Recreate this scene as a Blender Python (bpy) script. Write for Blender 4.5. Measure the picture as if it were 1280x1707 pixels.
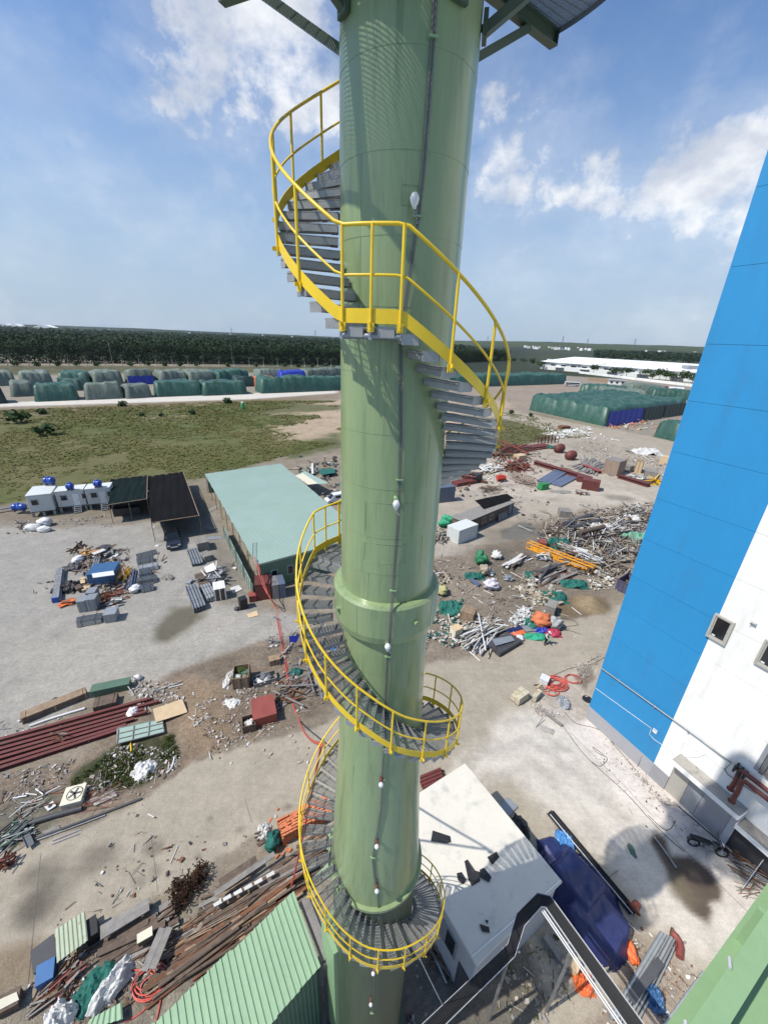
import bpy, math, random
import numpy as np
from mathutils import Vector, Matrix
for o in list(bpy.data.objects): bpy.data.objects.remove(o)
SC = bpy.context.scene
COL = SC.collection
R = math.radians
rnd = random.Random(7)

# ------------------------------------------------------------------ camera
F_PX, PITCH, ROLL, H = 675.2, R(23.24), R(2.11), 28.0      # focal length in photo pixels, tilt down, roll, eye height
cam = bpy.data.cameras.new('camera'); CAM = bpy.data.objects.new('camera', cam); COL.objects.link(CAM)
cam.sensor_fit = 'HORIZONTAL'; cam.sensor_width = 36.0; cam.lens = 36.0*F_PX/1280.0
cam.clip_start = 0.1; cam.clip_end = 20000
CAM.matrix_world = Matrix.Translation((0, 0, H)) @ Matrix.Rotation(R(90)-PITCH, 4, 'X') @ Matrix.Rotation(ROLL, 4, 'Z')
SC.camera = CAM

# ------------------------------------------------------------------ sun, sky, exposure
SUN_EL, SUN_B = R(54), R(21.5)          # shadows run along (cos B, sin B)
sun = bpy.data.lights.new('sun', 'SUN'); SUN = bpy.data.objects.new('sun', sun); COL.objects.link(SUN)
sun.energy = 4.8; sun.angle = R(0.55); sun.color = (1.0, .955, .88)
to_sun = Vector((-math.cos(SUN_B)*math.cos(SUN_EL), -math.sin(SUN_B)*math.cos(SUN_EL), math.sin(SUN_EL)))
SUN.rotation_euler = to_sun.to_track_quat('Z', 'Y').to_euler()
SUN.location = (0, 0, 80)
SC.view_settings.view_transform = 'Standard'; SC.view_settings.look = 'None'
SC.view_settings.exposure = 0.12; SC.view_settings.gamma = 1.0; SC.view_settings.use_curve_mapping = False
SC.render.engine = 'CYCLES'
SC.cycles.use_denoising = True
try: SC.cycles.denoiser = 'OPENIMAGEDENOISE'
except Exception: pass
SC.cycles.max_bounces = 6; SC.cycles.diffuse_bounces = 3; SC.cycles.glossy_bounces = 3; SC.cycles.transparent_max_bounces = 8
SC.cycles.volume_bounces = 0; SC.cycles.volume_step_rate = 4.0

def ray(px, py):                        # photo pixel -> world direction (used to survey where things stand)
    u, v = px-640, py-853.5
    a = u*math.cos(ROLL)+v*math.sin(ROLL); b = -u*math.sin(ROLL)+v*math.cos(ROLL)
    return (a, F_PX*math.cos(PITCH)-b*math.sin(PITCH), -(b*math.cos(PITCH)+F_PX*math.sin(PITCH)))
def G(px, py, z=0.0):                   # point of the level plane at height z seen at a photo pixel
    d = ray(px, py); t = (z-H)/d[2]; return Vector((d[0]*t, d[1]*t, z))

W = bpy.data.worlds.new('World'); SC.world = W; W.use_nodes = True
nt = W.node_tree; nt.nodes.clear()
def N(nt, t, **k):
    n = nt.nodes.new(t)
    for a, b in k.items(): setattr(n, a, b)
    return n
def mathn(nt, op, a, b=None, clamp=False):
    n = N(nt, 'ShaderNodeMath', operation=op, use_clamp=clamp)
    for i, v in ((0, a), (1, b)):
        if v is None: continue
        if isinstance(v, (int, float)): n.inputs[i].default_value = v
        else: nt.links.new(v, n.inputs[i])
    return n.outputs[0]
def maprange(nt, v, a, b, c=0.0, d=1.0, smooth=True):
    n = N(nt, 'ShaderNodeMapRange'); n.interpolation_type = 'SMOOTHSTEP' if smooth else 'LINEAR'
    nt.links.new(v, n.inputs['Value'])
    for k, x in (('From Min', a), ('From Max', b), ('To Min', c), ('To Max', d)): n.inputs[k].default_value = x
    return n.outputs['Result']
def mixc(nt, f, a, b, mode='MIX'):
    n = N(nt, 'ShaderNodeMix', data_type='RGBA', blend_type=mode)
    for i, v in ((0, f), (6, a), (7, b)):
        if isinstance(v, (int, float)): n.inputs[i].default_value = v
        elif isinstance(v, (tuple, list)): n.inputs[i].default_value = (*v[:3], 1)
        else: nt.links.new(v, n.inputs[i])
    return n.outputs[2]
out = N(nt, 'ShaderNodeOutputWorld'); bg = N(nt, 'ShaderNodeBackground'); bg.inputs['Strength'].default_value = 0.092
nt.links.new(bg.outputs[0], out.inputs[0])
sky = N(nt, 'ShaderNodeTexSky'); sky.sky_type = 'NISHITA'; sky.sun_disc = False
sky.sun_elevation = SUN_EL; sky.sun_rotation = math.atan2(to_sun.x, to_sun.y)
sky.altitude = 30; sky.air_density = 1.0; sky.dust_density = 0.7; sky.ozone_density = 1.8
tc = N(nt, 'ShaderNodeTexCoord'); dirv = tc.outputs['Generated']
def wnoise(scale, detail, rough, offs=(0, 0, 0), stretch=(1, 1, 1.6)):
    m = N(nt, 'ShaderNodeMapping'); m.inputs['Location'].default_value = offs; m.inputs['Scale'].default_value = stretch
    nt.links.new(dirv, m.inputs['Vector'])
    n = N(nt, 'ShaderNodeTexNoise'); n.inputs['Scale'].default_value = scale; n.inputs['Detail'].default_value = detail; n.inputs['Roughness'].default_value = rough
    nt.links.new(m.outputs[0], n.inputs['Vector']); return n.outputs['Fac']
big = wnoise(2.6, 9, .60, (3.1, 1.7, .4), (1, 1, 2.2))
edge = wnoise(11.0, 12, .60, (.3, .9, 2.2), (1, 1, 1.3))
def blob(px, py, rx, k):                # a cumulus bank that stood in that direction of the sky
    d = Vector(ray(px, py)).normalized()
    n = N(nt, 'ShaderNodeVectorMath', operation='DISTANCE'); nt.links.new(warped, n.inputs[0]); n.inputs[1].default_value = d
    return maprange(nt, n.outputs['Value'], rx, 0.0, 0.0, k)
wv = N(nt, 'ShaderNodeTexNoise'); wv.inputs['Scale'].default_value = 7.0; wv.inputs['Detail'].default_value = 8; wv.inputs['Roughness'].default_value = .6; nt.links.new(dirv, wv.inputs['Vector'])
wm = N(nt, 'ShaderNodeVectorMath', operation='MULTIPLY_ADD'); nt.links.new(wv.outputs['Color'], wm.inputs[0]); wm.inputs[1].default_value = (.34, .34, .22); wm.inputs[2].default_value = (-.17, -.17, -.11)
wd = N(nt, 'ShaderNodeVectorMath', operation='ADD'); nt.links.new(dirv, wd.inputs[0]); nt.links.new(wm.outputs[0], wd.inputs[1]); warped = wd.outputs[0]
acc = None
for b in [(350, 100, .18, .60), (460, 150, .19, .62), (420, 40, .30, .50), (300, 10, .24, .28), (700, -80, .45, .28),
          (825, 135, .10, .42), (865, 300, .14, .42), (930, 315, .10, .36), (930, 262, .11, .26), (1010, 305, .13, .46), (1110, 305, .18, .47),
          (1200, 300, .18, .46), (1290, 310, .22, .40), (1100, 400, .34, .24), (900, 400, .25, .18), (250, 410, .26, .20), (60, 420, .18, .20), (930, 145, .10, .18), (40, 245, .12, .2),
          (230, 352, .07, .26), (370, 320, .07, .24), (155, 235, .06, .22), (-80, 60, .3, .2)]:
    v = blob(*b); acc = v if acc is None else mathn(nt, 'MAXIMUM', acc, v)
dens = mathn(nt, 'ADD', mathn(nt, 'MULTIPLY', big, .55), mathn(nt, 'MULTIPLY', edge, .62))
dens = mathn(nt, 'ADD', dens, acc)
cl = maprange(nt, dens, .80, 1.07)
veil = mathn(nt, 'MULTIPLY', maprange(nt, dens, .55, .95), .22)
cl = mathn(nt, 'MAXIMUM', mathn(nt, 'MULTIPLY', cl, .92), veil)
shade = maprange(nt, wnoise(7.0, 6, .55, (.75, .2, .9), (1, 1, 1.6)), .35, .66)
ccol = mixc(nt, shade, (6.2, 6.7, 7.7), (10.6, 10.7, 10.8))
sep = N(nt, 'ShaderNodeSeparateXYZ'); nt.links.new(dirv, sep.inputs[0])
lowf = maprange(nt, sep.outputs[2], .0, .50, 1.0, 0.0)
skyc = mixc(nt, 1.0, sky.outputs[0], (1.20, 1.42, 1.66), 'MULTIPLY')
milk = mixc(nt, mathn(nt, 'MULTIPLY', lowf, .90), skyc, (4.4, 5.55, 7.05))   # moisture in the lower air, all round
final = mixc(nt, cl, milk, ccol)
nt.links.new(final, bg.inputs['Color'])

# ------------------------------------------------------------------ helpers
def tag(o, label=None, cat=None, group=None, kind=None):
    if label: o['label'] = label
    if cat: o['category'] = cat
    if group: o['group'] = group
    if kind: o['kind'] = kind
    return o
def empty(name, loc=(0, 0, 0), rz=0.0, label=None, cat=None, group=None):
    o = bpy.data.objects.new(name, None); o.empty_display_size = .2; COL.objects.link(o)
    o.location = loc; o.rotation_euler = (0, 0, rz); return tag(o, label, cat, group)
class MB:
    def __init__(s): s.v = []; s.f = []; s.m = []; s.sm = []
    def add(s, vs, fs, m=0, smooth=False):
        b = len(s.v); s.v.extend([tuple(v) for v in vs])
        for f in fs: s.f.append([b+i for i in f]); s.m.append(m); s.sm.append(smooth)
        return s
    def box(s, c, d, rz=0.0, m=0, M=None):
        x, y, z = d[0]/2, d[1]/2, d[2]/2
        vs = [Vector((i*x, j*y, k*z)) for k in (-1, 1) for j in (-1, 1) for i in (-1, 1)]
        Q = Matrix.Rotation(rz, 4, 'Z') if M is None else M
        vs = [Q @ v + Vector(c) for v in vs]
        return s.add(vs, [(0, 2, 3, 1), (4, 5, 7, 6), (0, 1, 5, 4), (2, 6, 7, 3), (0, 4, 6, 2), (1, 3, 7, 5)], m)
    def bar(s, p, q, w, h, m=0, up=(0, 0, 1)):
        p, q = Vector(p), Vector(q); d = (q-p); L = d.length; d.normalize(); u = Vector(up)
        x = d.cross(u)
        if x.length < 1e-4: x = d.cross(Vector((1, 0, 0)))
        x.normalize(); u = x.cross(d)
        vs = [P + x*(i*w/2) + u*(k*h/2) for P in (p, q) for k in (-1, 1) for i in (-1, 1)]
        return s.add(vs, [(0, 1, 3, 2), (4, 6, 7, 5), (0, 4, 5, 1), (2, 3, 7, 6), (0, 2, 6, 4), (1, 5, 7, 3)], m)
    def tube(s, pts, r, n=8, m=0, caps=True, closed=False):
        pts = [Vector(p) for p in pts]; K = len(pts); rings = []
        rs = r if isinstance(r, (list, tuple)) else [r]*K
        prev = None
        for i in range(K):
            a = pts[i-1] if (i > 0 or closed) else pts[i]; c = pts[(i+1) % K] if (i < K-1 or closed) else pts[i]
            d = (c-a).normalized()
            if prev is None:
                x = d.cross(Vector((0, 0, 1)))
                if x.length < 1e-3: x = Vector((1, 0, 0))
            else:
                x = prev - d*prev.dot(d)
            x.normalize(); prev = x; y = d.cross(x)
            rings.append([pts[i] + (x*math.cos(t)+y*math.sin(t))*rs[i] for t in [2*math.pi*j/n for j in range(n)]])
        vs = [v for g in rings for v in g]; fs = []
        for i in range(K if closed else K-1):
            i2 = (i+1) % K
            for j in range(n): fs.append((i*n+j, i*n+(j+1) % n, i2*n+(j+1) % n, i2*n+j))
        s.add(vs, fs, m, True)
        if caps and not closed:
            s.add(rings[0], [tuple(range(n))[::-1]], m); s.add(rings[-1], [tuple(range(n))], m)
        return s
    def lathe(s, prof, n=48, m=0, c=(0, 0, 0), a0=0.0, a1=2*math.pi, smooth=True):
        full = abs(a1-a0-2*math.pi) < 1e-6; k = n if full else n+1
        vs = []; fs = []
        for (r, z) in prof:
            for j in range(k):
                t = a0+(a1-a0)*j/n; vs.append((c[0]+r*math.cos(t), c[1]+r*math.sin(t), c[2]+z))
        for i in range(len(prof)-1):
            for j in range(n):
                j2 = (j+1) % k; fs.append((i*k+j, i*k+j2, (i+1)*k+j2, (i+1)*k+j))
        return s.add(vs, fs, m, smooth)
    def grid(s, P, m=0, smooth=True):       # P[i][j] points
        a, b = len(P), len(P[0]); vs = [p for r in P for p in r]
        return s.add(vs, [(i*b+j, i*b+j+1, (i+1)*b+j+1, (i+1)*b+j) for i in range(a-1) for j in range(b-1)], m, smooth)
    def prism(s, poly, z0, z1, m=0):        # poly ccw (x,y)
        n = len(poly); vs = [(x, y, z0) for x, y in poly]+[(x, y, z1) for x, y in poly]
        fs = [tuple(range(n))[::-1], tuple(range(n, 2*n))]+[(i, (i+1) % n, n+(i+1) % n, n+i) for i in range(n)]
        return s.add(vs, fs, m)
    def mesh(s, name, mats):
        me = bpy.data.meshes.new(name); me.from_pydata(s.v, [], s.f)
        for mt in (mats if isinstance(mats, (list, tuple)) else [mats]): me.materials.append(mt)
        me.polygons.foreach_set('material_index', s.m); me.polygons.foreach_set('use_smooth', s.sm)
        me.update(); return me
    def build(s, name, mats, parent=None, loc=None, rz=0.0):
        return link(name, s.mesh(name, mats), parent, loc, rz)
def link(name, me, parent=None, loc=None, rz=0.0, M=None):
    o = bpy.data.objects.new(name, me); COL.objects.link(o)
    if parent: o.parent = parent
    if M is not None: o.matrix_local = M
    else:
        if loc is not None: o.location = loc
        o.rotation_euler = (0, 0, rz)
    return o
def copy_tree(o, parent=None, loc=None, rz=None):
    c = o.copy(); COL.objects.link(c)
    if parent: c.parent = parent
    if loc is not None: c.location = loc
    if rz is not None: c.rotation_euler = (0, 0, rz)
    for ch in list(o.children): copy_tree(ch, c)
    return c

# ------------------------------------------------------------------ materials
MATS = {}
def mat(name, c=None, rough=.65, metal=0.0, var=.2, sc=1.6, bump=.12, bsc=28.0, dirt=None, dirt_at=(.52, .7), dsc=2.2, stretch=None, coat=0.0, rnd_v=.10, trans=0.0, spec=.5):
    if name in MATS: return MATS[name]
    m = bpy.data.materials.new(name); m.use_nodes = True; t = m.node_tree; p = t.nodes['Principled BSDF']
    p.inputs['Roughness'].default_value = rough; p.inputs['Metallic'].default_value = metal
    p.inputs['Specular IOR Level'].default_value = spec
    if coat: p.inputs['Coat Weight'].default_value = coat; p.inputs['Coat Roughness'].default_value = .12
    g = N(t, 'ShaderNodeNewGeometry'); vec = g.outputs['Position']
    if stretch:
        mp = N(t, 'ShaderNodeMapping'); mp.inputs['Scale'].default_value = stretch; t.links.new(vec, mp.inputs[0]); vec = mp.outputs[0]
    def nz(s, d=5, r=.6):
        n = N(t, 'ShaderNodeTexNoise'); n.inputs['Scale'].default_value = s; n.inputs['Detail'].default_value = d; n.inputs['Roughness'].default_value = r
        t.links.new(vec, n.inputs['Vector']); return n.outputs['Fac']
    a = maprange(t, nz(sc), .25, .75, 1-var, 1+var, False)
    b = maprange(t, nz(sc*9, 3), .25, .75, 1-var*.6, 1+var*.6, False)
    oi = N(t, 'ShaderNodeObjectInfo'); rv = maprange(t, oi.outputs['Random'], 0, 1, 1-rnd_v, 1+rnd_v, False)
    k = mathn(t, 'MULTIPLY', mathn(t, 'MULTIPLY', a, b), rv)
    col = mixc(t, 1.0, tuple(c), (1, 1, 1), 'MULTIPLY')
    mx = N(t, 'ShaderNodeVectorMath', operation='SCALE'); t.links.new(col, mx.inputs[0]); t.links.new(k, mx.inputs['Scale']); col = mx.outputs[0]
    if dirt:
        f = maprange(t, nz(dsc, 7, .65), dirt_at[0], dirt_at[1]); col = mixc(t, f, col, dirt)
    t.links.new(col, p.inputs['Base Color'])
    if bump:
        bn = N(t, 'ShaderNodeBump'); bn.inputs['Strength'].default_value = bump; bn.inputs['Distance'].default_value = .02
        t.links.new(nz(bsc, 4), bn.inputs['Height']); t.links.new(bn.outputs[0], p.inputs['Normal'])
    MATS[name] = m; return m
m_green = mat('stack_green_paint', (.218, .285, .137), rough=.32, var=.09, sc=.8, bump=.10, bsc=2.2, stretch=(5, 5, .45), coat=.35, dirt=(.145, .20, .095), dirt_at=(.50, .74), dsc=1.1, rnd_v=.02)
m_green2 = mat('steel_green_paint', (.22, .345, .18), rough=.42, var=.06, bump=.03, rnd_v=.03)
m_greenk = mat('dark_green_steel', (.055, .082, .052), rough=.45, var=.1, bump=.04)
m_drum = mat('shade_toned_green_paint', (.055, .082, .048), rough=.45, var=.2, sc=.8, bump=.08, bsc=3, stretch=(4, 4, .5), dirt=(.05, .07, .045))  # stack green darkened to carry the shade on the base drum
m_yellow = mat('safety_yellow_paint', (.74, .50, .018), rough=.38, var=.08, sc=4, bump=.03, dirt=(.45, .30, .03), dirt_at=(.62, .8), rnd_v=.04)
m_tread = mat('dull_galvanised_tread', (.30, .30, .285), rough=.5, metal=.25, var=.15, sc=6, bump=.04)
m_galv = mat('galvanised_steel', (.33, .345, .35), rough=.45, metal=.45, var=.15, sc=6, bump=.04)
m_steel = mat('weathered_steel', (.25, .25, .25), rough=.5, metal=.4, var=.25, dirt=(.16, .10, .06))
m_dark = mat('dark_steel', (.035, .036, .04), rough=.5, metal=.2, var=.2)
m_conduit = mat('conduit_grey', (.13, .138, .14), rough=.4, metal=.3)
m_chrome = mat('bright_rail_steel', (.50, .50, .50), rough=.45, metal=.15, var=.08)
m_white = mat('white_paint', (.74, .74, .71), rough=.55, var=.05, dirt=(.5, .48, .43), dirt_at=(.6, .85))
m_plast = mat('white_plastic_wrap', (.63, .63, .62), rough=.35, var=.08, bump=.3, bsc=14)
m_sack = mat('woven_white_sack', (.58, .58, .565), rough=.8, var=.12, bump=.3, bsc=20, dirt=(.42, .40, .36))
m_blue = mat('blue_wall_paint', (.019, .222, .465), rough=.55, var=.05, sc=.5, bump=.05, bsc=1.3, stretch=(1, 1, .3), dirt=(.024, .20, .41), dirt_at=(.48, .75), dsc=.8, rnd_v=.015)
m_wallwhite = mat('white_wall_paint', (.75, .745, .71), rough=.62, var=.03, sc=.5, bump=.04, bsc=1.4, stretch=(1.2, 1.2, .22), dirt=(.63, .60, .55), dirt_at=(.52, .78), dsc=.9, rnd_v=.01)
m_plinth = mat('grey_plinth_paint', (.30, .30, .31), rough=.7, var=.06, bump=.05)
m_conc = mat('bare_concrete', (.33, .31, .275), rough=.88, var=.15, sc=1.2, bump=.2, dirt=(.20, .18, .15))
m_roofconc = mat('pale_cement_roof', (.53, .50, .43), rough=.85, var=.05, sc=.8, bump=.05, dirt=(.44, .42, .37), dirt_at=(.52, .72), dsc=1.1)
m_wallgrey = mat('grey_render', (.38, .39, .40), rough=.8, var=.06, bump=.04)
m_black = mat('black_rubber', (.012, .012, .013), rough=.6, var=.3)
m_net = mat('black_shade_net', (.006, .006, .007), spec=.12, rough=.95, var=.4, sc=.7, bump=.3, bsc=6, stretch=(1, .25, 1))
m_netg = mat('dark_green_shade_net', (.005, .013, .013), spec=.12, rough=.95, var=.4, sc=.7, bump=.3, bsc=6)
m_wood = mat('raw_timber', (.27, .19, .12), rough=.8, var=.28, sc=3, bump=.2, dirt=(.16, .11, .07))
m_woodd = mat('old_brown_timber', (.118, .084, .062), rough=.85, var=.35, sc=3, bump=.25, dirt=(.06, .045, .035))
m_woodg = mat('grey_timber', (.22, .205, .185), rough=.85, var=.28, sc=3, bump=.25)
m_ply = mat('plywood', (.52, .39, .235), rough=.75, var=.12, sc=2, bump=.05)
m_cream = mat('cream_board', (.62, .58, .45), rough=.7, var=.08)
m_red = mat('red_oxide_paint', (.128, .030, .025), rough=.6, var=.2, sc=2, bump=.06, dirt=(.10, .05, .035))
m_redl = mat('faded_red_metal', (.24, .055, .042), rough=.6, var=.2, bump=.06)
m_rust = mat('rusted_steel', (.155, .065, .030), rough=.85, var=.4, sc=4, bump=.3, dirt=(.07, .04, .025))
m_brick = mat('orange_hollow_brick', (.52, .17, .075), rough=.85, var=.22, sc=4, bump=.15)
m_orange = mat('orange_tarp', (.62, .13, .035), rough=.5, var=.15, bump=.3, bsc=5)
m_truss = mat('orange_yellow_paint', (.72, .31, .022), rough=.5, var=.1)
m_bluet = mat('blue_tarp', (.038, .11, .235), rough=.42, var=.2, sc=2, bump=.5, bsc=3)
m_violet = mat('violet_blue_tarp', (.013, .020, .088), rough=.45, var=.25, sc=1.2, bump=.55, bsc=2.4, rnd_v=.03)
m_lblue = mat('light_blue_tarp', (.06, .22, .50), rough=.45, var=.2, bump=.5, bsc=5)
m_tank = mat('blue_plastic_tank', (.014, .058, .30), rough=.3, var=.1)
m_bluep = mat('blue_sheet_board', (.04, .14, .33), rough=.5, var=.12)
m_teal = mat('teal_netting', (.008, .105, .082), rough=.75, var=.35, sc=5, bump=.6, bsc=16)
m_tarpg = mat('green_tarp', (.026, .078, .056), rough=.45, var=.25, sc=.5, bump=.35, bsc=1.6, dirt=(.070, .125, .098), dirt_at=(.5, .72), dsc=.35, rnd_v=.22)
m_tarpk = mat('faded_grey_green_tarp', (.125, .155, .125), rough=.6, var=.22, sc=.5, bump=.35, bsc=1.6, dirt=(.05, .085, .065), dirt_at=(.5, .75), dsc=.35, rnd_v=.2)
m_tarpd = mat('dark_green_tarp', (.016, .042, .034), rough=.5, var=.25, sc=.5, bump=.35, bsc=1.6, rnd_v=.2)
m_tarpb = mat('royal_blue_tarp', (.012, .035, .33), rough=.5, var=.2, sc=.6, bump=.35, bsc=2)
m_roofg = mat('pale_green_roof_sheet', (.285, .385, .325), rough=.42, var=.04, sc=.3, bump=.02, dirt=(.31, .405, .36), dirt_at=(.45, .7), dsc=.18, rnd_v=.01)
m_shedg = mat('mint_green_roof_sheet', (.265, .395, .245), rough=.5, var=.07, sc=.6, bump=.03, dirt=(.24, .28, .16), dirt_at=(.6, .85), dsc=1.0, stretch=(1, 1, 1), rnd_v=.03)
m_shedw = mat('green_wall_sheet', (.085, .15, .10), rough=.5, var=.12, sc=1, bump=.03)
m_oldsheet = mat('old_cream_green_sheet', (.40, .45, .32), rough=.6, var=.1, dirt=(.22, .15, .09), dirt_at=(.62, .75))
m_hose = mat('red_rubber_hose', (.50, .085, .062), rough=.5, var=.12)
m_contw = mat('white_corrugated_steel', (.54, .56, .53), rough=.5, var=.06, dirt=(.42, .37, .30), dirt_at=(.6, .8), dsc=1.0)
m_glass = mat('dark_window_glass', (.012, .016, .020), rough=.08, var=.1, bump=0)
m_alu = mat('beige_grey_frame', (.40, .38, .33), rough=.45, var=.06, metal=.1)
m_grey = mat('grey_sheet_metal', (.27, .29, .31), rough=.5, metal=.3, var=.12)
m_greyd = mat('charcoal_plastic', (.055, .055, .06), rough=.6, var=.2)
m_bluegrey = mat('blue_grey_metal', (.13, .16, .23), rough=.5, metal=.3, var=.15)
m_foam = mat('white_foam_scrap', (.54, .53, .50), rough=.85, var=.12, bump=.2)
m_carblk = mat('black_car_paint', (.010, .011, .013), rough=.18, var=.1, bump=0, coat=.6)
m_carwht = mat('white_car_paint', (.70, .71, .71), rough=.22, var=.03, bump=0, coat=.5)
m_green_bin = mat('green_plastic_bin', (.02, .22, .06), rough=.45)
m_purple = mat('faded_indigo_steel', (.075, .072, .125), rough=.6, var=.18, dirt=(.10, .07, .05))
m_bark = mat('tree_bark', (.20, .17, .14), rough=.9, var=.25)
m_palmtr = mat('pale_palm_trunk', (.36, .34, .30), rough=.9, var=.15)
m_earth = mat('brown_earth', (.19, .145, .10), rough=.95, var=.3, bump=.4)
m_sand = mat('wet_sand', (.24, .19, .12), rough=.9, var=.15, sc=3, bump=.4, bsc=12, dirt=(.15, .115, .075))
m_pinkscrap = mat('pinkish_grey_rubble', (.42, .36, .32), rough=.9, var=.3)
m_beige = mat('beige_scrap', (.33, .28, .205), rough=.85, var=.25)
def leafmat(name, c, c2, sc=.15, rough=.6):
    m = bpy.data.materials.new(name); m.use_nodes = True; t = m.node_tree; p = t.nodes['Principled BSDF']
    g = N(t, 'ShaderNodeNewGeometry')
    n = N(t, 'ShaderNodeTexNoise'); n.inputs['Scale'].default_value = sc; n.inputs['Detail'].default_value = 6; n.inputs['Roughness'].default_value = .7
    t.links.new(g.outputs['Position'], n.inputs['Vector'])
    oi = N(t, 'ShaderNodeObjectInfo')
    f = mathn(t, 'ADD', maprange(t, n.outputs['Fac'], .3, .7), mathn(t, 'MULTIPLY', mathn(t, 'SUBTRACT', oi.outputs['Random'], .5), .5), True)
    t.links.new(mixc(t, f, c, c2), p.inputs['Base Color']); p.inputs['Roughness'].default_value = rough
    p.inputs['Specular IOR Level'].default_value = .08
    MATS[name] = m; return m
m_forest = leafmat('plantation_leaves', (.012, .026, .010), (.024, .046, .016), .02)
m_tree = leafmat('tree_leaves', (.022, .045, .014), (.050, .085, .024), .3)
m_palm = leafmat('palm_leaves', (.020, .045, .018), (.045, .080, .028), .4)
m_grass = leafmat('meadow_grass', (.092, .115, .032), (.165, .150, .062), .06, .8)
m_weed = leafmat('rank_weeds', (.035, .055, .015), (.085, .095, .030), .8, .8)
m_dead = leafmat('dead_brown_twigs', (.035, .020, .014), (.075, .040, .024), 1.0, .9)
UNIT = {}
def unit(kind, m):                      # shared one-metre pieces, scaled per copy
    k = (kind, m.name)
    if k in UNIT: return UNIT[k]
    b = MB()
    if kind == 'box': b.box((0, 0, 0), (1, 1, 1))
    elif kind == 'tube':
        n = 10; b.tube([(-.5, 0, 0), (.5, 0, 0)], .5, n)
        b.tube([(.501, 0, 0), (.502, 0, 0)], .36, n, 1)
    elif kind == 'ibeam':
        b.box((0, 0, .46), (1, 1, .08)); b.box((0, 0, -.46), (1, 1, .08)); b.box((0, 0, 0), (.999, .1, .84))
    elif kind == 'channel':
        b.box((0, 0, -.45), (1, .98, .1)); b.box((0, .46, .05), (.999, .08, .9)); b.box((0, -.46, .05), (.999, .08, .9))
    elif kind == 'angle':
        b.box((0, 0, -.45), (1, 1, .1)); b.box((0, .45, .05), (.999, .1, .9))
    elif kind == 'lump':
        r_ = random.Random(3); vs = []; 
        for i in range(5):
            for j in range(7):
                t = math.pi*i/4; a = 2*math.pi*j/7; q = r_.uniform(.4, .55)
                vs.append((q*math.sin(t)*math.cos(a), q*math.sin(t)*math.sin(a), q*math.cos(t)*.9))
        b.add(vs, [(i*7+j, (i+1)*7+j, (i+1)*7+(j+1) % 7, i*7+(j+1) % 7) for i in range(4) for j in range(7)])
    UNIT[k] = b.mesh(kind+'_piece', [m, m_black] if kind == 'tube' else [m]); return UNIT[k]
def piece(name, kind, m, parent, p, q, w, h, roll=0.0):      # a straight piece between two local points
    p, q = Vector(p), Vector(q); d = q-p; L = d.length
    rot = d.to_track_quat('X', 'Z').to_matrix().to_4x4()
    M = Matrix.Translation((p+q)/2) @ rot @ Matrix.Rotation(roll, 4, 'X') @ Matrix.Diagonal((L, w, h, 1))
    return link(name, unit(kind, m), parent, M=M)
# value noise for terrain and folds
_perm = np.random.RandomState(11).rand(256, 256)
def vnoise(x, y):
    x = np.asarray(x, float); y = np.asarray(y, float)
    xi = np.floor(x).astype(int); yi = np.floor(y).astype(int); fx = x-xi; fy = y-yi
    fx = fx*fx*(3-2*fx); fy = fy*fy*(3-2*fy)
    g = lambda a, b: _perm[a % 256, b % 256]
    return (g(xi, yi)*(1-fx)+g(xi+1, yi)*fx)*(1-fy)+(g(xi, yi+1)*(1-fx)+g(xi+1, yi+1)*fx)*fy
def fbm(x, y, oct=4):
    s = 0; a = .5; t = 0
    for i in range(oct): s = s+a*vnoise(x*2**i+17.3*i, y*2**i+5.1*i); t += a; a *= .5
    return s/t
# ------------------------------------------------------------------ the ground: one continuous relief, cut into the surfaces it shows
def gp(pts): return np.array([[*G(x, y)[:2]] for x, y in pts])
def sdist(P, poly):
    x, y = P[:, 0], P[:, 1]; d = np.full(len(P), 1e9); ins = np.zeros(len(P), bool); n = len(poly)
    for i in range(n):
        ax, ay = poly[i]; bx, by = poly[(i+1) % n]; ex, ey = bx-ax, by-ay
        t = np.clip(((x-ax)*ex+(y-ay)*ey)/(ex*ex+ey*ey+1e-9), 0, 1)
        d = np.minimum(d, np.hypot(x-ax-t*ex, y-ay-t*ey))
        c = (ay > y) != (by > y); ins ^= c & (x < ex*(y-ay)/(ey if abs(ey) > 1e-9 else 1e-9)+ax)
    return np.where(ins, d, -d)
def ldist(P, pl):
    d = np.full(len(P), 1e9)
    for (ax, ay), (bx, by) in zip(pl[:-1], pl[1:]):
        ex, ey = bx-ax, by-ay; t = np.clip(((P[:, 0]-ax)*ex+(P[:, 1]-ay)*ey)/(ex*ex+ey*ey+1e-9), 0, 1)
        d = np.minimum(d, np.hypot(P[:, 0]-ax-t*ex, P[:, 1]-ay-t*ey))
    return d
ys = [1.5]
while ys[-1] < 12000:
    y = ys[-1]; ys.append(y+(max(.16, .0085*y) if y < 130 else (.012*y if y < 500 else .05*y)))
ys = np.array(ys); us = np.concatenate([np.linspace(-3.2, -1.55, 40)[:-1], np.linspace(-1.55, 1.5, 470), np.linspace(1.5, 3.2, 40)[1:]])
YY, UU = np.meshgrid(ys, us, indexing='ij'); XX = UU*(YY+9)
P = np.stack([XX.ravel(), YY.ravel()], 1); nV = len(P)
far = np.clip((P[:, 1]-20)/120, 0, 1)
w1 = fbm(P[:, 0]*.35, P[:, 1]*.35, 5)-.5; w2 = fbm(P[:, 0]*1.7+9, P[:, 1]*1.7, 4)-.5; w3 = fbm(P[:, 0]*.05+3, P[:, 1]*.05+8, 5)-.5
wB = fbm(P[:, 0]*.012+3, P[:, 1]*.012+8, 5)-.5
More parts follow.
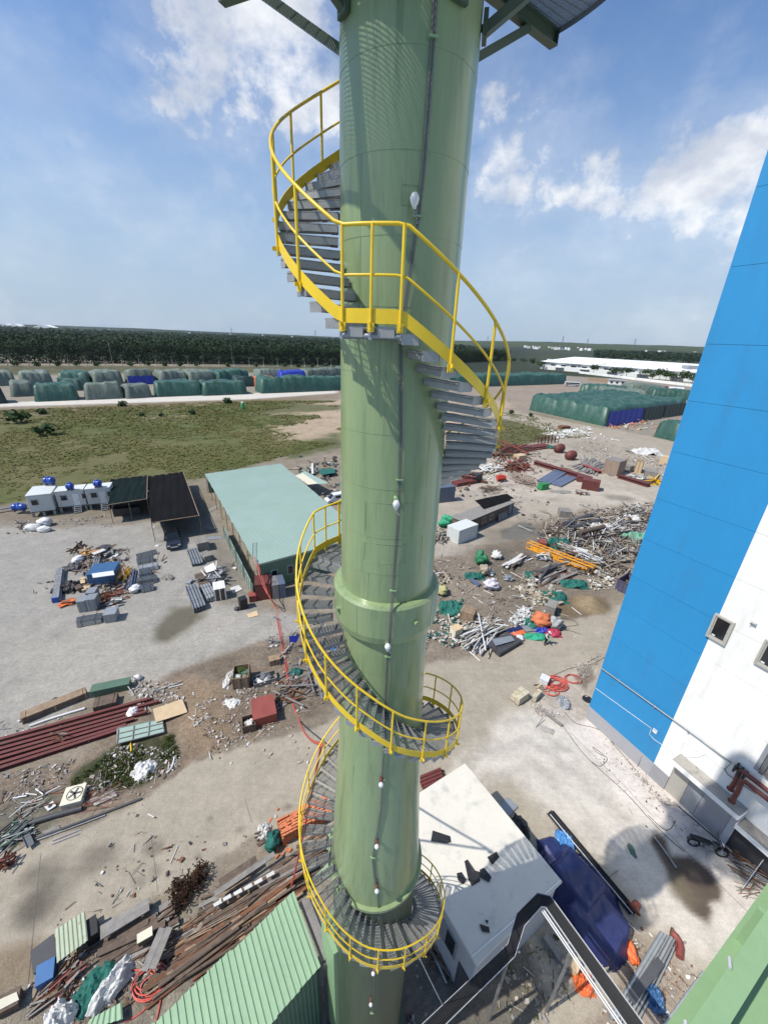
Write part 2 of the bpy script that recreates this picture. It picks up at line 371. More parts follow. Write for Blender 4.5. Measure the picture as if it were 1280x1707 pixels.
alb = np.tile(np.array([.245, .212, .168]), (nV, 1)); reg = np.zeros(nV, int); wet = np.zeros(nV); grit = np.ones(nV); zz = np.zeros(nV)
alb *= (1+.5*w1+.4*w2)[:, None]
REG = ['dirt_ground', 'storage_yard', 'grass_field', 'path', 'gravel_yard', 'concrete_road', 'puddle', 'farmland', 'white_dust']
def zone(px, col, rid, edge=.6, warp=1.0, var=.3, a=1.0, g=None, poly=None):
    pol = gp(px) if poly is None else poly
    s = sdist(P, pol)+warp*(w1*1.6+w2*.5)*(1+far*3)
    e = edge*(1+far*3); k = np.clip(s/e+.5, 0, 1); k = k*k*(3-2*k)*a
    c = np.array(col)[None]*(1+var*(w1*.9+w2*.9+w3*.8))[:, None]
    alb[:] = alb*(1-k[:, None])+c*k[:, None]
    if rid is not None: reg[k > .5*a] = rid
    if g is not None: grit[:] = grit*(1-k)+g*k
    return k
# far country
k = np.clip((P[:, 1]-380)/40, 0, 1); far_c = np.array([.032, .044, .018])[None]*(1+1.2*wB)[:, None]
alb = alb*(1-k[:, None])+far_c*k[:, None]; reg[k > .5] = 7
k = np.clip((P[:, 1]-430)/30, 0, 1)*np.clip((.34*P[:, 1]-P[:, 0])/60, 0, 1); alb = alb*(1-k[:, None])+np.array([.012, .022, .009])[None]*k[:, None]
zone([(-400, 700), (0, 674), (420, 657), (560, 650), (760, 655), (880, 690), (1120, 744), (1500, 830), (1600, 660), (1165, 640), (940, 626), (560, 621), (0, 621), (-400, 624)], (.25, .225, .19), 1, 1.0, .6, .25, g=.5)
zone([(-400, 628), (0, 609), (400, 611), (560, 612), (560, 622), (250, 621), (0, 626), (-300, 634)], (.085, .085, .040), 2, 6, 2, .9)
zone([(740, 650), (940, 640), (1010, 650), (960, 668), (880, 684), (830, 672), (760, 660)], (.27, .225, .185), 1, 2, 1, .3, g=.5)
kg = zone([(-500, 720), (0, 684), (200, 675), (420, 666), (560, 668), (575, 735), (470, 762), (330, 800), (180, 815), (0, 842), (-500, 900)], (.092, .112, .032), 2, 1.6, 2.0, .5, g=1.3)
s = np.clip(w3*4.5+w1*1.2+.35, 0, 1)*kg*.55; alb = alb*(1-s[:, None])+np.array([.15, .122, .062])[None]*s[:, None]
s = np.clip(w1*3+wB*4-.2, 0, 1)*kg*.6; alb = alb*(1-s[:, None])+np.array([.026, .042, .012])[None]*s[:, None]
zone([(-300, 705), (0, 682), (420, 666), (560, 657), (560, 664), (400, 673), (180, 684), (0, 700), (-300, 730)], (.19, .145, .095), 2, 1.5, 1.5, .6, .7)
zone([(150, 699), (262, 692), (310, 693), (250, 699)], (.36, .29, .20), 2, 1, .5, .3, .9)
zone([(430, 687), (480, 676), (570, 668), (740, 662), (850, 668), (850, 700), (740, 735), (575, 742), (480, 733), (455, 712), (530, 695)], (.40, .315, .235), None, 3, 2.6, .35, .9)
zone([(440, 690), (560, 684), (575, 676), (480, 673), (430, 680)], (.075, .088, .026), None, 1, 1.2, .5, .85)
zone([(480, 745), (560, 722), (600, 740), (480, 765)], (.07, .085, .026), 2, 2, 2, .5, .9)
zone([(740, 745), (800, 715), (830, 686), (900, 696), (960, 716), (985, 728), (905, 735), (830, 752), (770, 765)], (.085, .092, .032), 2, 1.2, 1.6, .5, .9)
zone([(765, 700), (815, 692), (830, 712), (800, 735), (750, 745)], (.44, .33, .26), None, 1.2, 1.0, .3, .95)
zone([(905, 722), (985, 712), (985, 722), (930, 732)], (.60, .57, .53), None, .8, .8, .3, .9)
zone([(-400, 705), (0, 678), (420, 665), (562, 655), (562, 650), (400, 656), (0, 671), (-400, 693)], (.56, .545, .51), 3, .8, .1, .1, g=.3)
# right hand road and yard
zone([(745, 672), (835, 682), (1010, 712), (1120, 735), (1160, 748), (1150, 775), (1010, 742), (930, 722), (835, 697), (745, 685)], (.335, .30, .25), 5, .8, .4, .2, g=.5)
zone([(880, 684), (1010, 712), (1010, 716), (900, 694)], (.15, .14, .08), None, .8, .8, .5, .6)
zone([(960, 728), (1130, 768), (1130, 774), (1000, 741)], (.14, .135, .075), None, .8, .8, .5, .8)
zone([(700, 760), (830, 760), (900, 735), (985, 724), (1130, 765), (1100, 850), (1060, 860), (900, 878), (850, 905), (700, 915)], (.37, .335, .285), 5, 1, .8, .25, g=.8)
zone([(740, 775), (840, 765), (1000, 800), (1080, 830), (1060, 850), (900, 830), (760, 820)], (.44, .405, .355), None, 3, 1.5, .25, .7)
zone([(985, 724), (1130, 765), (1110, 800), (1000, 770), (940, 742)], (.32, .285, .24), 0, 1.2, 1.2, .5, .8, g=1.4)
# left gravel yard
zone([(-300, 880), (120, 868), (240, 862), (330, 860), (345, 838), (362, 850), (400, 960), (440, 1015), (520, 1030), (545, 1130), (500, 1190), (470, 1090), (380, 1090), (300, 1120), (220, 1135), (120, 1180), (0, 1250), (0, 1330), (-300, 1400)], (.305, .298, .280), 4, 1.2, 1.2, .24, g=1.0)
zone([(-300, 855), (0, 845), (180, 820), (340, 800), (360, 850), (330, 866), (240, 872), (120, 880), (0, 872), (-300, 890)], (.19, .165, .13), 0, 1.5, 1.5, .5, .85)
zone([(255, 880), (345, 830), (425, 985), (435, 1020), (360, 1000), (340, 900)], (.17, .155, .125), 0, 1.5, 1.2, .5, .75, g=1.3)
zone([(0, 1060), (210, 1040), (400, 1020), (470, 1060), (380, 1090), (240, 1135), (60, 1180), (0, 1215)], (.37, .355, .32), None, 3, 2, .2, .7)
s = np.clip(w1*2.2+w3*5+.1, 0, 1)*np.clip(1-np.abs(P[:, 1]-40)/26, 0, 1)*(P[:, 0] < -6)*.28; alb = alb*(1-s[:, None])+np.array([.20, .195, .185])[None]*s[:, None]
# brown strip with rubble, between gravel and road
zone([(290, 1120), (380, 1085), (560, 1045), (600, 1100), (560, 1190), (470, 1222), (400, 1240), (330, 1268), (270, 1330), (150, 1340), (-50, 1420), (-50, 1300), (130, 1270), (215, 1200)], (.215, .175, .135), 0, 1.0, 1.0, .6, g=1.6)
zone([(300, 1130), (370, 1150), (400, 1230), (310, 1275), (285, 1200)], (.27, .20, .135), 0, 1.4, 1.0, .4, .8)
zone([(120, 1290), (205, 1235), (290, 1225), (300, 1265), (235, 1310), (150, 1325), (110, 1310)], (.040, .050, .018), 2, .5, .8, .7, .9, g=1.6)
zone([(-60, 1380), (60, 1310), (120, 1330), (60, 1400), (-60, 1440)], (.12, .12, .095), 0, .6, .8, .6, .8)
# concrete apron
zone([(-200, 1500), (0, 1425), (60, 1412), (240, 1334), (320, 1272), (420, 1240), (540, 1205), (740, 1092), (830, 1078), (930, 1040), (1090, 990), (1300, 1000), (1500, 1500), (1400, 1800), (700, 1800), (560, 1700), (470, 1405), (420, 1392), (300, 1470), (150, 1560), (0, 1600), (-200, 1660)], (.350, .318, .262), 5, .35, .5, .18, g=.7)
zone([(-200, 1600), (0, 1575), (70, 1555), (110, 1600), (30, 1680), (-200, 1700)], (.27, .215, .15), 0, .6, .6, .4, .8)
zone([(-200, 1710), (60, 1630), (260, 1530), (560, 1380), (600, 1600), (500, 1800), (-200, 1900)], (.27, .245, .20), 0, .4, .5, .5, .75, g=1.5)
zone([(700, 1500), (780, 1480), (880, 1590), (900, 1660), (850, 1800), (560, 1800), (600, 1650)], (.10, .095, .085), 0, .8, .6, .6, .8, g=1.6)  # shade beside the stack foot painted into the ground colour
zone([(1010, 1530), (1050, 1545), (1150, 1630), (1110, 1760), (960, 1760), (1030, 1620)], (.33, .27, .22), 0, .5, .6, .5, .8, g=1.6)
# scrap ground
zone([(690, 915), (850, 905), (885, 870), (1000, 845), (1100, 845), (1060, 950), (1030, 965), (1010, 1020), (930, 1035), (850, 1070), (760, 1100), (690, 1110)], (.225, .192, .155), 0, 1.2, 1.4, .5, g=1.5)
zone([(800, 905), (900, 915), (910, 960), (850, 985), (800, 950)], (.155, .135, .105), None, 1.5, 1.6, .4, .8)
zone([(700, 870), (830, 880), (840, 905), (700, 935)], (.37, .345, .305), 5, 1.2, 1.2, .25, .8)
# chalky dust by the hall
kd = zone([(760, 1300), (830, 1200), (880, 1180), (960, 1190), (1000, 1220), (1120, 1330), (1250, 1440), (1300, 1500), (1290, 1600), (1150, 1580), (1000, 1420), (900, 1340), (850, 1300)], (.56, .53, .49), 8, 2.2, 1.2, .18, .85, g=.8)
zone([(975, 1195), (1010, 1210), (1110, 1310), (1200, 1385), (1140, 1400), (1040, 1330), (960, 1230)], (.62, .575, .55), 8, .7, .9, .2, .8)
zone([(900, 1140), (990, 1100), (985, 1190), (940, 1210), (900, 1185)], (.44, .40, .36), 0, .6, .8, .5, .7, g=1.5)
# wheel tracks and stains on the apron
for pl, wd, a in [([(740, 1330), (800, 1255), (880, 1235), (960, 1290), (1060, 1400), (1180, 1540)], .55, .78), ([(760, 1360), (820, 1290), (890, 1275), (960, 1340), (1020, 1420)], .5, .80),
                  ([(700, 1280), (770, 1220), (870, 1200), (940, 1250)], .4, .85), ([(0, 1480), (200, 1400), (400, 1300), (560, 1240)], .8, .93), ([(0, 1530), (220, 1440), (430, 1330)], .6, .95),
                  ([(860, 1170), (900, 1215), (960, 1265), (1010, 1330), (1090, 1420)], .45, .86), ([(820, 1130), (900, 1090), (1000, 1080)], .7, .92)]:
    d = ldist(P, gp(pl))+w2*.6; kk = np.clip(1.2-d/wd, 0, 1)*np.clip(.55+w1*1.6, 0, 1); alb *= (1-(1-a)*kk)[:, None]
for (x, y, r_, a) in [(165, 1430, .9, .6), (60, 1455, 1.1, .55), (75, 1500, 1.3, .6), (50, 1520, .9, .62), (330, 1430, .3, .5), (480, 1345, .4, .45), (350, 1365, .25, .6), (255, 1415, .5, .6), (260, 1455, .5, .6), (235, 1470, .5, .65), (620, 1260, .6, .7),
                      (1030, 830, 3.2, .62), (880, 805, 2.5, .72), (925, 833, 1.4, .7), (850, 810, 2, .75), (400, 1385, .4, .55), (520, 960, .5, .5), (700, 880, 1.2, .7), (250, 700, 3, .8)]:
    c = G(x, y); d = np.hypot((P[:, 0]-c.x)*1.0, (P[:, 1]-c.y)*1.25)+w1*r_*1.5; kk = np.clip(1.25-d/r_, 0, 1); alb *= (1-(1-a)*kk)[:, None]
def puddle(px, col, wt=.9, edge=.25, warp=.4, rid=6):
    k = zone(px, col, rid, edge, warp, .2); wet[:] = np.maximum(wet, k*wt); grit[:] *= (1-.8*k*wt)
    zz[:] -= .04*k
puddle([(248, 1052), (288, 1012), (342, 1003), (338, 1030), (300, 1060), (280, 1074), (255, 1073)], (.135, .125, .088), .7, 1.0, 1.0)
puddle([(832, 884), (868, 870), (890, 872), (895, 888), (875, 899), (838, 898)], (.15, .15, .115), .97)
zone([(800, 880), (900, 860), (905, 900), (850, 925), (800, 905)], (.16, .14, .11), None, 2, 1.5, .3, .6)
puddle([(1080, 1398), (1095, 1390), (1108, 1400), (1120, 1425), (1150, 1428), (1180, 1450), (1204, 1482), (1203, 1502), (1182, 1506), (1190, 1520), (1182, 1542), (1150, 1515), (1120, 1475)], (.088, .068, .054), .5, .40, .38)
zone([(1108, 1450), (1140, 1460), (1165, 1500), (1150, 1515), (1120, 1490)], (.135, .115, .080), None, .6, .5, .3, .7)
puddle([(925, 1012), (960, 990), (1010, 996), (1015, 1015), (985, 1028), (940, 1030)], (.155, .12, .075), .35, .5, .7)
puddle([(960, 1130), (985, 1110), (990, 1130), (975, 1150)], (.20, .17, .14), .3, .4, .4, 0)
# relief
rough_k = np.clip(grit-.7, 0, 1)
zz += rough_k*(w2*.16+w1*.22)*np.clip(1.6-far*1.6, .25, 1)
m = G(340, 1205); zz += .55*np.exp(-(((P[:, 0]-m.x)/2.2)**2+((P[:, 1]-m.y)/1.6)**2))*(1+w1)
m = G(985, 1008); dd = np.hypot((P[:, 0]-m.x), (P[:, 1]-m.y)*1.0)+w1*.8
sk = np.clip(1.0-dd/2.3, 0, 1); zz += 1.25*sk*sk*(3-2*sk)
alb = np.where(sk[:, None] > .02, alb*(1-np.clip(sk*3, 0, 1))[:, None]+np.array([.245, .19, .12])[None]*np.clip(sk*3, 0, 1)[:, None], alb)
zz[P[:, 1] > 330] = np.minimum(zz[P[:, 1] > 330], .2)
alb = np.clip(alb*np.array([.93, .895, .845])[None], .004, .8)
mg = bpy.data.materials.new('ground_surface'); mg.use_nodes = True; t = mg.node_tree; p = t.nodes['Principled BSDF']
at = N(t, 'ShaderNodeAttribute', attribute_name='albedo'); aw = N(t, 'ShaderNodeAttribute', attribute_name='wet'); ag = N(t, 'ShaderNodeAttribute', attribute_name='grit')
gg = N(t, 'ShaderNodeNewGeometry')
def gn(s, d=6, r=.65):
    n = N(t, 'ShaderNodeTexNoise'); n.inputs['Scale'].default_value = s; n.inputs['Detail'].default_value = d; n.inputs['Roughness'].default_value = r
    t.links.new(gg.outputs['Position'], n.inputs['Vector']); return n.outputs['Fac']
f1 = mathn(t, 'MULTIPLY', mathn(t, 'SUBTRACT', gn(3.2), .5), 1.1); f2 = mathn(t, 'MULTIPLY', mathn(t, 'SUBTRACT', gn(17.0, 4), .5), 1.3); f3 = mathn(t, 'MULTIPLY', mathn(t, 'SUBTRACT', gn(.55), .5), .5)
mps = N(t, 'ShaderNodeMapping'); mps.inputs['Rotation'].default_value = (0, 0, R(-24)); mps.inputs['Scale'].default_value = (.16, 2.4, 1); t.links.new(gg.outputs['Position'], mps.inputs[0]); nst = N(t, 'ShaderNodeTexNoise'); nst.inputs['Scale'].default_value = 1.0; nst.inputs['Detail'].default_value = 6; nst.inputs['Roughness'].default_value = .62; nst.inputs['Distortion'].default_value = 1.4; t.links.new(mps.outputs[0], nst.inputs['Vector'])
f3 = mathn(t, 'ADD', f3, mathn(t, 'MULTIPLY', mathn(t, 'SUBTRACT', nst.outputs['Fac'], .5), .26))
f = mathn(t, 'MULTIPLY', mathn(t, 'ADD', f1, f2), mathn(t, 'MULTIPLY', ag.outputs['Fac'], .75))
k_ = mathn(t, 'ADD', 1.0, mathn(t, 'ADD', f, f3))
vm = N(t, 'ShaderNodeVectorMath', operation='SCALE'); t.links.new(at.outputs['Color'], vm.inputs[0]); t.links.new(mathn(t, 'MAXIMUM', k_, .3), vm.inputs['Scale'])
# pale stones and dark chips in the grit
vo = N(t, 'ShaderNodeTexVoronoi'); vo.inputs['Scale'].default_value = 2.6; t.links.new(gg.outputs['Position'], vo.inputs['Vector'])
st = mathn(t, 'MULTIPLY', maprange(t, vo.outputs['Distance'], .16, .07), mathn(t, 'MULTIPLY', maprange(t, ag.outputs['Fac'], .8, 1.6), maprange(t, gn(.9, 2), .45, .6)))
colr = mixc(t, mathn(t, 'MULTIPLY', st, .75), vm.outputs[0], (.48, .46, .42))
t.links.new(colr, p.inputs['Base Color'])
t.links.new(maprange(t, aw.outputs['Fac'], .3, .95, .92, .12), p.inputs['Roughness'])
p.inputs['Specular IOR Level'].default_value = .35
bn = N(t, 'ShaderNodeBump'); bn.inputs['Distance'].default_value = .06
t.links.new(mathn(t, 'MULTIPLY', ag.outputs['Fac'], mathn(t, 'SUBTRACT', 1.0, aw.outputs['Fac'], True)), bn.inputs['Strength'])
t.links.new(gn(9.0, 5, .7), bn.inputs['Height']); t.links.new(bn.outputs[0], p.inputs['Normal'])
ny, nx = len(ys), len(us)
idx = np.arange(nV).reshape(ny, nx); quads = np.stack([idx[:-1, :-1], idx[:-1, 1:], idx[1:, 1:], idx[1:, :-1]], -1).reshape(-1, 4)
freg = reg[quads]; fr = np.array([np.bincount(r_, minlength=len(REG)).argmax() for r_ in freg]) if False else freg[:, 0]
pos = np.column_stack([P, zz])
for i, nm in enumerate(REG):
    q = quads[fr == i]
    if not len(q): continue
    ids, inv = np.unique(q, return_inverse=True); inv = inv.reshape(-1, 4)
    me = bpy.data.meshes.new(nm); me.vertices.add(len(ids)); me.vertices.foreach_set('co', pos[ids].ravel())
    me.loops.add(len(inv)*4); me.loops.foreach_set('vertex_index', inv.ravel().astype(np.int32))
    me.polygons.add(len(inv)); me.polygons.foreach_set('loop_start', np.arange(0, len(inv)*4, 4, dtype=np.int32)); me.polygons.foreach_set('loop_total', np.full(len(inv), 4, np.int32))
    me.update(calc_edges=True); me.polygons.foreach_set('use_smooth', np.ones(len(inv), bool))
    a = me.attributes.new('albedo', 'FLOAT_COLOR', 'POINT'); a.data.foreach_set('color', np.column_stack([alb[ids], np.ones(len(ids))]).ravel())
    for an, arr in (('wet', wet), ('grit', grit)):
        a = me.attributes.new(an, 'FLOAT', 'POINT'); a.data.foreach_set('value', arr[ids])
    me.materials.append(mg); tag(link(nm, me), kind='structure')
def gz(x, y):                            # height of the ground
    j = np.searchsorted(ys, y); j = min(max(j, 0), ny-1); i = int(np.clip(np.searchsorted(us, x/(ys[j]+9)), 0, nx-1))
    return float(zz[j*nx+i])
def joint(pts, w=.03):
    b = MB(); q = [G(*p_) for p_ in pts]
    for a, c in zip(q[:-1], q[1:]): b.bar((a.x, a.y, .003), (c.x, c.y, .003), w*.6, .008)
    tag(b.build('slab_joint', mat('joint_sealant', (.10, .095, .085), rough=.9)), kind='structure')
for pts in [[(252, 1392), (263, 1487)], [(68, 1425), (45, 1660)], [(1040, 1310), (1143, 1420), (1250, 1525)], [(408, 1332), (420, 1372)], [(1000, 1512), (1120, 1620), (1200, 1690)], [(940, 1211), (1040, 1310)]]: joint(pts, .035)
# ------------------------------------------------------------------ the stack
AX = Vector((0.11, 7.5, 0))
def hitcyl(px, py, rad, near=True):
    d = ray(px, py); ox, oy = -AX.x, -AX.y
    a = d[0]**2+d[1]**2; b = 2*(ox*d[0]+oy*d[1]); c = ox*ox+oy*oy-rad*rad; D = max(b*b-4*a*c, 0)
    tt = (-b+(-1 if near else 1)*math.sqrt(D))/(2*a)
    return math.degrees(math.atan2(d[0]*tt-AX.x, -(d[1]*tt-AX.y))), H+d[2]*tt
def pol(phi, r, z):                       # phi in degrees from the camera side, growing towards +x; local to the stack
    t = R(phi); return Vector((r*math.sin(t), -r*math.cos(t), z))
stack = empty('chimney_stack', AX, 0, 'tall glossy green steel chimney stack with a collar, standing in the middle of the yard', 'chimney')
def shaft_r(z):
    if z > 23.2: return .972-.004*(z-23.2)
    if z > 20.9: return .972
    if z > 13.1: return .985+.385*((20.9-z)/7.8)**1.25
    return 1.34
zs = [37, 34.5, 33.2, 32.2, 31.2, 30.22, 29.3, 28.42, 27.5, 26.55, 25.6, 24.66, 23.9, 23.2]
def course(z1, z0, r1, r0, name='shell_course', seam=None):
    b = MB(); n = 96
    b.lathe([(r0-.006, z0), (r0+.004, z0)], n, smooth=False); b.lathe([(r0+.004, z0), (r1, z1+.004)], n)
    if seam is not None:
        b.bar(pol(seam, r0+.0025, z0+.01), pol(seam, r1+.0025, z1-.006), .014, .006, up=pol(seam, 1, 0))
    return b.build(name, [m_green], stack)
sr = random.Random(2)
for a, b_ in zip(zs[:-1], zs[1:]): course(a, b_, shaft_r(a), shaft_r(b_), seam=sr.choice([-22, 14, -10, 28, 40, -38]))
zs2 = [22.36, 21.4, 20.4, 19.4, 18.4, 17.4, 16.4, 15.4, 14.4, 13.12]
for a, b_ in zip(zs2[:-1], zs2[1:]): course(a, b_, shaft_r(a), shaft_r(b_), seam=sr.choice([-15, 30, 50, -35]))
b = MB(); b.lathe([(.97, 23.27), (1.09, 23.25), (1.135, 23.20), (1.135, 22.52), (1.10, 22.36), (1.09, 22.35), (.97, 22.33)], 96, smooth=False)
for p_ in (-30, 8, 55): b.bar(pol(p_, 1.137, 22.5), pol(p_, 1.137, 23.19), .012, .006, up=pol(p_, 1, 0))
col_ = b.build('collar', [m_green], stack)
for p_ in (-58, 32, 118, 205):            # lifting lugs with a pin hole
    b = MB(); q = pol(p_, 1.16, 22.83); b.tube([pol(p_, 1.12, 22.83), pol(p_, 1.20, 22.83)], .05, 10); b.build('lug', [m_green], col_)
b = MB()
for k in range(10): b.tube([pol(k*36+5, 1.06, 23.25), pol(k*36+5, 1.06, 23.30)], .018, 6)
b = MB(); b.lathe([(1.36, 13.16), (1.47, 13.14), (1.47, 13.03), (1.35, 13.02)], 96, smooth=False); b.build('base_flange', [m_green], stack)
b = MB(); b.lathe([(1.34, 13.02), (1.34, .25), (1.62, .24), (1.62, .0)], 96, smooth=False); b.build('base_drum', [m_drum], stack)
# access panel outlines on the shell
for px, py, w_, h_ in [(685, 323, .24, .22), (648, 868, .9, .62), (640, 925, .8, .4)]:
    ph, z = hitcyl(px, py, .99); b = MB(); dphi = math.degrees(w_/.98)
    for zz_ in (z-h_/2, z+h_/2): b.tube([pol(ph-dphi/2+dphi*k/6, shaft_r(zz_)+.004, zz_) for k in range(7)], .0035, 4)
    for s_ in (-.5, .5): b.tube([pol(ph+s_*dphi, .985, z-h_/2), pol(ph+s_*dphi, .985, z+h_/2)], .0035, 4)
    b.build('access_panel', [m_green], stack)
# twin conduit down the shell
cpts = [(727, -40), (722, 60), (714, 180), (705, 290), (697, 360), (688, 420), (678, 490), (668, 560), (667, 640), (668, 720), (666, 800), (663, 880), (658, 940), (655, 985)]
cp2 = [(652, 1020), (650, 1060)]
cp3 = [(646, 1095), (643, 1160), (641, 1240), (637, 1300), (636, 1350), (628, 1395), (621, 1430), (624, 1462), (630, 1490)]
cp4 = [(631, 1522), (630, 1560), (624, 1620), (620, 1690)]
def cpath(off):
    out = []
    for pts, rr in ((cpts, None), (cp2, 1.14), (cp3, None), (cp4, 1.36)):
        for q in pts:
            r_ = rr or 1.0
            for _ in range(3):
                ph, z = hitcyl(q[0], q[1], r_+.04); r_ = rr or shaft_r(z)
            out.append(pol(ph+math.degrees(off/r_), r_+.035, z))
    return out
for off, rad in ((-.015, .010), (.017, .013)):
    b = MB(); b.tube(cpath(off), rad, 8); b.build('conduit', [m_conduit], stack)
b = MB()
for q in cpath(0)[::2]:
    n_ = Vector((q.x, q.y, 0)).normalized(); tt = Vector((-n_.y, n_.x, 0)); b.bar(q-tt*.06, q+tt*.06, .03, .05, up=n_)
br = b  # saddle clips, one part each
for q in cpath(0)[1::3]:
    n_ = Vector((q.x, q.y, 0)).normalized(); tt = Vector((-n_.y, n_.x, 0)); b = MB(); b.bar(q-tt*.06, q+tt*.06, .025, .055, up=n_); b.build('saddle_clip', [m_green2], stack)
for px, py, rr, big_ in [(690, 332, None, 1), (660, 838, None, 1), (646, 1075, 1.0, 1), (635, 1305, None, 0), (628, 1408, None, 0), (628, 1482, None, 0), (622, 1620, 1.34, 0), (618, 1672, 1.34, 0)]:
    r_ = rr or 1.0
    for _ in range(3):
        ph, z = hitcyl(px, py, r_+.1); r_ = rr or shaft_r(z)
    nz = b = MB(); b.tube([pol(ph, r_-.02, z+.06), pol(ph, r_+.10, z+.05)], .035, 10); b.tube([pol(ph, r_+.10, z+.05), pol(ph, r_+.115, z+.05)], .045, 10)
    nz = b.build('nozzle', [m_green2 if big_ else m_red], stack)
    b = MB(); k_ = .6 if big_ else .58
    prof = [(0, .10), (.055, .095), (.085, .05), (.098, .0), (.092, -.05), (.075, -.09), (.05, -.14), (.04, -.19), (.0, -.20)]
    q = pol(ph, r_+.15, z); b.lathe([(a*k_*(1+.06*(i % 2)), c*k_) for i, (a, c) in enumerate(prof)], 14, c=q)
    b.build('plastic_wrap', [m_plast], nz)
    b = MB(); p0 = q+Vector((0, 0, -.2*k_)); p1 = pol(ph+4, r_+.05, z-.42*k_)
    pts = [p0.lerp(p1, i/16)+Vector((.02*math.cos(i*1.9), .02*math.sin(i*1.9), 0)) for i in range(17)]
    b.tube(pts, .011*k_, 6); b.build('flexible_tail', [m_galv], nz)

# ------------------------------------------------------------------ spiral staircase
stair = empty('spiral_staircase', AX, 0, 'open spiral staircase with grated steps and yellow handrail winding round the green stack', 'staircase')
KN = [(-190, 32.95), (-24, 29.22), (1, 29.22), (219, 24.36), (243, 24.33), (352, 21.87), (372, 21.34), (423, 20.28), (500, 19.04), (582, 16.75), (619, 15.78), (682, 14.55), (716, 13.50), (754, 12.86), (800, 11.6), (849, 10.1), (905, 8.7)]
def zr(a):
    for (a0, z0), (a1, z1) in zip(KN[:-1], KN[1:]):
        if a <= a1: return z0+(z1-z0)*(a-a0)/(a1-a0)
    return KN[-1][1]
def ro(a):
    z = zr(a)
    return 1.90 if z > 23.5 else (1.90+.08*(23.5-z)/4 if z > 19.5 else 1.98+.34*min((19.5-z)/5.5, 1))
A0, A1 = -186, 902
fl = [(-24, 1), (219, 243)]
def rail_pts(dz, dr=0.0, a0=A0, a1=A1, step=4):
    k = int((a1-a0)/step); return [pol(a0+(a1-a0)*i/k, ro(a0+(a1-a0)*i/k)+dr, zr(a0+(a1-a0)*i/k)+dz) for i in range(k+1)]
b = MB(); b.tube(rail_pts(0), .023, 8); b.build('handrail', [m_yellow], stair)
b = MB(); b.tube(rail_pts(-.52), .017, 8); b.build('mid_rail', [m_yellow], stair)
b = MB(); pi_ = rail_pts(-.97, -.008); po_ = rail_pts(-.97, .0)
hh = Vector((0, 0, .085)); b.grid([[p-hh for p in po_], [p+hh for p in po_]], smooth=True); b.grid([[p+hh for p in pi_], [p-hh for p in pi_]], smooth=True)
b.grid([[p+hh for p in po_], [p+hh for p in pi_]]); b.grid([[p-hh for p in pi_], [p-hh for p in po_]])
b.build('stringer', [m_yellow], stair)
def post_mesh():
    b = MB(); b.tube([(0, 0, -1.13), (0, 0, .0)], .021, 8); return b.mesh('post', [m_yellow])
pm = post_mesh()
b = MB(); b.box((0, 0, -1.10), (.085, .02, .11)); b.box((0, -.04, -1.07), (.02, .07, .05)); clip_m = b.mesh('clip_plate', [m_yellow])
angs = [-22.5, -11, .2]
a = 21.5
while a < 219: angs.append(a); a += 21.9
angs += [219, 231, 243]
a = 263
while a < 900: angs.append(a); a += 20.6 if a < 600 else 18.5
a = -45
while a > -186: angs.append(a); a -= 22
for a in angs:
    M = Matrix.Translation(pol(a, ro(a)+.012, zr(a))) @ Matrix.Rotation(R(a), 4, 'Z')
    po = link('post', pm, stair, M=M); c = link('clip_plate', clip_m, po)
# treads: grating with bearing bars, nosing and end plates; local x = outwards, y = along the walk
def tread_mesh(L, w0, w1):
    b = MB(); nb = 7
    for i in range(nb):
        f_ = i/(nb-1)-.5; t_ = .010 if i in (0, nb-1) else .028
        b.bar((0, f_*w0, -t_/2), (L, f_*w1, -t_/2), .006, t_)
    nc = 13
    for j in range(nc+1):
        x = L*j/nc; w = w0+(w1-w0)*j/nc; b.bar((x, -w/2, -.008), (x, w/2, -.008), .007, .010)
    b.bar((0, -w0/2-.004, -.004), (L, -w1/2-.004, -.004), .010, .010)          # nosing
    return b.mesh('step_grating', [m_tread])
def tread_side(L, w0, w1):
    b = MB(); b.bar((0, w0/2, -.062), (L, w1/2, -.062), .007, .085); b.bar((0, -w0/2+.01, -.068), (L, -w1/2+.01, -.068), .007, .072)
    for j in range(19):
        x = L*(j+.5)/19; w = w0+(w1-w0)*(j+.5)/19
        for s_ in (-1, 1): b.box((x, s_*(w/2-.004), -.014), (.018, .006, .028))
    return b.mesh('carrier_bar', [m_tread])
b = MB()
for i in (-1, 1):
    for k in (-1, 1): b.tube([(.0, i*.03, -.06+k*.025), (-.0, i*.03, -.06+k*.025)] if False else [(.02, i*.03-.0, -.06+k*.025), (.09, i*.03, -.06+k*.025)], .008, 6)
b.box((.055, 0, -.06), (.11, .10, .11)); brk_m = b.mesh('bracket', [m_greyd])
b = MB(); b.box((0, 0, -.05), (.012, .22, .13)); end_m = b.mesh('end_plate', [m_tread])
trd = {}
def put_tread(a, z, wide=1.0):
    ri = shaft_r(z)+.035; rr_ = ro(a)-.03; L = rr_-ri; key = (round(L, 2), wide, round(ri, 1))
    if 22.2 < z < 23.4: ri = 1.17; L = rr_-ri; key = (round(L, 2), wide, 1.17)
    if key not in trd:
        w0 = (.165 if wide == 1 else 2*ri*math.sin(R(wide/2))+.02); w1_ = (.245 if wide == 1 else 2*(ri+L)*math.sin(R(wide/2))+.02)
        trd[key] = (tread_mesh(L, w0, w1_), tread_side(L, w0, w1_))
    M = Matrix.Translation(pol(a, ri, z)) @ Matrix.Rotation(R(a-90), 4, 'Z')
    o = link('step', trd[key][0], stair, M=M)
    link('carrier_bar', trd[key][1], o); link('bracket', brk_m, o)
    e_ = link('end_plate', end_m, o, loc=(L, 0, 0))
a = A0+2
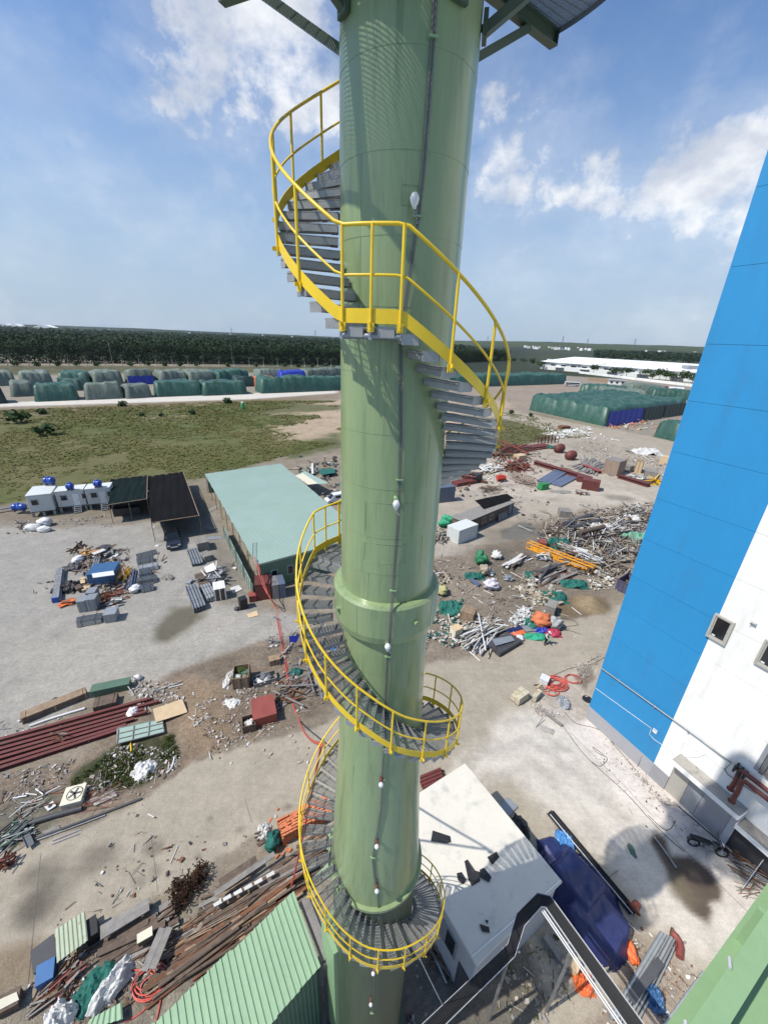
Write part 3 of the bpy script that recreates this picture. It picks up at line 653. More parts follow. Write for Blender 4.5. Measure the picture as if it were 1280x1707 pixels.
prevz = None
while a < A1-4:
    inflat = next((f_ for f_ in fl if f_[0] <= a < f_[1]), None)
    if inflat:
        w = (inflat[1]-inflat[0])/2
        for k in range(2): put_tread(inflat[0]+w*(k+.5), zr(a)-1.10, w)
        a = inflat[1]+3.5; continue
    put_tread(a, zr(a)-1.10)
    s_ = (zr(a)-zr(a+4))/4; a += max(.195/s_, 6.2) if s_ > 0 else 8
# landing edge beams
for f0, f1 in fl:
    for r_ in (None,):
        aa = [f0+(f1-f0)*i/8 for i in range(9)]; b = MB()
        b.tube([pol(q, 1.05, zr(q)-1.2) for q in aa], .035, 6); b.tube([pol(q, ro(q)-.06, zr(q)-1.2) for q in aa], .035, 6)
        for q in (f0, (f0+f1)/2, f1): b.bar(pol(q, .98, zr(q)-1.20), pol(q, ro(q)-.03, zr(q)-1.20), .05, .09)
        b.build('landing_frame', [m_grey], stair)

# ------------------------------------------------------------------ the round platform overhead
plat = empty('round_platform', AX, 0, 'round grated working platform on green steel brackets at the top of the stack', 'platform')
ZP, RP, RI = 32.85, 3.12, 1.02
def sector(a0, a1, name='grating_panel'):
    b = MB(); r_ = RI
    n = max(3, int((a1-a0)/5))
    while r_ <= RP:
        aa = [a0+(a1-a0)*i/n for i in range(n+1)]
        up = [pol(q, r_, ZP) for q in aa]; dn = [pol(q, r_, ZP-.026) for q in aa]; u2 = [pol(q, r_+.007, ZP) for q in aa]; d2 = [pol(q, r_+.007, ZP-.026) for q in aa]
        b.grid([up, u2]); b.grid([dn, up]); b.grid([u2, d2]); b.grid([d2, dn]); r_ += .036
    for i in range(2*n+1):
        q = a0+(a1-a0)*i/(2*n); b.bar(pol(q, RI, ZP-.01), pol(q, RP, ZP-.01), .006, .012)
    return b.build(name, [m_galv], plat)
for k in range(8): sector(-113+k*30.3, -113+k*30.3+30)
b = MB(); aa = [-113+i*2 for i in range(122)]
b.grid([[pol(q, RP+.01, ZP-.09) for q in aa], [pol(q, RP+.01, ZP+.06) for q in aa]]); b.grid([[pol(q, RP+.02, ZP+.06) for q in aa], [pol(q, RP+.02, ZP-.09) for q in aa]]); b.grid([[pol(q, RP+.01, ZP+.06) for q in aa], [pol(q, RP+.02, ZP+.06) for q in aa]])
b.build('edge_plate', [m_grey], plat)
for q in (-113, -58, -12, 34, 80, 128):
    b = MB()
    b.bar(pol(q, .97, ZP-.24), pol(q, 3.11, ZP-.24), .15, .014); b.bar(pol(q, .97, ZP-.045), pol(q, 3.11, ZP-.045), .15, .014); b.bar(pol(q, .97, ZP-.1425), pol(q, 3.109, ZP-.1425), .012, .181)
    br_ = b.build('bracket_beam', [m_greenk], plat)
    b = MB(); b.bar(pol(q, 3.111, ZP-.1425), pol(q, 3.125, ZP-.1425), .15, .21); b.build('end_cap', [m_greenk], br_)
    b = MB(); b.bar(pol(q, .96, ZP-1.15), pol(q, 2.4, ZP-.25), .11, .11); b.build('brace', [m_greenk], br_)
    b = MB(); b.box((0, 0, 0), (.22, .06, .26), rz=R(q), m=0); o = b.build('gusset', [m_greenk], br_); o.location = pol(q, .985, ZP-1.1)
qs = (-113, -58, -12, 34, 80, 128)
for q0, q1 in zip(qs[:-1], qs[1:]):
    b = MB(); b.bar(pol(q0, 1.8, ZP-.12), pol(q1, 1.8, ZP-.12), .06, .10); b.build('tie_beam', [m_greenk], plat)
# ------------------------------------------------------------------ the blue and white hall
WC = G(976, 1196); WT = R(27); Wd = Vector((math.sin(WT), -math.cos(WT), 0)); Wn = Vector((-math.cos(WT), -math.sin(WT), 0))
def Wp(px, py):                          # photo pixel -> (along wall, height)
    d = Vector(ray(px, py)); t_ = WC.dot(Wn)/d.dot(Wn); q = d*t_; return (q-WC).dot(Wd), H+q.z
hall = empty('factory_hall', WC, 0, 'very tall blue and white panelled factory hall with grey plinth and two small windows', 'building')
def WL(s, z, o=0.0): return Wd*s+Wn*o+Vector((0, 0, z))     # local point of the hall
def wbar(b, s0, z0, s1, z1, o0, o1, m=0):                  # box on the wall between two corners, from offset o0 to o1
    vs = [WL(s, z, o) for o in (o0, o1) for z in (z0, z1) for s in (s0, s1)]
    b.add(vs, [(0, 1, 3, 2), (4, 6, 7, 5), (0, 4, 5, 1), (2, 3, 7, 6), (0, 2, 6, 4), (1, 5, 7, 3)], m); return b
jz = [1.27, 2.95, 5.72, 8.38, 11.0, 13.6, 16.47, 19.3, 22.33, 25.3, 28.3, 31.92, 35.2, 38.6, 42]
SB = 5.28; SEND = 34.0
b = MB(); wbar(b, .13, -.3, SEND, 42.0, -26, -.09); b.build('wall_core', [m_dark], hall)
s_d0 = 10.0
pan_w = {}
for z0, z1 in zip(jz[:-1], jz[1:]):
    b = MB(); wbar(b, 0, z0+.008, SB-.001, z1-.008, -.09, 0.0); b.build('blue_panel', [m_blue], hall)
    if z0 < 2.9: continue
    b = MB(); wbar(b, SB+.001, z0+.008, SEND, z1-.008, -.09, 0.0); b.build('white_panel', [m_wallwhite], hall)
b = MB(); wbar(b, 0, 1.278, .125, 42, -26, -.095); b.build('end_wall', [m_blue], hall)
b = MB(); wbar(b, -.02, -.3, SB, 1.262, -.09, .03); wbar(b, -.02, -.3, .12, 1.262, -26, -.09); b.build('plinth', [m_plinth], hall)
# lower white zone with the doors and the roller opening
so, zo = Wp(1237, 1370); so = so-.1
b = MB(); wbar(b, SB+.001, 2.70, so+7, 2.942, -.09, 0.0)
wbar(b, SB+.001, 1.27, 6.35, 2.699, -.09, -.001); b.build('white_panel', [m_wallwhite], hall)
b = MB(); wbar(b, SB+.001, -.3, 6.35, 1.262, -.09, .03); b.build('plinth', [m_plinth], hall)
for a0, a1, mm in [(6.36, 7.35, m_alu), (7.37, 8.2, m_grey), (8.22, so-.35, m_plinth)]:
    b = MB(); wbar(b, a0, -.02, a1, 2.69, -.09, -.04); d_ = b.build('door', [mm], hall)
    b = MB(); wbar(b, a1-.12, 1.0, a1-.08, 1.12, -.04, -.01); b.build('handle', [m_chrome], d_)
b = MB(); wbar(b, so-.34, -.3, so, 2.69, -.09, .04); b.build('pillar', [m_wallgrey], hall)
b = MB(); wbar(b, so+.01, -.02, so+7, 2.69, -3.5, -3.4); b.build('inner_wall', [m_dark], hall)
# windows
def window(s0, z0, w, h):
    f = MB(); t_ = .11
    for (a, c, e, g) in ((0, 0, w, t_), (0, h-t_, w, h), (0, t_, t_, h-t_), (w-t_, t_, w, h-t_)): wbar(f, s0+a, z0+c, s0+e, z0+g, .0, .16)
    fr = f.build('window', [m_alu], hall)
    f = MB(); t2 = .18
    for (a, c, e, g) in ((t_, t_, w-t_, t2), (t_, h-t2, w-t_, h-t_), (t_, t2, t2, h-t2), (w-t2, t2, w-t_, h-t2)): wbar(f, s0+a, z0+c, s0+e, z0+g, .02, .10)
    f.build('sash', [m_alu], fr)
    f = MB(); wbar(f, s0+t2, z0+t2, s0+w-t2, z0+h-t2, .02, .05); f.build('pane', [m_glass], fr)
    f = MB(); wbar(f, s0+t2+.03, z0+t2+.03, s0+t2+.2, z0+t2+.12, .05, .055); f.build('sticker', [m_plast], fr)
    f = MB(); wbar(f, s0+w-t2+.01, z0+h*.5, s0+w-t2+.05, z0+h*.5+.12, .10, .14); f.build('handle', [m_chrome], fr)
q0 = Wp(1175, 1058); q1 = Wp(1227, 1039)
wz0, wz1 = 12.42, 14.03; ws = 5.12
window(ws, wz0, 1.0, wz1-wz0)
s2, _ = Wp(1259, 1101); window(s2, wz0, 1.0, wz1-wz0)
# wall services, each a part of the hall
def wpipe(name, pts, r_, m, o=.10, n=8):
    b = MB(); b.tube([WL(*Wp(*q), o) for q in pts], r_, n); return b.build(name, [m], hall)
mp_ = wpipe('service_pipe', [(1004, 1113), (1060, 1153), (1120, 1196), (1170, 1232), (1221, 1271), (1209, 1281), (1215, 1290), (1262, 1322)], .045, m_galv, .14)
for q in [(1033, 1134), (1149, 1219), (1092, 1177)]:
    s, z = Wp(*q); b = MB(); wbar(b, s-.03, z-.18, s+.03, z+.04, .0, .1); b.build('pipe_bracket', [m_galv], hall)
wpipe('conduit', [(993, 1147), (1040, 1181), (1086, 1214), (1083, 1224), (1090, 1232), (1130, 1260), (1180, 1300)], .018, m_plast, .04, 6)
wpipe('thin_conduit', [(1130, 1262), (1140, 1238), (1180, 1262), (1215, 1288)], .012, m_plast, .03, 6)
wpipe('thin_conduit', [(1135, 1262), (1165, 1262), (1178, 1256)], .012, m_plast, .03, 6)
s, z = Wp(1092, 1219); b = MB()
for (a, c, e, g) in ((-.14, -.14, .14, -.10), (-.14, .10, .14, .14), (-.14, -.10, -.10, .10), (.10, -.10, .14, .10)): wbar(b, s+a, z+c, s+e, z+g, 0, .06)
v_ = b.build('wall_vent', [m_plast], hall); b = MB(); wbar(b, s-.10, z-.10, s+.10, z+.02, .001, .05); b.build('flap', [m_plast], v_); b = MB(); wbar(b, s-.10, z+.021, s+.10, z+.10, .001, .01); b.build('vent_hole', [m_black], v_)
s, z = Wp(1258, 1038); b = MB(); wbar(b, s-.12, z-.02, s+.12, z+.02, 0, .2); wbar(b, s-.12, z-.14, s-.09, z-.021, 0, .2); b.build('wall_hook', [m_alu], hall)
# canopy slabs
def canopy(sA, sB_, zc, out_, mm):
    b = MB(); wbar(b, sA, zc-.16, sB_, zc, .0, out_); c = b.build('canopy', [mm], hall)
    b = MB(); wbar(b, sA-.02, zc-.30, sB_+.02, zc+.02, out_, out_+.04); wbar(b, sA-.05, zc-.2, sA-.001, zc+.02, .02, out_); wbar(b, sB_+.001, zc-.2, sB_+.05, zc+.02, .02, out_); b.build('fascia', [m_wallwhite], c)
    return c
sA, zA = Wp(1133, 1260); sB_, zB = Wp(1250, 1345); zc = (zA+zB)/2
canopy(sA, sB_, zc, 1.0, m_conc)
sC, zC = Wp(1262, 1318); canopy(so+.1, so+7, 2.95, .9, m_woodg)
# vertical trunking and the red fire main
s3, z3 = Wp(1252, 1268)
for k in range(4):
    b = MB(); wbar(b, s3+.25+k*.24, z3-.2, s3+.25+k*.24+.2, 16, .02, .22+.05*(k % 2)); b.build('cable_riser', [[m_grey, m_conduit, m_steel, m_grey][k]], hall)
def fire(px0, px1, o):
    s0, z0 = Wp(*px0); s1, z1 = Wp(*px1)
    b = MB(); b.tube([WL(s0, z0, o), WL(s0+.02, (z0+z1)/2, o), WL(s1, z1+.12, o), WL(s1+.12, z1+.2, o), WL(s1+1.2, z1+.2, o), WL(s1+4, z1+.2, o)], .13, 12); r1 = b.build('fire_main', [m_red], hall)
    b = MB(); b.tube([WL(s0, z0-.06, o), WL(s0, z0-.001, o)], .19, 14); b.build('flange', [m_rust], r1)
fire((1223, 1311), (1237, 1283), .35); fire((1231, 1326), (1247, 1295), .75)
for k in range(3):
    s0, z0 = Wp(1232+7*k, 1274+7*k); b = MB(); wbar(b, s0-.05, z0-.35, s0+.05, z0+.1, .02, .5); b.build('pipe_bracket', [m_dark], hall)

# ------------------------------------------------------------------ low building with the pale flat roof
ZR = 4.2
A, B_, C_ = G(775, 1273, ZR), G(937, 1470, ZR), G(795, 1610, ZR); D_ = A+C_-B_
def lerp2(a, b, k): return a+(b-a)*k
cen = (A+B_+C_+D_)/4; fr_ = empty('flat_roofed_block', (cen.x, cen.y, 0), 0, 'low grey block with a pale flat cement roof littered with black scraps', 'building')
def L2(p): return (p.x-cen.x, p.y-cen.y)
def inset(k): return [L2(cen+(q-cen)*k) for q in (A, D_, C_, B_)]
b = MB(); b.prism(inset(1.0), ZR-.16, ZR); b.build('roof', [m_roofconc], fr_)
b = MB(); b.prism(inset(.965), -.2, ZR-.161); b.build('wall', [m_wallgrey], fr_)
e1 = (C_-D_).normalized(); n1 = Vector((e1.y, -e1.x, 0)); n1 = n1 if n1.dot(C_-A) > 0 or True else -n1
if n1.dot(cen-D_) > 0: n1 = -n1
side_mid = cen+((D_+C_)/2-cen)*.965
b = MB()
def sb(b, u0, z0, u1, z1, o0, o1):
    vs = []
    for o in (o0, o1):
        for z in (z0, z1):
            for u in (u0, u1):
                q = side_mid+e1*u+n1*o; vs.append((q.x-cen.x, q.y-cen.y, z))
    b.add(vs, [(0, 1, 3, 2), (4, 6, 7, 5), (0, 4, 5, 1), (2, 3, 7, 6), (0, 2, 6, 4), (1, 5, 7, 3)])
uw = (G(762, 1548, 2.6)-side_mid).dot(e1)
sb(b, uw-.55, 1.7, uw+.55, 3.2, .0, .05); w_ = b.build('window', [m_grey], fr_); b = MB(); sb(b, uw-.1, 1.85, uw+.45, 3.1, .05, .06); b.build('pane', [m_glass], w_)
b = MB(); sb(b, uw+.8, .1, uw+1.7, 2.2, .0, .05); b.build('door', [m_greyd], fr_)
ow = (A-D_).length
b = MB(); b.tube([(L2(C_)[0]+e1.x*-.3, L2(C_)[1]+e1.y*-.3, ZR+.02), (L2(B_)[0]*.98, L2(B_)[1]*.98, ZR+.02)], .03, 6); b.build('conduit', [m_plast], fr_)
def scrap_sheet(pts, label, name='rubber_sheet', m=m_black, z=ZR, cat='rubber sheet', group=None, curl=.05, thick=.02):
    q = [G(x, y, z) for x, y in pts]; c = sum(q, Vector())/len(q); o_ = []
    pr = [(p_.x-c.x, p_.y-c.y) for p_ in q]
    ar = sum(pr[i][0]*pr[(i+1) % len(pr)][1]-pr[(i+1) % len(pr)][0]*pr[i][1] for i in range(len(pr)))
    if ar < 0: pr = pr[::-1]
    b = MB(); n = len(pr)
    top = [(x, y, .015+thick+curl*rnd.random()) for x, y in pr]; bot = [(x, y, zq-thick) for (x, y, zq) in top]
    b.add(top+[(0, 0, .02+thick)]+bot, [(i, (i+1) % n, n) for i in range(n)]+[(n+1+i, n+1+(i+1) % n, (i+1) % n, i) for i in range(n)], 0, False)
    o = b.build(name, [m], loc=(c.x, c.y, z)); return tag(o, label, cat, group)
scrap_sheet([(721, 1386), (750, 1395), (751, 1405), (744, 1407), (718, 1403)], 'largest loose black sheet, lying alone near the stack on the pale roof')
scrap_sheet([(812, 1430), (827, 1421), (832, 1430), (820, 1443)], 'black sheet scrap nearest the tarp side of the pale roof')
scrap_sheet([(774, 1437), (779, 1434), (791, 1453), (799, 1455), (800, 1470), (786, 1478), (780, 1466)], 'long ragged black strip in the cluster mid roof')
scrap_sheet([(799, 1452), (806, 1448), (819, 1464), (815, 1473), (800, 1464)], 'curled black scrap right of the long strip on the roof')
scrap_sheet([(761, 1457), (769, 1455), (777, 1468), (771, 1476), (763, 1468)], 'torn black scrap left of the long strip on the roof')
scrap_sheet([(799, 1542), (815, 1547), (816, 1557), (803, 1554)], 'small black square by itself near the front roof corner')
scrap_sheet([(808, 1535), (814, 1536), (812, 1542)], 'tiny black offcut beside the small black square on the roof')

# ------------------------------------------------------------------ black cable tray on posts
ZT = 6.4
outer = [(690, 1722), (846, 1575), (861, 1524), (895, 1490), (917, 1495), (1085, 1726)]
inner = [(722, 1730), (858, 1596), (874, 1545), (902, 1513), (909, 1514), (1055, 1726)]
o3 = [G(x, y, ZT) for x, y in outer]; i3 = [G(x, y, ZT) for x, y in inner]; tb = o3[2]
tray = empty('cable_tray', (tb.x, tb.y, 0), 0, 'long bent black cable tray with bright edges running past the pale roof', 'cable tray')
def TL(v, dz=0): return Vector((v.x-tb.x, v.y-tb.y, v.z+dz))
for k in range(len(o3)-1):
    b = MB(); b.grid([[TL(o3[k]), TL(o3[k+1])], [TL(i3[k]), TL(i3[k+1])]], smooth=False); b.grid([[TL(i3[k], -.02), TL(i3[k+1], -.02)], [TL(o3[k], -.02), TL(o3[k+1], -.02)]], smooth=False); b.build('tray_floor', [m_greyd], tray)
for nm, pp in (('outer', o3), ('inner', i3)):
    b = MB(); b.tube([TL(q, .05) for q in pp], .012, 6); 
    for k in range(len(pp)-1): b.bar(TL(pp[k], .03), TL(pp[k+1], .03), .012, .09)
    b.build('side_rail', [m_chrome], tray)
for k in range(7):
    f_ = (k+1)/8; b = MB(); b.tube([TL(a.lerp(c, f_+.02*math.sin(i*2.3+k)), .025+.004*(k % 2)) for i, (a, c) in enumerate(zip(o3, i3))], .026, 6); b.build('cable', [m_black], tray)
for k, dx in ((0, .10), (1, .19)):
    pts = [Vector((q.x, q.y, q.z)) for q in i3[3:]]; dirn = (pts[-1]-pts[1]).normalized(); sd = Vector((dirn.y, -dirn.x, 0))
    if sd.x > 0: sd = -sd
    b = MB(); b.tube([TL(pts[1]+sd*dx, -.05), TL(pts[-1]+sd*dx, -.05)], .032, 8); cc_ = b.build('conduit', [m_chrome], tray)
for q in (o3[1].lerp(i3[1], .5), o3[4].lerp(o3[5], .35).lerp(i3[4].lerp(i3[5], .35), .5), o3[0].lerp(i3[0], .5), o3[5].lerp(i3[5], .5)):
    v = TL(q); b = MB(); b.bar((v.x, v.y, 0), (v.x, v.y, ZT-.03), .09, .09); b.bar((v.x-.35, v.y, ZT-.08), (v.x+.35, v.y, ZT-.08), .06, .06); b.build('post', [m_steel], tray)

# ------------------------------------------------------------------ mint corrugated lean-to at the bottom
ZM = 6.0
def sheeted_roof(root, org, ex, ey, z, W_, L_, sheet, pitch, mat_, slope=0.0, rib=.03, flip=False, gap=.004, name='roof_sheet'):
    """sheets side by side along ex, ribs running along ey; org/ex/ey local vectors"""
    n = int(math.ceil(W_/sheet)); obs = []
    for i in range(n):
        x0, x1 = i*sheet, min((i+1)*sheet, W_); b = MB(); k = max(2, int(round((x1-x0)/pitch))); prof = []
        for j in range(k):
            xa = x0+(x1-x0)*j/k; p_ = (x1-x0)/k
            prof += [(xa, 0), (xa+p_*.58, 0), (xa+p_*.68, rib), (xa+p_*.90, rib)]
        prof.append((x1, 0))
        lift = .006*(i % 2)
        rows = []
        for t_ in (0, L_):
            rows.append([org+ex*x+ey*(t_+.03*((i*7) % 3-1))+Vector((0, 0, z+h_+lift-slope*t_)) for x, h_ in prof])
        rev = [[v-Vector((0, 0, .006)) for v in r_] for r_ in rows][::-1]
        b.grid(rows, smooth=False); b.grid(rev, smooth=False); obs.append(b.build(name, [mat_], root))
    return obs
Q1, Q2, Q3 = G(490, 1487, ZM), G(535, 1612, ZM), G(255, 1707, ZM)
ex = (Q3-Q1).normalized(); ey = (Q2-Q1); LY = ey.length; ey.normalize()
mint = empty('lean_to_shed', (Q1.x, Q1.y, 0), 0, 'shed with a mint green corrugated roof beside the foot of the stack', 'shed')
sheeted_roof(mint, Vector((0, 0, 0)), ex, ey, ZM, 7.2, LY, .92, .23, m_shedg, .02, .045)
b = MB(); o0 = ex*.08+ey*(LY-.25)
k = 40
for row, (oo, fl_) in enumerate(((ey*(LY-.22), 1), (ey*.2, -1))):
    top = []; bot = []
    for j in range(k*2+1):
        q = oo+ex*(.06+7.0*j/(k*2))+ey*(.04*(1 if (j//1) % 2 else 0)*fl_); top.append(q+Vector((0, 0, ZM-.16))); bot.append(q)
    b = MB(); b.grid([top, bot], smooth=False); b.grid([[v-ey*.005*fl_ for v in bot], [v-ey*.005*fl_ for v in top]], smooth=False); b.build('wall_sheet', [m_shedw], mint)
b = MB(); b.bar(ey*.2+ex*.05, ey*(LY-.2)+ex*.05, .04, 0.04); b.add([ey*.2+ex*.04, ey*(LY-.22)+ex*.04, ey*(LY-.22)+ex*.04+Vector((0, 0, ZM-.1)), ey*.2+ex*.04+Vector((0, 0, ZM-.1))], [(0, 1, 2, 3)]); b.build('gable_wall', [m_shedw], mint)
# trunking that runs along its gable and drops
T0, T1 = G(508, 1500, 6.25), G(546, 1597, 6.25)
trk = empty('cable_trunking', (T1.x, T1.y, 0), 0, 'grey brown flat trunking along the gable of the mint shed, turning down at its end', 'trunking')
b = MB(); tv = T0-T1; b.bar((0, 0, 6.2), (tv.x, tv.y, 6.2), .34, .14); b.build('cover', [m_woodg], trk)
b = MB(); b.bar((-tv.x*.02, -tv.y*.02, 0), (-tv.x*.02, -tv.y*.02, 6.12), .34, .14, up=(tv.x, tv.y, 0)); b.build('drop', [m_greyd], trk)
for s_ in (-1, 1):
    b = MB(); sd = Vector((-tv.y, tv.x, 0)).normalized()*(.20*s_); b.bar(Vector((0, 0, 6.22))+sd, Vector((tv.x, tv.y, 6.22))+sd, .05, .2); b.build('edge_rail', [m_black], trk)
gq = [G(x, y, 8.6) for x, y in [(535, 1532), (556, 1592), (612, 1556), (585, 1495)]]
gc = sum(gq, Vector())/4
gb = empty('green_duct_box', (gc.x, gc.y, 0), 0, 'pale green steel duct box joining the foot of the stack', 'duct')
b = MB(); b.prism([(q.x-gc.x, q.y-gc.y) for q in gq], 1.2, 8.6); b.build('casing', [m_green2], gb)
for q in gq: 
    b = MB(); b.box(((q.x-gc.x)*.85, (q.y-gc.y)*.85, .6), (.1, .1, 1.199)); b.build('leg', [m_green2], gb)
# ------------------------------------------------------------------ the green steel beam right under the viewer
ZB = 24.0
k2a, k2b, k3a, k3b = G(1263, 1540, ZB), G(1152, 1703, ZB), G(1280, 1598, ZB), G(1218, 1707, ZB)
bd = (k2b-k2a).normalized(); bn_ = Vector((-bd.y, bd.x, 0)); bn_ = bn_ if bn_.x > 0 else -bn_
wtop = (k3b-k2b).dot(bn_)
beam = empty('green_steel_beam', (k2b.x, k2b.y, ZB), 0, 'wide pale green steel girder close below the viewer at the lower right corner', 'girder')
b = MB()
def bb(u0, u1, w0, w1, z0, z1):
    vs = [bd*u+bn_*w+Vector((0, 0, z)) for z in (z0, z1) for w in (w0, w1) for u in (u0, u1)]
    b.add(vs, [(0, 2, 3, 1), (4, 5, 7, 6), (0, 1, 5, 4), (2, 6, 7, 3), (0, 4, 6, 2), (1, 3, 7, 5)])
bb(-9, .8, 0, wtop, -.02, 0); b.build('top_flange', [m_green2], beam)
b = MB(); bb(-9, .8, wtop*.45, wtop*.55, -.5, -.021); b.build('web', [m_green2], beam)
lo = (G(1231, 1540, ZB-.52)-k2b).dot(bn_)
b = MB(); bb(-9, .8, lo, wtop*1.0, -.54, -.501); b.build('bottom_flange', [m_green2], beam)
b = MB(); bb(-9, .8, wtop*1.001, wtop+1.3, -.6, -.55); fl2 = b.build('deck_plate', [m_green2], beam)
for u in (-3.2, -1.15, .35):
    b = MB(); bb(u, u+.03, lo+.03, wtop*.45-.001, -.50, -.022); b.build('stiffener', [m_green2], beam)
for u, w in ((-.55, -.02), (-.5, wtop+.25), (.05, -.02)):
    b = MB(); p0 = bd*u+bn_*w+Vector((0, 0, .03)); b.tube([p0, p0+bd*.06+bn_*.03], .012, 6); b.build('weld_stub', [m_chrome], beam)

# ------------------------------------------------------------------ long shed with the pale green roof
ZS = 3.7
S1, S2, S4 = G(341, 790, ZS), G(466, 771, ZS), G(427, 941, ZS)
S3 = G(613, 896, ZS)
ls = empty('long_shed', (S4.x, S4.y, 0), 0, 'long workshop shed with a pale grey green sheet roof in front of the meadow', 'shed')
vx = (S1-S4); LX = vx.length; vx.normalize(); vy = ((S3-S4).normalized()+(S2-S1).normalized()).normalized(); LW = ((S3-S4).length+(S2-S1).length)/2
sheeted_roof(ls, Vector((0, 0, 0)), vx, vy, ZS, LX, LW, 1.05, .35, m_roofg, 0, .035)
b = MB(); b.bar(vy*.3+Vector((0, 0, 1.75)), vy*(LW-.3)+Vector((0, 0, 1.75)), .12, 3.6)
fw = b.build('front_wall', [m_shedw], ls)
for u0, u1, z0 in ((1.6, 2.4, 1.2), (3.6, 4.4, 1.2), (4.9, 5.7, 1.2), (7.3, 8.1, 1.2)):
    b = MB(); b.bar(vy*u0-vx*.08+Vector((0, 0, z0+.6)), vy*u1-vx*.08+Vector((0, 0, z0+.6)), .05, 1.2); w_ = b.build('window', [m_wallgrey], ls)
    b = MB(); b.bar(vy*(u0+.08)-vx*.11+Vector((0, 0, z0+.6)), vy*(u1-.08)-vx*.11+Vector((0, 0, z0+.6)), .02, 1.04); b.build('pane', [m_glass], w_)
for nm, o_ in (('side_wall', vy*1.3), ('side_wall', vy*(LW-.3))):
    b = MB(); b.bar(o_+vx*.3+Vector((0, 0, 1.75)), o_+vx*(LX-.3)+Vector((0, 0, 1.75)), .1, 3.6); b.build(nm, [m_shedw], ls)
b = MB(); b.bar(vx*(LX-.2)+vy*.3+Vector((0, 0, 1.75)), vx*(LX-.2)+vy*(LW-.3)+Vector((0, 0, 1.75)), .1, 3.6); b.build('back_wall', [m_shedw], ls)
for k in range(9):
    q = vx*(.3+(LX-.6)*k/8)+vy*.12; b = MB(); b.bar(q, q+Vector((0, 0, ZS-.05)), .08, .08); b.build('post', [m_steel], ls)
b = MB(); b.bar(vy*.05+Vector((0, 0, ZS-.1))-vx*.05, vy*(LW-.05)+Vector((0, 0, ZS-.1))-vx*.05, .05, .22); b.build('gutter', [m_roofg], ls)
# screen of sheets beside it
E0, E1 = G(373, 892), G(424, 998)
sc_ = empty('sheet_screen', (E1.x, E1.y, 0), 0, 'low grey green sheet fence along the left side of the long shed', 'fence')
ev = (E0-E1); EL = ev.length; ev.normalize(); en = Vector((-ev.y, ev.x, 0))
for k in range(int(EL/1.05)):
    b = MB(); q = ev*(k*1.05); b.bar(q+Vector((0, 0, .95)), q+ev*1.04+Vector((0, 0, .95)), .03, 1.85+.03*(k % 3)); b.build('sheet', [m_roofg if k % 4 else m_shedw], sc_)
    b = MB(); b.box((*(q+en*.05)[:2], .9), (.05, .05, 1.8)); b.build('post', [m_steel], sc_)
# ------------------------------------------------------------------ far country: plantation, palms, lamp posts, warehouse, villages, pylons
def leaf_cloud(b, c, rx, ry, rz, n, s, r_, m=0):         # leaf-sized faces through the volume of a crown
    for _ in range(n):
        while True:
            x, y, z = r_.uniform(-1, 1), r_.uniform(-1, 1), r_.uniform(-1, 1)
            d = x*x+y*y+z*z
            if .25 < d < 1: break
        p = Vector((c[0]+x*rx, c[1]+y*ry, c[2]+z*rz)); q = Vector((x+r_.uniform(-.8, .8), y+r_.uniform(-.8, .8), z*1.2+r_.uniform(-.3, 1.0))).normalized()
        t1 = q.cross(Vector((r_.uniform(-1, 1), r_.uniform(-1, 1), r_.uniform(-1, 1)))).normalized(); t2 = q.cross(t1)
        k = s*r_.uniform(.6, 1.3); b.add([p-t1*k-t2*k*.6, p+t1*k-t2*k*.5, p+t1*k*.8+t2*k*.6, p-t1*k*.7+t2*k*.7], [(0, 1, 2, 3)], m)
fr = random.Random(5)
fb = MB()
def crown(x, y, h, w, n, s, low=False):
    leaf_cloud(fb, (x, y, h-w*.45), w*.62, w*.62, w*.55, n, s, fr)
    if low: leaf_cloud(fb, (x+fr.uniform(-1, 1), y-w*.1, h*.32), w*.62, w*.5, h*.36, n, s, fr)
# left plantation: front face runs from far left to behind the stack and on to the right
edge_l = [(-420, 609), (0, 605.5), (280, 606.5), (560, 608), (760, 605), (905, 598)]
fe = [G(x, y) for x, y in edge_l]
def edge_y(x):
    for a, c in zip(fe[:-1], fe[1:]):
        if a.x <= x <= c.x: return a.y+(c.y-a.y)*(x-a.x)/(c.x-a.x)
    return fe[0].y if x < fe[0].x else 1e9
x = -640
while x < 205:
    for row in range(3):
        yy = edge_y(x)+6+row*6+fr.uniform(-1.5, 1.5); crown(x+fr.uniform(-2, 2), yy, fr.uniform(13.0, 17.5), fr.uniform(6.5, 9), 120 if row < 2 else 70, .55, row < 2)
    x += 3.6
for k in range(5200):
    d_ = 24+2900*fr.random()**2.4; u_ = fr.uniform(-1.35, .33); yb = 440+d_; x = u_*yb
    if yb < edge_y(x)+22 or x > 205+.05*d_: continue
    sc_ = 1+d_/700; crown(x, yb, fr.uniform(14.5, 18.5), fr.uniform(8, 10)*sc_, 26, 1.1*sc_)
tag(fb.build('forest', [m_forest]), 'dark dense plantation wood filling the plain to the horizon', kind='stuff')
# right hand woods and fields behind the warehouse
fb = MB()
for k in range(1500):
    yb = fr.uniform(950, 2300); x = yb*fr.uniform(.47, .86)
    if (fr.random() < .5 and x < yb*.56): continue
    crown(x, yb, fr.uniform(9, 15), fr.uniform(10, 16)*(yb/1200), 12, 2.4*(yb/1200))
tag(fb.build('forest', [m_forest]), 'dark far wood behind the white warehouse', kind='stuff')
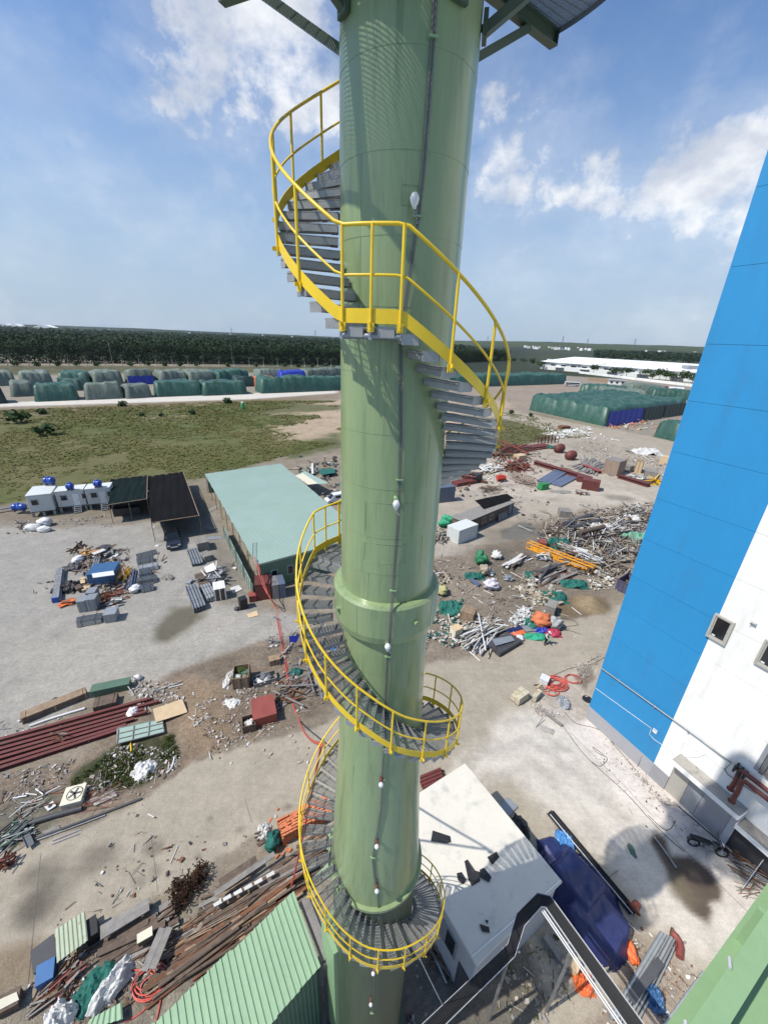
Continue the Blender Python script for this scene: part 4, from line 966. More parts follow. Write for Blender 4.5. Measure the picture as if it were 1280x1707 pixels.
# low hills along the skyline
def hill(x0, x1, y, h, seed, colr):
    n = 120; rows = []
    for dy, k in ((-700, 0), (-350, .62), (0, 1), (350, .6), (900, 0)):
        row = []
        for i in range(n+1):
            x = x0+(x1-x0)*i/n; e = math.sin(math.pi*i/n)**.5 if 0 < i < n else 0
            z = (h*e*(.55+.75*float(fbm(x*.0011+seed, seed, 4)))+2.5*float(vnoise(x*.03, seed*3.1)))*k-1.0
            row.append((x, y+dy, z))
        rows.append(row)
    b = MB(); b.grid(rows); tag(b.build('hills', [colr]), kind='structure')
m_hill = leafmat('hill_scrub', (.035, .055, .020), (.060, .075, .032), .004, .9)
m_hilld = leafmat('far_forest_canopy', (.014, .028, .011), (.024, .044, .016), .01, .9); hill(-7600, 600, 5200, 36, 3.1, m_hilld); hill(200, 6500, 4200, 66, 7.7, m_hill); hill(900, 5200, 3000, 36, 12.3, m_hill)
# palms in a row with painted feet
def palm_mesh(seed):
    r_ = random.Random(seed); t_ = MB(); lean = r_.uniform(-.5, .5); h = r_.uniform(6.2, 7.6)
    t_.tube([(0, 0, 0), (lean*.2, 0, h*.35), (lean*.6, 0, h*.7), (lean, 0, h)], [.30, .2, .17, .13], 7)
    t_.lathe([(.62, 0), (.55, .9), (.30, 1.0)], 8)
    f = MB()
    for k in range(15):
        a = 2*math.pi*k/15+r_.uniform(-.2, .2); el = r_.uniform(-.25, 1.1); L = r_.uniform(2.3, 3.1); pts = []
        for i in range(6):
            s_ = i/5; rr = L*s_*math.cos(el*(1-.3*s_)); z = h+L*s_*math.sin(el)-1.7*s_*s_
            pts.append((Vector((lean+rr*math.cos(a), rr*math.sin(a), z)), .42*math.sin(math.pi*min(.15+s_*.85, 1))+.05))
        sd = Vector((-math.sin(a), math.cos(a), 0))
        f.grid([[p+sd*w-Vector((0, 0, w*.5)) for p, w in pts], [p for p, w in pts], [p-sd*w-Vector((0, 0, w*.5)) for p, w in pts]], smooth=False)
    return t_.mesh('trunk', [m_palmtr]), f.mesh('fronds', [m_palm])
palms = [palm_mesh(s_) for s_ in (1, 2, 3, 4)]
PG = 'palms in the row before the wood'
for i, (px, py) in enumerate([(-55, 609), (-25, 609), (12, 609), (48, 609), (82, 609), (115, 609.5), (145, 609), (175, 609), (204, 609), (233, 609), (261, 609), (288, 609), (314, 609), (340, 609.5), (366, 610), (391, 610), (416, 610), (440, 610), (463, 610.5), (486, 611), (508, 611), (530, 611), (552, 611)]):
    q = G(px, py); t_ = empty('palm_tree', (q.x, q.y, 0), i*1.3, 'small palm with a pale trunk foot in the row along the dark wood', 'palm tree', PG)
    a, c = palms[i % 4]; link('trunk', a, t_); link('fronds', c, t_)
for i, (px, py) in enumerate([(1128, 640), (1145, 643), (1115, 637)]):
    q = G(px, py); t_ = empty('palm_tree', (q.x, q.y, 0), i*2.3, 'palm among the round trees along the warehouse fence', 'palm tree', 'palms by the warehouse'); a, c = palms[(i+1) % 4]; link('trunk', a, t_); link('fronds', c, t_)
def bush_mesh(seed, n=70, s=.34, m=None, rx=1.5, h=1.7):
    r_ = random.Random(seed); b = MB()
    for k in range(4): leaf_cloud(b, (r_.uniform(-.6, .6)*rx*.6, r_.uniform(-.6, .6)*rx*.6, h*r_.uniform(.4, .62)), rx*.7, rx*.7, h*.45, n//4, s, r_)
    return b.mesh('foliage', [m or m_tree])
bushes = [bush_mesh(s_) for s_ in (11, 12, 13)]
for i, (px, py) in enumerate([(28, 610), (62, 610), (98, 610), (128, 610), (162, 610), (218, 610), (247, 610), (275, 610), (300, 610.5), (328, 610.5), (380, 611), (428, 611), (475, 611.5), (498, 612), (520, 612), (543, 612)]):
    q = G(px, py); t_ = empty('bush', (q.x, q.y, 0), i*.9, 'round clipped bush between the palms along the wood', 'bush', 'bushes between the palms'); o = link('foliage', bushes[i % 3], t_); o.scale = (2.0, 2.0, 2.2)
    b = MB(); b.tube([(0, 0, 0), (0, 0, 1.2)], .09, 5); b.build('stem', [m_bark], t_)
# slender lamp posts
b = MB(); b.tube([(0, 0, 0), (0, 0, 17.5)], [.17, .09], 7); lp = b.mesh('pole', [m_palmtr]); b = MB(); b.bar((0, 0, 17.5), (1.3, 0, 17.8), .09, .08); b.box((1.5, 0, 17.8), (.6, .25, .12)); la = b.mesh('lamp_arm', [m_grey])
for i, (px, py) in enumerate([(62, 602), (188, 606), (293, 606), (388, 607), (540, 607)]):
    q = G(px, py); t_ = empty('lamp_post', (q.x, q.y, 0), i, 'tall slender pale lamp post before the dark wood', 'lamp post', 'lamp posts before the wood'); o = link('pole', lp, t_, rz=0); link('lamp_arm', la, t_)
# white warehouse
hw = 9.0
Wa, Wb = G(902, 601.5, hw), G(1162, 620, hw); Wc_ = G(945, 591.5, hw+2)
we = (Wb-Wa).normalized(); wf = Vector((-we.y, we.x, 0)); dep = 150
wl = (Wb-Wa).length+60
wh = empty('warehouse', (Wa.x, Wa.y, 0), 0, 'huge low white warehouse with a pale roof beyond the covered stacks', 'warehouse')
m_wroof = mat('white_metal_roof', (.80, .80, .79), rough=.6, var=.03, sc=.05, bump=0, rnd_v=.01)
for k in range(6):
    u0, u1 = wl*k/6, wl*(k+1)/6-.3; b = MB()
    b.grid([[we*u0-wf*2+Vector((0, 0, hw)), we*u1-wf*2+Vector((0, 0, hw))], [we*u0+wf*dep*.5+Vector((0, 0, hw+5)), we*u1+wf*dep*.5+Vector((0, 0, hw+5))], [we*u0+wf*dep+Vector((0, 0, hw)), we*u1+wf*dep+Vector((0, 0, hw))]], smooth=False)
    b.grid([[we*u0-wf*2+Vector((0, 0, hw)), we*u1-wf*2+Vector((0, 0, hw))], [we*u0-wf*2+Vector((0, 0, hw-.6)), we*u1-wf*2+Vector((0, 0, hw-.6))]], smooth=False); b.build('roof', [m_wroof], wh)
b = MB(); vs = [we*u+wf*v+Vector((0, 0, z)) for z in (-.2, hw-.62) for u, v in ((0, 0), (wl, 0), (wl, dep-2), (0, dep-2))]
b.add(vs, [(0, 1, 2, 3), (4, 7, 6, 5), (0, 4, 5, 1), (1, 5, 6, 2), (2, 6, 7, 3), (3, 7, 4, 0)]); wl_ = b.build('wall', [m_white], wh)
for k in range(16):
    u = 14+k*(wl-20)/16; b = MB(); b.bar(we*u-wf*.1+Vector((0, 0, 5.6)), we*(u+6)-wf*.1+Vector((0, 0, 5.6)), .1, 1.3); b.build('window', [m_glass], wh)
for k in range(6):
    u = 20+k*(wl-40)/6; b = MB(); b.bar(we*u-wf*3+Vector((0, 0, 3.8)), we*(u+11)-wf*3+Vector((0, 0, 3.8)), 5, .4); b.build('canopy', [m_white], wh)
b = MB(); b.box(tuple(we*150+wf*22+Vector((0, 0, hw+2.6))), (13, 10, 4)); b.build('roof_house', [m_grey], wh)
for k in range(5):
    p_ = we*(7+k*9)+wf*6+Vector((0, 0, hw+1.3)); b = MB(); b.box(tuple(p_), (4.2, 3.2, 2.4)); rhs = b.build('roof_vent', [m_wroof], wh)
# brick red annex, fence, gate house
q = G(903, 612); bx = empty('brick_annex', (q.x, q.y, 0), math.atan2(we.y, we.x), 'red brown brick annex at the left end of the white warehouse', 'building')
b = MB(); b.box((10, 4, 3.5), (24, 8, 7)); b.build('wall', [m_red], bx); b = MB(); b.box((10, 4, 7.2), (25.5, 9.5, .38)); b.build('roof', [m_white], bx)
for k in range(5): b = MB(); b.box((1+k*4.5, -.05, 4), (2.4, .12, 1.6)); b.build('window', [m_glass], bx)
f0, f1 = G(965, 622), G(1175, 647); fv = (f1-f0); fl_ = fv.length; fv.normalize()
fen = empty('boundary_wall', (f0.x, f0.y, 0), 0, 'long low white boundary wall in front of the warehouse trees', 'wall')
for k in range(int(fl_/8)): b = MB(); p_ = fv*(k*8); b.bar(p_+Vector((0, 0, 1.1)), p_+fv*7.8+Vector((0, 0, 1.1)), .25, 2.2); b.build('wall_panel', [m_white], fen)
q = G(1014, 640); gh = empty('gate_house', (q.x, q.y, 0), -.35, 'small white gate house with a flat dark roof by the yard edge', 'building')
b = MB(); b.box((6, 3, 1.6), (12, 6, 3.2)); b.build('wall', [m_white], gh); b = MB(); b.box((6, 3, 3.4), (13.5, 7.5, .38)); b.build('roof', [m_wallgrey], gh)
for k in range(3): b = MB(); b.box((2+k*4, -.04, 1.6), (1.6, .1, 1.6)); b.build('window', [m_glass], gh)
q0, q1 = G(980, 634), G(1013, 638); b = MB(); b.bar((q0.x, q0.y, 1.3), (q1.x, q1.y, 1.3), .3, 2.6); tag(b.build('timber_hoarding', [m_wood]), 'pale brown hoarding left of the small gate house', 'hoarding')
def tree_mesh(seed, h, w, mm=None):
    r_ = random.Random(seed); t_ = MB(); t_.tube([(0, 0, 0), (.1, 0, h*.25), (0, .1, h*.55)], [.22, .17, .1], 7)
    for k in range(4):
        a = k*1.6+r_.random(); t_.tube([(0, 0, h*.35), (w*.28*math.cos(a), w*.28*math.sin(a), h*.62)], [.09, .04], 5)
    f = MB()
    for k in range(8):
        a = r_.uniform(0, 6.3); rr = w*.30*r_.random()**.5; leaf_cloud(f, (rr*math.cos(a), rr*math.sin(a), h*r_.uniform(.45, .85)), w*.26, w*.26, h*.17, 44, .34, r_)
    return t_.mesh('trunk', [m_bark]), f.mesh('crown', [mm or m_tree])
trees = [tree_mesh(s_, 8.5, 8.0) for s_ in (21, 22, 23, 24)]
for i, (px, py) in enumerate([(872, 607), (886, 611), (900, 615), (926, 616), (938, 613), (950, 618), (966, 620), (988, 624), (1006, 623), (1020, 628), (1032, 626), (1043, 629), (1073, 632), (1086, 635), (1098, 633), (1108, 636), (1120, 638), (1136, 640), (1152, 642), (855, 606), (838, 606), (820, 607)]):
    q = G(px, py); t_ = empty('roadside_tree', (q.x, q.y, 0), i*.77, 'dark round tree along the wall in front of the white warehouse', 'tree', 'trees before the warehouse'); a, c = trees[i % 4]; link('trunk', a, t_); o = link('crown', c, t_)
    t_.scale = (1.45, 1.45, 1.1+.5*((i*37) % 10)/10)
# villages on the hills
vr = random.Random(8); vm = []
for i in range(3): b = MB(); b.box((0, 0, 3.5), (11+3*i, 9, 7)); vm.append((b.mesh('wall', [m_white]), None)); 
b = MB(); b.prism([(-8, -6), (8, -6), (8, 6), (-8, 6)], 7.0, 7.9); vroof = b.mesh('roof', [m_redl])
for i in range(44):
    if i < 24: px, y = vr.uniform(868, 985), vr.uniform(1900, 2900)
    elif i < 36: px, y = vr.uniform(1075, 1165), vr.uniform(2400, 3300)
    else: px, y = vr.uniform(120, 560), vr.uniform(2900, 3400)
    d_ = ray(px, 575); x = d_[0]/d_[1]*y; zb = 12 if i < 36 else 16
    t_ = empty('village_house', (x, y, zb-6), vr.random()*3, 'tiny white house of a village on the far hills', 'house', 'far village houses'); o = link('wall', vm[i % 3][0], t_); o.scale = (1.2, 1.2, 1.6); r_ = link('roof', vroof, t_); r_.location = (0, 0, 4.2)
# pale domed sheds on the left skyline
for i, (px, w_) in enumerate([(8, 60), (70, 150), (22, 80)]):
    y = 3300; d_ = ray(px, 540); x = d_[0]/d_[1]*y; b = MB(); b.grid([[(x-w_*.5+w_*s_/10*1.0, y+dy, 16+17*math.sin(math.pi*s_/10)) for s_ in range(11)] for dy in (0, 60)]); b.add([(x-w_*.5+w_*s_/10, y, 16+17*math.sin(math.pi*s_/10)) for s_ in range(11)]+[(x+w_*.5, y, 0), (x-w_*.5, y, 0)], [tuple(range(13))[::-1]])
    tag(b.build('domed_hall', [m_wroof]), ['small white domed hall at the far left skyline', 'widest white domed hall on the left skyline', 'white domed hall between two others on the left skyline'][i], 'hall')
# pylons
def pylon_mesh():
    b = MB(); h = 58
    for sx in (-1, 1):
        for sy in (-1, 1): b.bar((sx*5, sy*5, 0), (sx*.8, sy*.8, h), .45, .45)
    for k in range(9):
        z0, z1 = h*k/9, h*(k+1)/9; r0, r1 = 5-4.2*k/9, 5-4.2*(k+1)/9
        for sy in (-1, 1): b.bar((-r0, sy*r0, z0), (r1, sy*r1, z1), .25, .25); b.bar((r0, sy*r0, z0), (-r1, sy*r1, z1), .25, .25)
    return b.mesh('mast', [m_steel])
pm_ = pylon_mesh(); b = MB()
for z in (40, 48, 56): b.bar((-9, 0, z), (9, 0, z), .5, .7)
pa = b.mesh('cross_arm', [m_steel])
for i, (px, y) in enumerate([(937, 2300), (1058, 2300), (979, 2700), (526, 3000), (812, 2900), (388, 3400)]):
    d_ = ray(px, 572); t_ = empty('power_pylon', (d_[0]/d_[1]*y, y, 10 if i < 3 else 4), .6, ['lattice power pylon right of the stack above the covered stacks', 'lattice power pylon nearest the blue hall on the skyline', 'faint small pylon between the two nearer ones', 'thin far pylon left of the stack on the skyline', 'thin far pylon just right of the handrail', 'faintest pylon on the left skyline'][i], 'pylon'); link('mast', pm_, t_); link('cross_arm', pa, t_)

# ------------------------------------------------------------------ covered stacks (goods under tarpaulins)
tr = random.Random(12)
def tarp_mesh(L, D, h, seed, mats, slope=.9, sag=.5, shear=0.0):
    nu, nv = max(12, int(L/.7)), max(9, int(D/.9)); b = MB(); P_ = []
    for i in range(nu+1):
        row = []
        for j in range(nv+1):
            u, v = i/nu, j/nv; x, y = u*L, v*D; e = min(x, L-x, y, D-y)
            k = min(max(e/1.15, 0), 1); kk = k**.38
            big_ = float(fbm(x*.16+seed*3.1, y*.16+seed, 3))-.5; f_ = float(fbm(x*.5+seed*7.3, y*.5+seed*1.7, 4))-.5
            z = h*kk*(1+.34*big_+.16*f_)+sag*f_*kk+.05*math.sin(x*1.3+seed)*kk
            pl = .13*math.sin((x*1.15 if min(y, D-y) <= min(x, L-x) else y*1.15)*2.1+seed+2.2*f_)*(1-k*.8)
            yo = pl*(1 if y < D/2 else -1) if min(y, D-y) <= min(x, L-x) else 0; xo = 0 if min(y, D-y) <= min(x, L-x) else pl*(1 if x < L/2 else -1)
            row.append((x+xo+shear*y, y+yo, max(z, 0.0)))
        P_.append(row)
    b.grid(P_, smooth=True); return b.mesh('tarp', mats)
def covered(label, p0, p1, D, h, mm, group=None, seed=None, skirt=None, p2=None):
    a, c = G(*p0), G(*p1); d_ = c-a; L = d_.length; rz = math.atan2(d_.y, d_.x); t_ = empty('covered_stack', a, rz, label, 'covered stack', group)
    seed = seed if seed is not None else tr.random()*20; shear = 0.0
    if p2:
        w_ = Matrix.Rotation(-rz, 3, 'Z') @ (G(*p2)-c); D = w_.y; shear = w_.x/w_.y
    link('tarp', tarp_mesh(L, D, h, seed, [mm], shear=shear), t_)
    if not p2: b = MB(); b.box((L/2, D/2, .25), (L*.9, D*.86, .5)); b.build('pallet_base', [m_woodd], t_)
    if skirt:
        m2, x0, x1, zt = skirt; b = MB(); n = 26
        rows = [[(L*(x0+(x1-x0)*i/n), -.22+.16*math.sin(i*1.7)-.1*k, max(.02, zt*(1-k)+.15*math.sin(i*.9)*(1-k))) for i in range(n+1)] for k in (0, .35, .7, 1)]
        rows = [[(x, y+.35*(1-k_), z) for x, y, z in r_] for r_, k_ in zip(rows, (0, .35, .7, 1))]; b.grid(rows); b.build('lower_tarp', [m2], t_)
    return t_
TL_ = m_tarpg; TK = m_tarpk; TD = m_tarpd
left = [  # front row along the white track
 ('dark teal covered stack cut by the left edge of the view', (-70, 677), (14, 672), 10, 6.0, TD), ('sagging grey green covered stack second from the left', (18, 662), (62, 660), 14, 5.5, TK),
 ('green covered stack with a frayed top in the front row', (58, 670), (132, 667), 11, 6.2, TL_), ('grey green draped stack beside the gap in the front row', (143, 667), (208, 664), 11, 6.6, TK),
 ('small grey brown covered stack between two larger green ones', (212, 665), (256, 662), 10, 5.4, TK), ('long green covered stack left half of a pair by the track', (260, 662), (340, 659), 12, 6.6, TL_),
 ('long green covered stack right half of a pair by the track', (338, 660), (414, 657), 12, 6.2, TL_), ('longest smooth green covered stack running behind the chimney', (436, 656), (640, 648), 12, 7.5, TL_)]
for a in left: covered(*a)
back = [((-40, 645), (30, 642), 16, 6.5, TK), ((34, 645), (92, 643), 18, 6.5, TK), ((98, 643), (152, 642), 16, 6.5, TL_), ((92, 652), (140, 651), 10, 5.0, TL_)]
for i, a in enumerate(back): covered(['grey stack under a slack cover at the far left back', 'grey ribbed cover behind the frayed green stack', 'pale green peaked cover in the back row', 'low green cover squeezed between front and back rows'][i], *a)
covered('grey green cover over the goods behind the draped stack', (158, 643), (208, 641), 16, 7.0, TK)
covered('pale green cover with a royal blue lower sheet', (214, 641.5), (260, 640), 14, 7.5, TK, skirt=(m_tarpb, 0.02, .98, 4.5))
covered('pale ribbed cover right of the blue skirted one', (268, 641), (316, 639), 14, 7.0, TK); covered('low grey cover in the middle of the back row', (318, 640), (362, 638), 16, 7.0, TK)
covered('grey cover behind the long green pair', (364, 639), (418, 636.5), 16, 7.0, TL_); covered('dark stack end beside the orange cover', (392, 645), (428, 644), 9, 5.5, TD)
covered('orange covered stack between green ones', (428, 645), (462, 643), 9, 5.2, m_orange); covered('blue violet cover behind the longest green stack', (468, 637), (512, 636), 9, 6.5, m_tarpb)
covered('pale green far cover left of the chimney', (432, 632), (475, 631), 14, 6, TK); covered('far green cover beside the chimney', (512, 634), (600, 630), 14, 7, TK)
# right hand yard
covered('long dark green covered stack ending near the bus', (700, 648), (944, 640), 22, 7.0, TL_)
fa, fbq = G(880, 683), G(1008, 711); big = covered('large green covered stack nearest the road, with a blue sheet on its right end', (880, 683), (1008, 711), 40, 6.8, TL_, seed=4.2, p2=(1140, 690))
inv = (Matrix.Translation(fa) @ Matrix.Rotation(math.atan2((fbq-fa).y, (fbq-fa).x), 4, 'Z')).inverted()
def end_tarp(name, q0, q1, hh, mm, sd):
    a_, c_ = inv @ G(*q0), inv @ G(*q1); n = 30; b = MB()
    rows = [[tuple(a_.lerp(c_, i/n)+Vector((.45*(1-k)+.14*math.sin(i*1.3+sd), -.3*(1-k)+.14*math.sin(i*1.1+k*2), max(.05, hh*k+.15*math.sin(i*.8+sd)*(k > 0))))) for i in range(n+1)] for k in (0, .3, .6, .85, 1)]
    b.grid(rows); return b.build(name, [mm], big)
end_tarp('end_tarp', (1010, 712), (1067, 703), 5.6, m_tarpb, 0); end_tarp('dark_end_tarp', (1069, 702), (1102, 697), 5.4, TD, 2); end_tarp('dark_end_tarp', (1104, 696.5), (1140, 691), 5.4, TD, 4)
covered('nearest green covered stack, partly hidden by the blue hall', (1086, 727), (1160, 745), 14, 5.6, TL_)
covered('ridged green cover behind the large one near the bus', (966, 655), (1046, 661), 14, 5.5, TL_); covered('low crumpled green cover in the second row', (1000, 664), (1076, 669), 14, 5.6, TK)
covered('grey green cover in the third row before the gate house', (1050, 655), (1110, 657), 14, 5.4, TK); covered('far grey green cover near the red lorry', (1085, 663), (1160, 668), 14, 5.4, TL_)
b = None
# bus, lorries, cabins in the yard
def wheel(parent, x, y, r_, w_):
    b = MB(); b.tube([(x, y-w_/2, r_), (x, y+w_/2, r_)], r_, 16); o = b.build('wheel', [m_black], parent)
    b = MB(); b.tube([(x, y-w_/2-.01, r_), (x, y+w_/2+.01, r_)], r_*.55, 12); b.build('rim', [m_grey], o)
q = G(953, 644); bus = empty('coach', (q.x, q.y, 0), -.18, 'silver and white coach parked at the end of the long green stack', 'bus')
b = MB(); prof = [(-5.2, .5), (5.2, .5), (5.2, 2.9), (4.9, 3.25), (-5.0, 3.3), (-5.35, 2.9), (-5.5, 1.6)]
vs = [(x, s_*1.25, z) for s_ in (-1, 1) for x, z in prof]; n = len(prof); b.add(vs, [tuple(range(n)), tuple(range(n, 2*n))[::-1]]+[(i, n+i, n+(i+1) % n, (i+1) % n) for i in range(n)]); b.build('body', [m_carwht], bus)
for k in range(6): b = MB(); b.box((-4.0+k*1.6, -1.26, 2.3), (1.5, .04, 1.0)); b.build('window', [m_glass], bus)
b = MB(); b.box((-5.42, 0, 2.2), (.06, 2.1, 1.1)); b.build('windscreen', [m_glass], bus)
b = MB(); b.box((0, -1.265, 1.2), (10.2, .03, .6)); b.build('side_band', [m_greyd], bus)
for x in (-3.4, 3.2):
    for y in (-1.1, 1.1): wheel(bus, x, y, .5, .3)
q = G(1112, 652); lor = empty('lorry', (q.x, q.y, 0), -.3, 'red lorry cab with a white tank body near the blue hall', 'lorry')
b = MB(); b.box((-1.6, 0, 1.9), (2.6, 2.5, 2.6)); b.box((-1.9, 0, 3.35), (1.8, 2.4, .28)); b.build('cab', [m_redl], lor); b = MB(); b.tube([(.3, 0, 2.0), (9.5, 0, 2.0)], 1.3, 18); b.build('tank', [m_carwht], lor); b = MB(); b.box((4, 0, .75), (12, .9, .3)); b.build('chassis', [m_dark], lor)
for x in (-1.6, 5.5, 7.5):
    for y in (-1.1, 1.1): wheel(lor, x, y, .52, .35)
b = MB(); b.box((-2.92, 0, 2.4), (.04, 2.1, 1.0)); b.build('windscreen', [m_glass], lor)
# haze: the moist air between here and the skyline
b = MB(); b.box((0, 5800, 21), (16500, 12600, 46)); hz = b.build('haze', None or [m_black]); hz.data.materials.clear()
mh = bpy.data.materials.new('pale_haze'); mh.use_nodes = True; t = mh.node_tree; t.nodes.clear(); oo = N(t, 'ShaderNodeOutputMaterial'); pv = N(t, 'ShaderNodeVolumePrincipled')
pv.inputs['Color'].default_value = (.80, .88, .95, 1); pv.inputs['Density'].default_value = .00004; pv.inputs['Anisotropy'].default_value = .25; t.links.new(pv.outputs[0], oo.inputs['Volume'])
hz.data.materials.append(mh); tag(hz, kind='stuff')
# ------------------------------------------------------------------ builders for the yard goods
kr = random.Random(31)
def fr2(p0, p1, z=0.0):
    a, c = G(*p0, z), G(*p1, z); d = c-a; m_ = (a+c)/2
    return a, math.atan2(d.y, d.x), d.length
def base_z(v): return gz(v.x, v.y)-.02
def crate(label, p0, p1, D, h, m=None, name='wooden_crate', cat='crate', open_=False, battens=True, fill=None, m2=None, group=None, z=0.0):
    m = m or m_wood; m2 = m2 or m; a, rz, L = fr2(p0, p1, z); t_ = empty(name, (a.x, a.y, z+(base_z(a) if z == 0 else 0)), rz, label, cat, group); w = .05
    for (c, d) in (((L/2, w/2, h/2), (L, w, h)), ((L/2, D-w/2, h/2), (L, w, h)), ((w/2, D/2, h/2), (w, D-2*w-.004, h)), ((L-w/2, D/2, h/2), (w, D-2*w-.004, h))):
        b = MB(); b.box(c, d); b.build('side_panel', [m], t_)
    b = MB(); b.box((L/2, D/2, .04), (L-2*w-.01, D-2*w-.01, .06)); b.build('bottom', [m2], t_)
    if not open_: b = MB(); b.box((L/2, D/2, h+.03), (L+.04, D+.04, .055)); b.build('lid', [m2], t_)
    if battens:
        for x in (.06, L/2, L-.06): b = MB(); b.box((x, -.021, h/2), (.11, .04, h*.98)); b.build('batten', [m2], t_)
        for y in (.08, D-.08): b = MB(); b.box((L+.021, y, h/2), (.04, .11, h*.98)); b.build('batten', [m2], t_)
        if not open_:
            for x in (.25, L-.25): b = MB(); b.box((x, D/2, h+.08), (.10, D, .04)); b.build('batten', [m2], t_)
    if fill:
        for i in range(7):
            mm = fill[i % len(fill)]; M = Matrix.Translation((kr.uniform(.2, .8)*L, kr.uniform(.2, .8)*D, h*kr.uniform(.55, .9))) @ Matrix.Rotation(kr.uniform(0, 3), 4, 'Z') @ Matrix.Rotation(kr.uniform(-.5, .5), 4, 'X') @ Matrix.Diagonal((L*.4, D*.35, h*.25, 1))
            link('content_piece', unit('lump' if i % 2 else 'box', mm), t_, M=M)
    return t_
def steel_box(label, p0, p1, D, h, m, name='steel_box', cat='box', lid=True, ribs=0, z=0.0, group=None):
    a, rz, L = fr2(p0, p1, z); t_ = empty(name, (a.x, a.y, z+(base_z(a) if z == 0 else 0)), rz, label, cat, group)
    b = MB(); b.box((L/2, D/2, h/2), (L, D, h)); b.build('body', [m], t_)
    if lid: b = MB(); b.box((L/2, D/2, h+.025), (L+.05, D+.05, .046)); b.build('lid', [m], t_)
    for i in range(ribs):
        b = MB(); b.box((L*(i+.5)/ribs, -.015, h/2), (.05, .028, h*.94)); b.build('rib', [m], t_)
    return t_
def bundle(label, p0, p1, rows, kind, m, w, h, name='pipe_bundle', cat='pipes', pname='pipe', z=0.0, straps=True, group=None, jit=.15, bear=True, gap=1.03):
    a, rz, L = fr2(p0, p1, z); t_ = empty(name, (a.x, a.y, z+(base_z(a) if z == 0 else 0)), rz, label, cat, group)
    z0 = .08 if bear else 0
    for k, n in enumerate(rows):
        for i in range(n):
            y = (i-(n-1)/2)*w*gap; j0, j1 = kr.uniform(0, jit), kr.uniform(0, jit); zz_ = z0+h*(k+.5)*1.005
            piece(pname, kind, m, t_, (j0, y+kr.uniform(-.004, .004), zz_), (L-j1, y+kr.uniform(-.004, .004), zz_), w, h)
    W_ = max(rows)*w*gap; Ht = z0+h*len(rows)
    if bear:
        for x in (.18*L, .82*L): b = MB(); b.box((x, 0, .04), (.10, W_+.1, .078)); b.build('bearer', [m_woodd], t_)
    if straps:
        for x in (.25*L, .75*L):
            b = MB(); ww = .02
            b.box((x, 0, Ht+.006), (.05, W_+.02, .01)); b.box((x, W_/2+.012, Ht/2), (.05, .01, Ht)); b.box((x, -W_/2-.012, Ht/2), (.05, .01, Ht)); b.build('strap', [m_dark], t_)
    return t_
def heap(label, p0, p1, width, n, kinds, ms, lr=(.5, 1.0), wr=(.04, .12), ht=.5, ang=.15, name='timber_heap', cat='heap', pname='plank', group=None, flat=.35, seed=1):
    a, rz, L = fr2(p0, p1); t_ = empty(name, (a.x, a.y, base_z(a)), rz, label, cat, group); q = random.Random(seed)
    for i in range(n):
        l = L*q.uniform(*lr); x = q.uniform(l/2, L-l/2) if l < L else L/2; y = max(-1, min(1, q.gauss(0, .45)))*width/2; al = q.gauss(0, ang)
        kind = q.choice(kinds); w = q.uniform(*wr); h = w if kind in ('tube', 'angle', 'channel') else w*flat
        z = h/2+.02+ht*(1-abs(y)/(width/2+1e-6)*.8)*q.random()
        dz = min(q.gauss(0, .05)*l, z-h/2)
        d = Vector((math.cos(al)*l/2, math.sin(al)*l/2, 0))
        piece(pname, kind, q.choice(ms), t_, Vector((x, y, z))-d+Vector((0, 0, -abs(dz)*.5)), Vector((x, y, z))+d+Vector((0, 0, abs(dz)*.5)), w, h)
    return t_
def sack(label, p, size, m=None, name='sack', cat='sack', group=None, seed=0, rz=0.0, lumps=.22, z=None):
    a = G(*p); q = seed; n, k = 26, 18; b = MB(); rows = []
    for i in range(k+1):
        t = math.pi*i/k; row = []
        for j in range(n+1):
            f_ = 2*math.pi*(j % n)/n; x, y, zz_ = math.sin(t)*math.cos(f_), math.sin(t)*math.sin(f_), math.cos(t)
            r_ = 1+lumps*(float(fbm(x*1.9+q*3.7+5, y*1.9+zz_*2.3+q, 4))-.5)*2.2-.16*abs(float(fbm(x*3.1+q*1.3+20, (y+zz_*1.4)*3.1+q*2, 3))-.5)*4*max(.5, min(lumps*3, 1.4))
            x, y, zz_ = x*r_, y*r_, zz_*r_
            e = .75; x = math.copysign(abs(x)**.85, x); y = math.copysign(abs(y)**.85, y)
            row.append((x*size[0]/2, y*size[1]/2, max(zz_*size[2]*.55+size[2]*.42, 0)))
        rows.append(row)
    b.grid(rows); o = b.build(name, [m or m_sack], loc=(a.x, a.y, (base_z(a)+.01) if z is None else z), rz=rz)
    return tag(o, label, cat, group)
def net(label, p, size, m=None, name='net_heap', cat='netting', seed=0, rz=0.0, n=40):
    a = G(*p); b = MB(); rows = []
    for i in range(n+1):
        row = []
        for j in range(n+1):
            u, v = i/n*2-1, j/n*2-1; d = math.hypot(u, v); fu = float(fbm(u*2.2+seed*3.3+4, v*2.2+seed, 4))
            ed = 1-min(max((d-.35-fu*.75)/.35, 0), 1); z = size[2]*(.25+fu*1.1)*ed*(1-.5*d)*(.55+.9*float(fbm(u*6+seed, v*6, 3))) if ed > 0 else 0
            row.append((u*size[0]/2*(.75+.5*fu), v*size[1]/2*(.7+.5*float(fbm(u*1.7+9, v*1.7+seed*2, 3))), z))
        rows.append(row)
    vs = [p_ for r_ in rows for p_ in r_]; k = n+1
    fs = [(i*k+j, (i+1)*k+j, (i+1)*k+j+1, i*k+j+1) for i in range(n) for j in range(n)]
    fs = [f_ for f_ in fs if max(vs[x][2] for x in f_) > .015]; b.add(vs, fs, 0, True)
    o = b.build(name, [m or m_teal], loc=(a.x, a.y, base_z(a)+.012), rz=rz); return tag(o, label, cat)
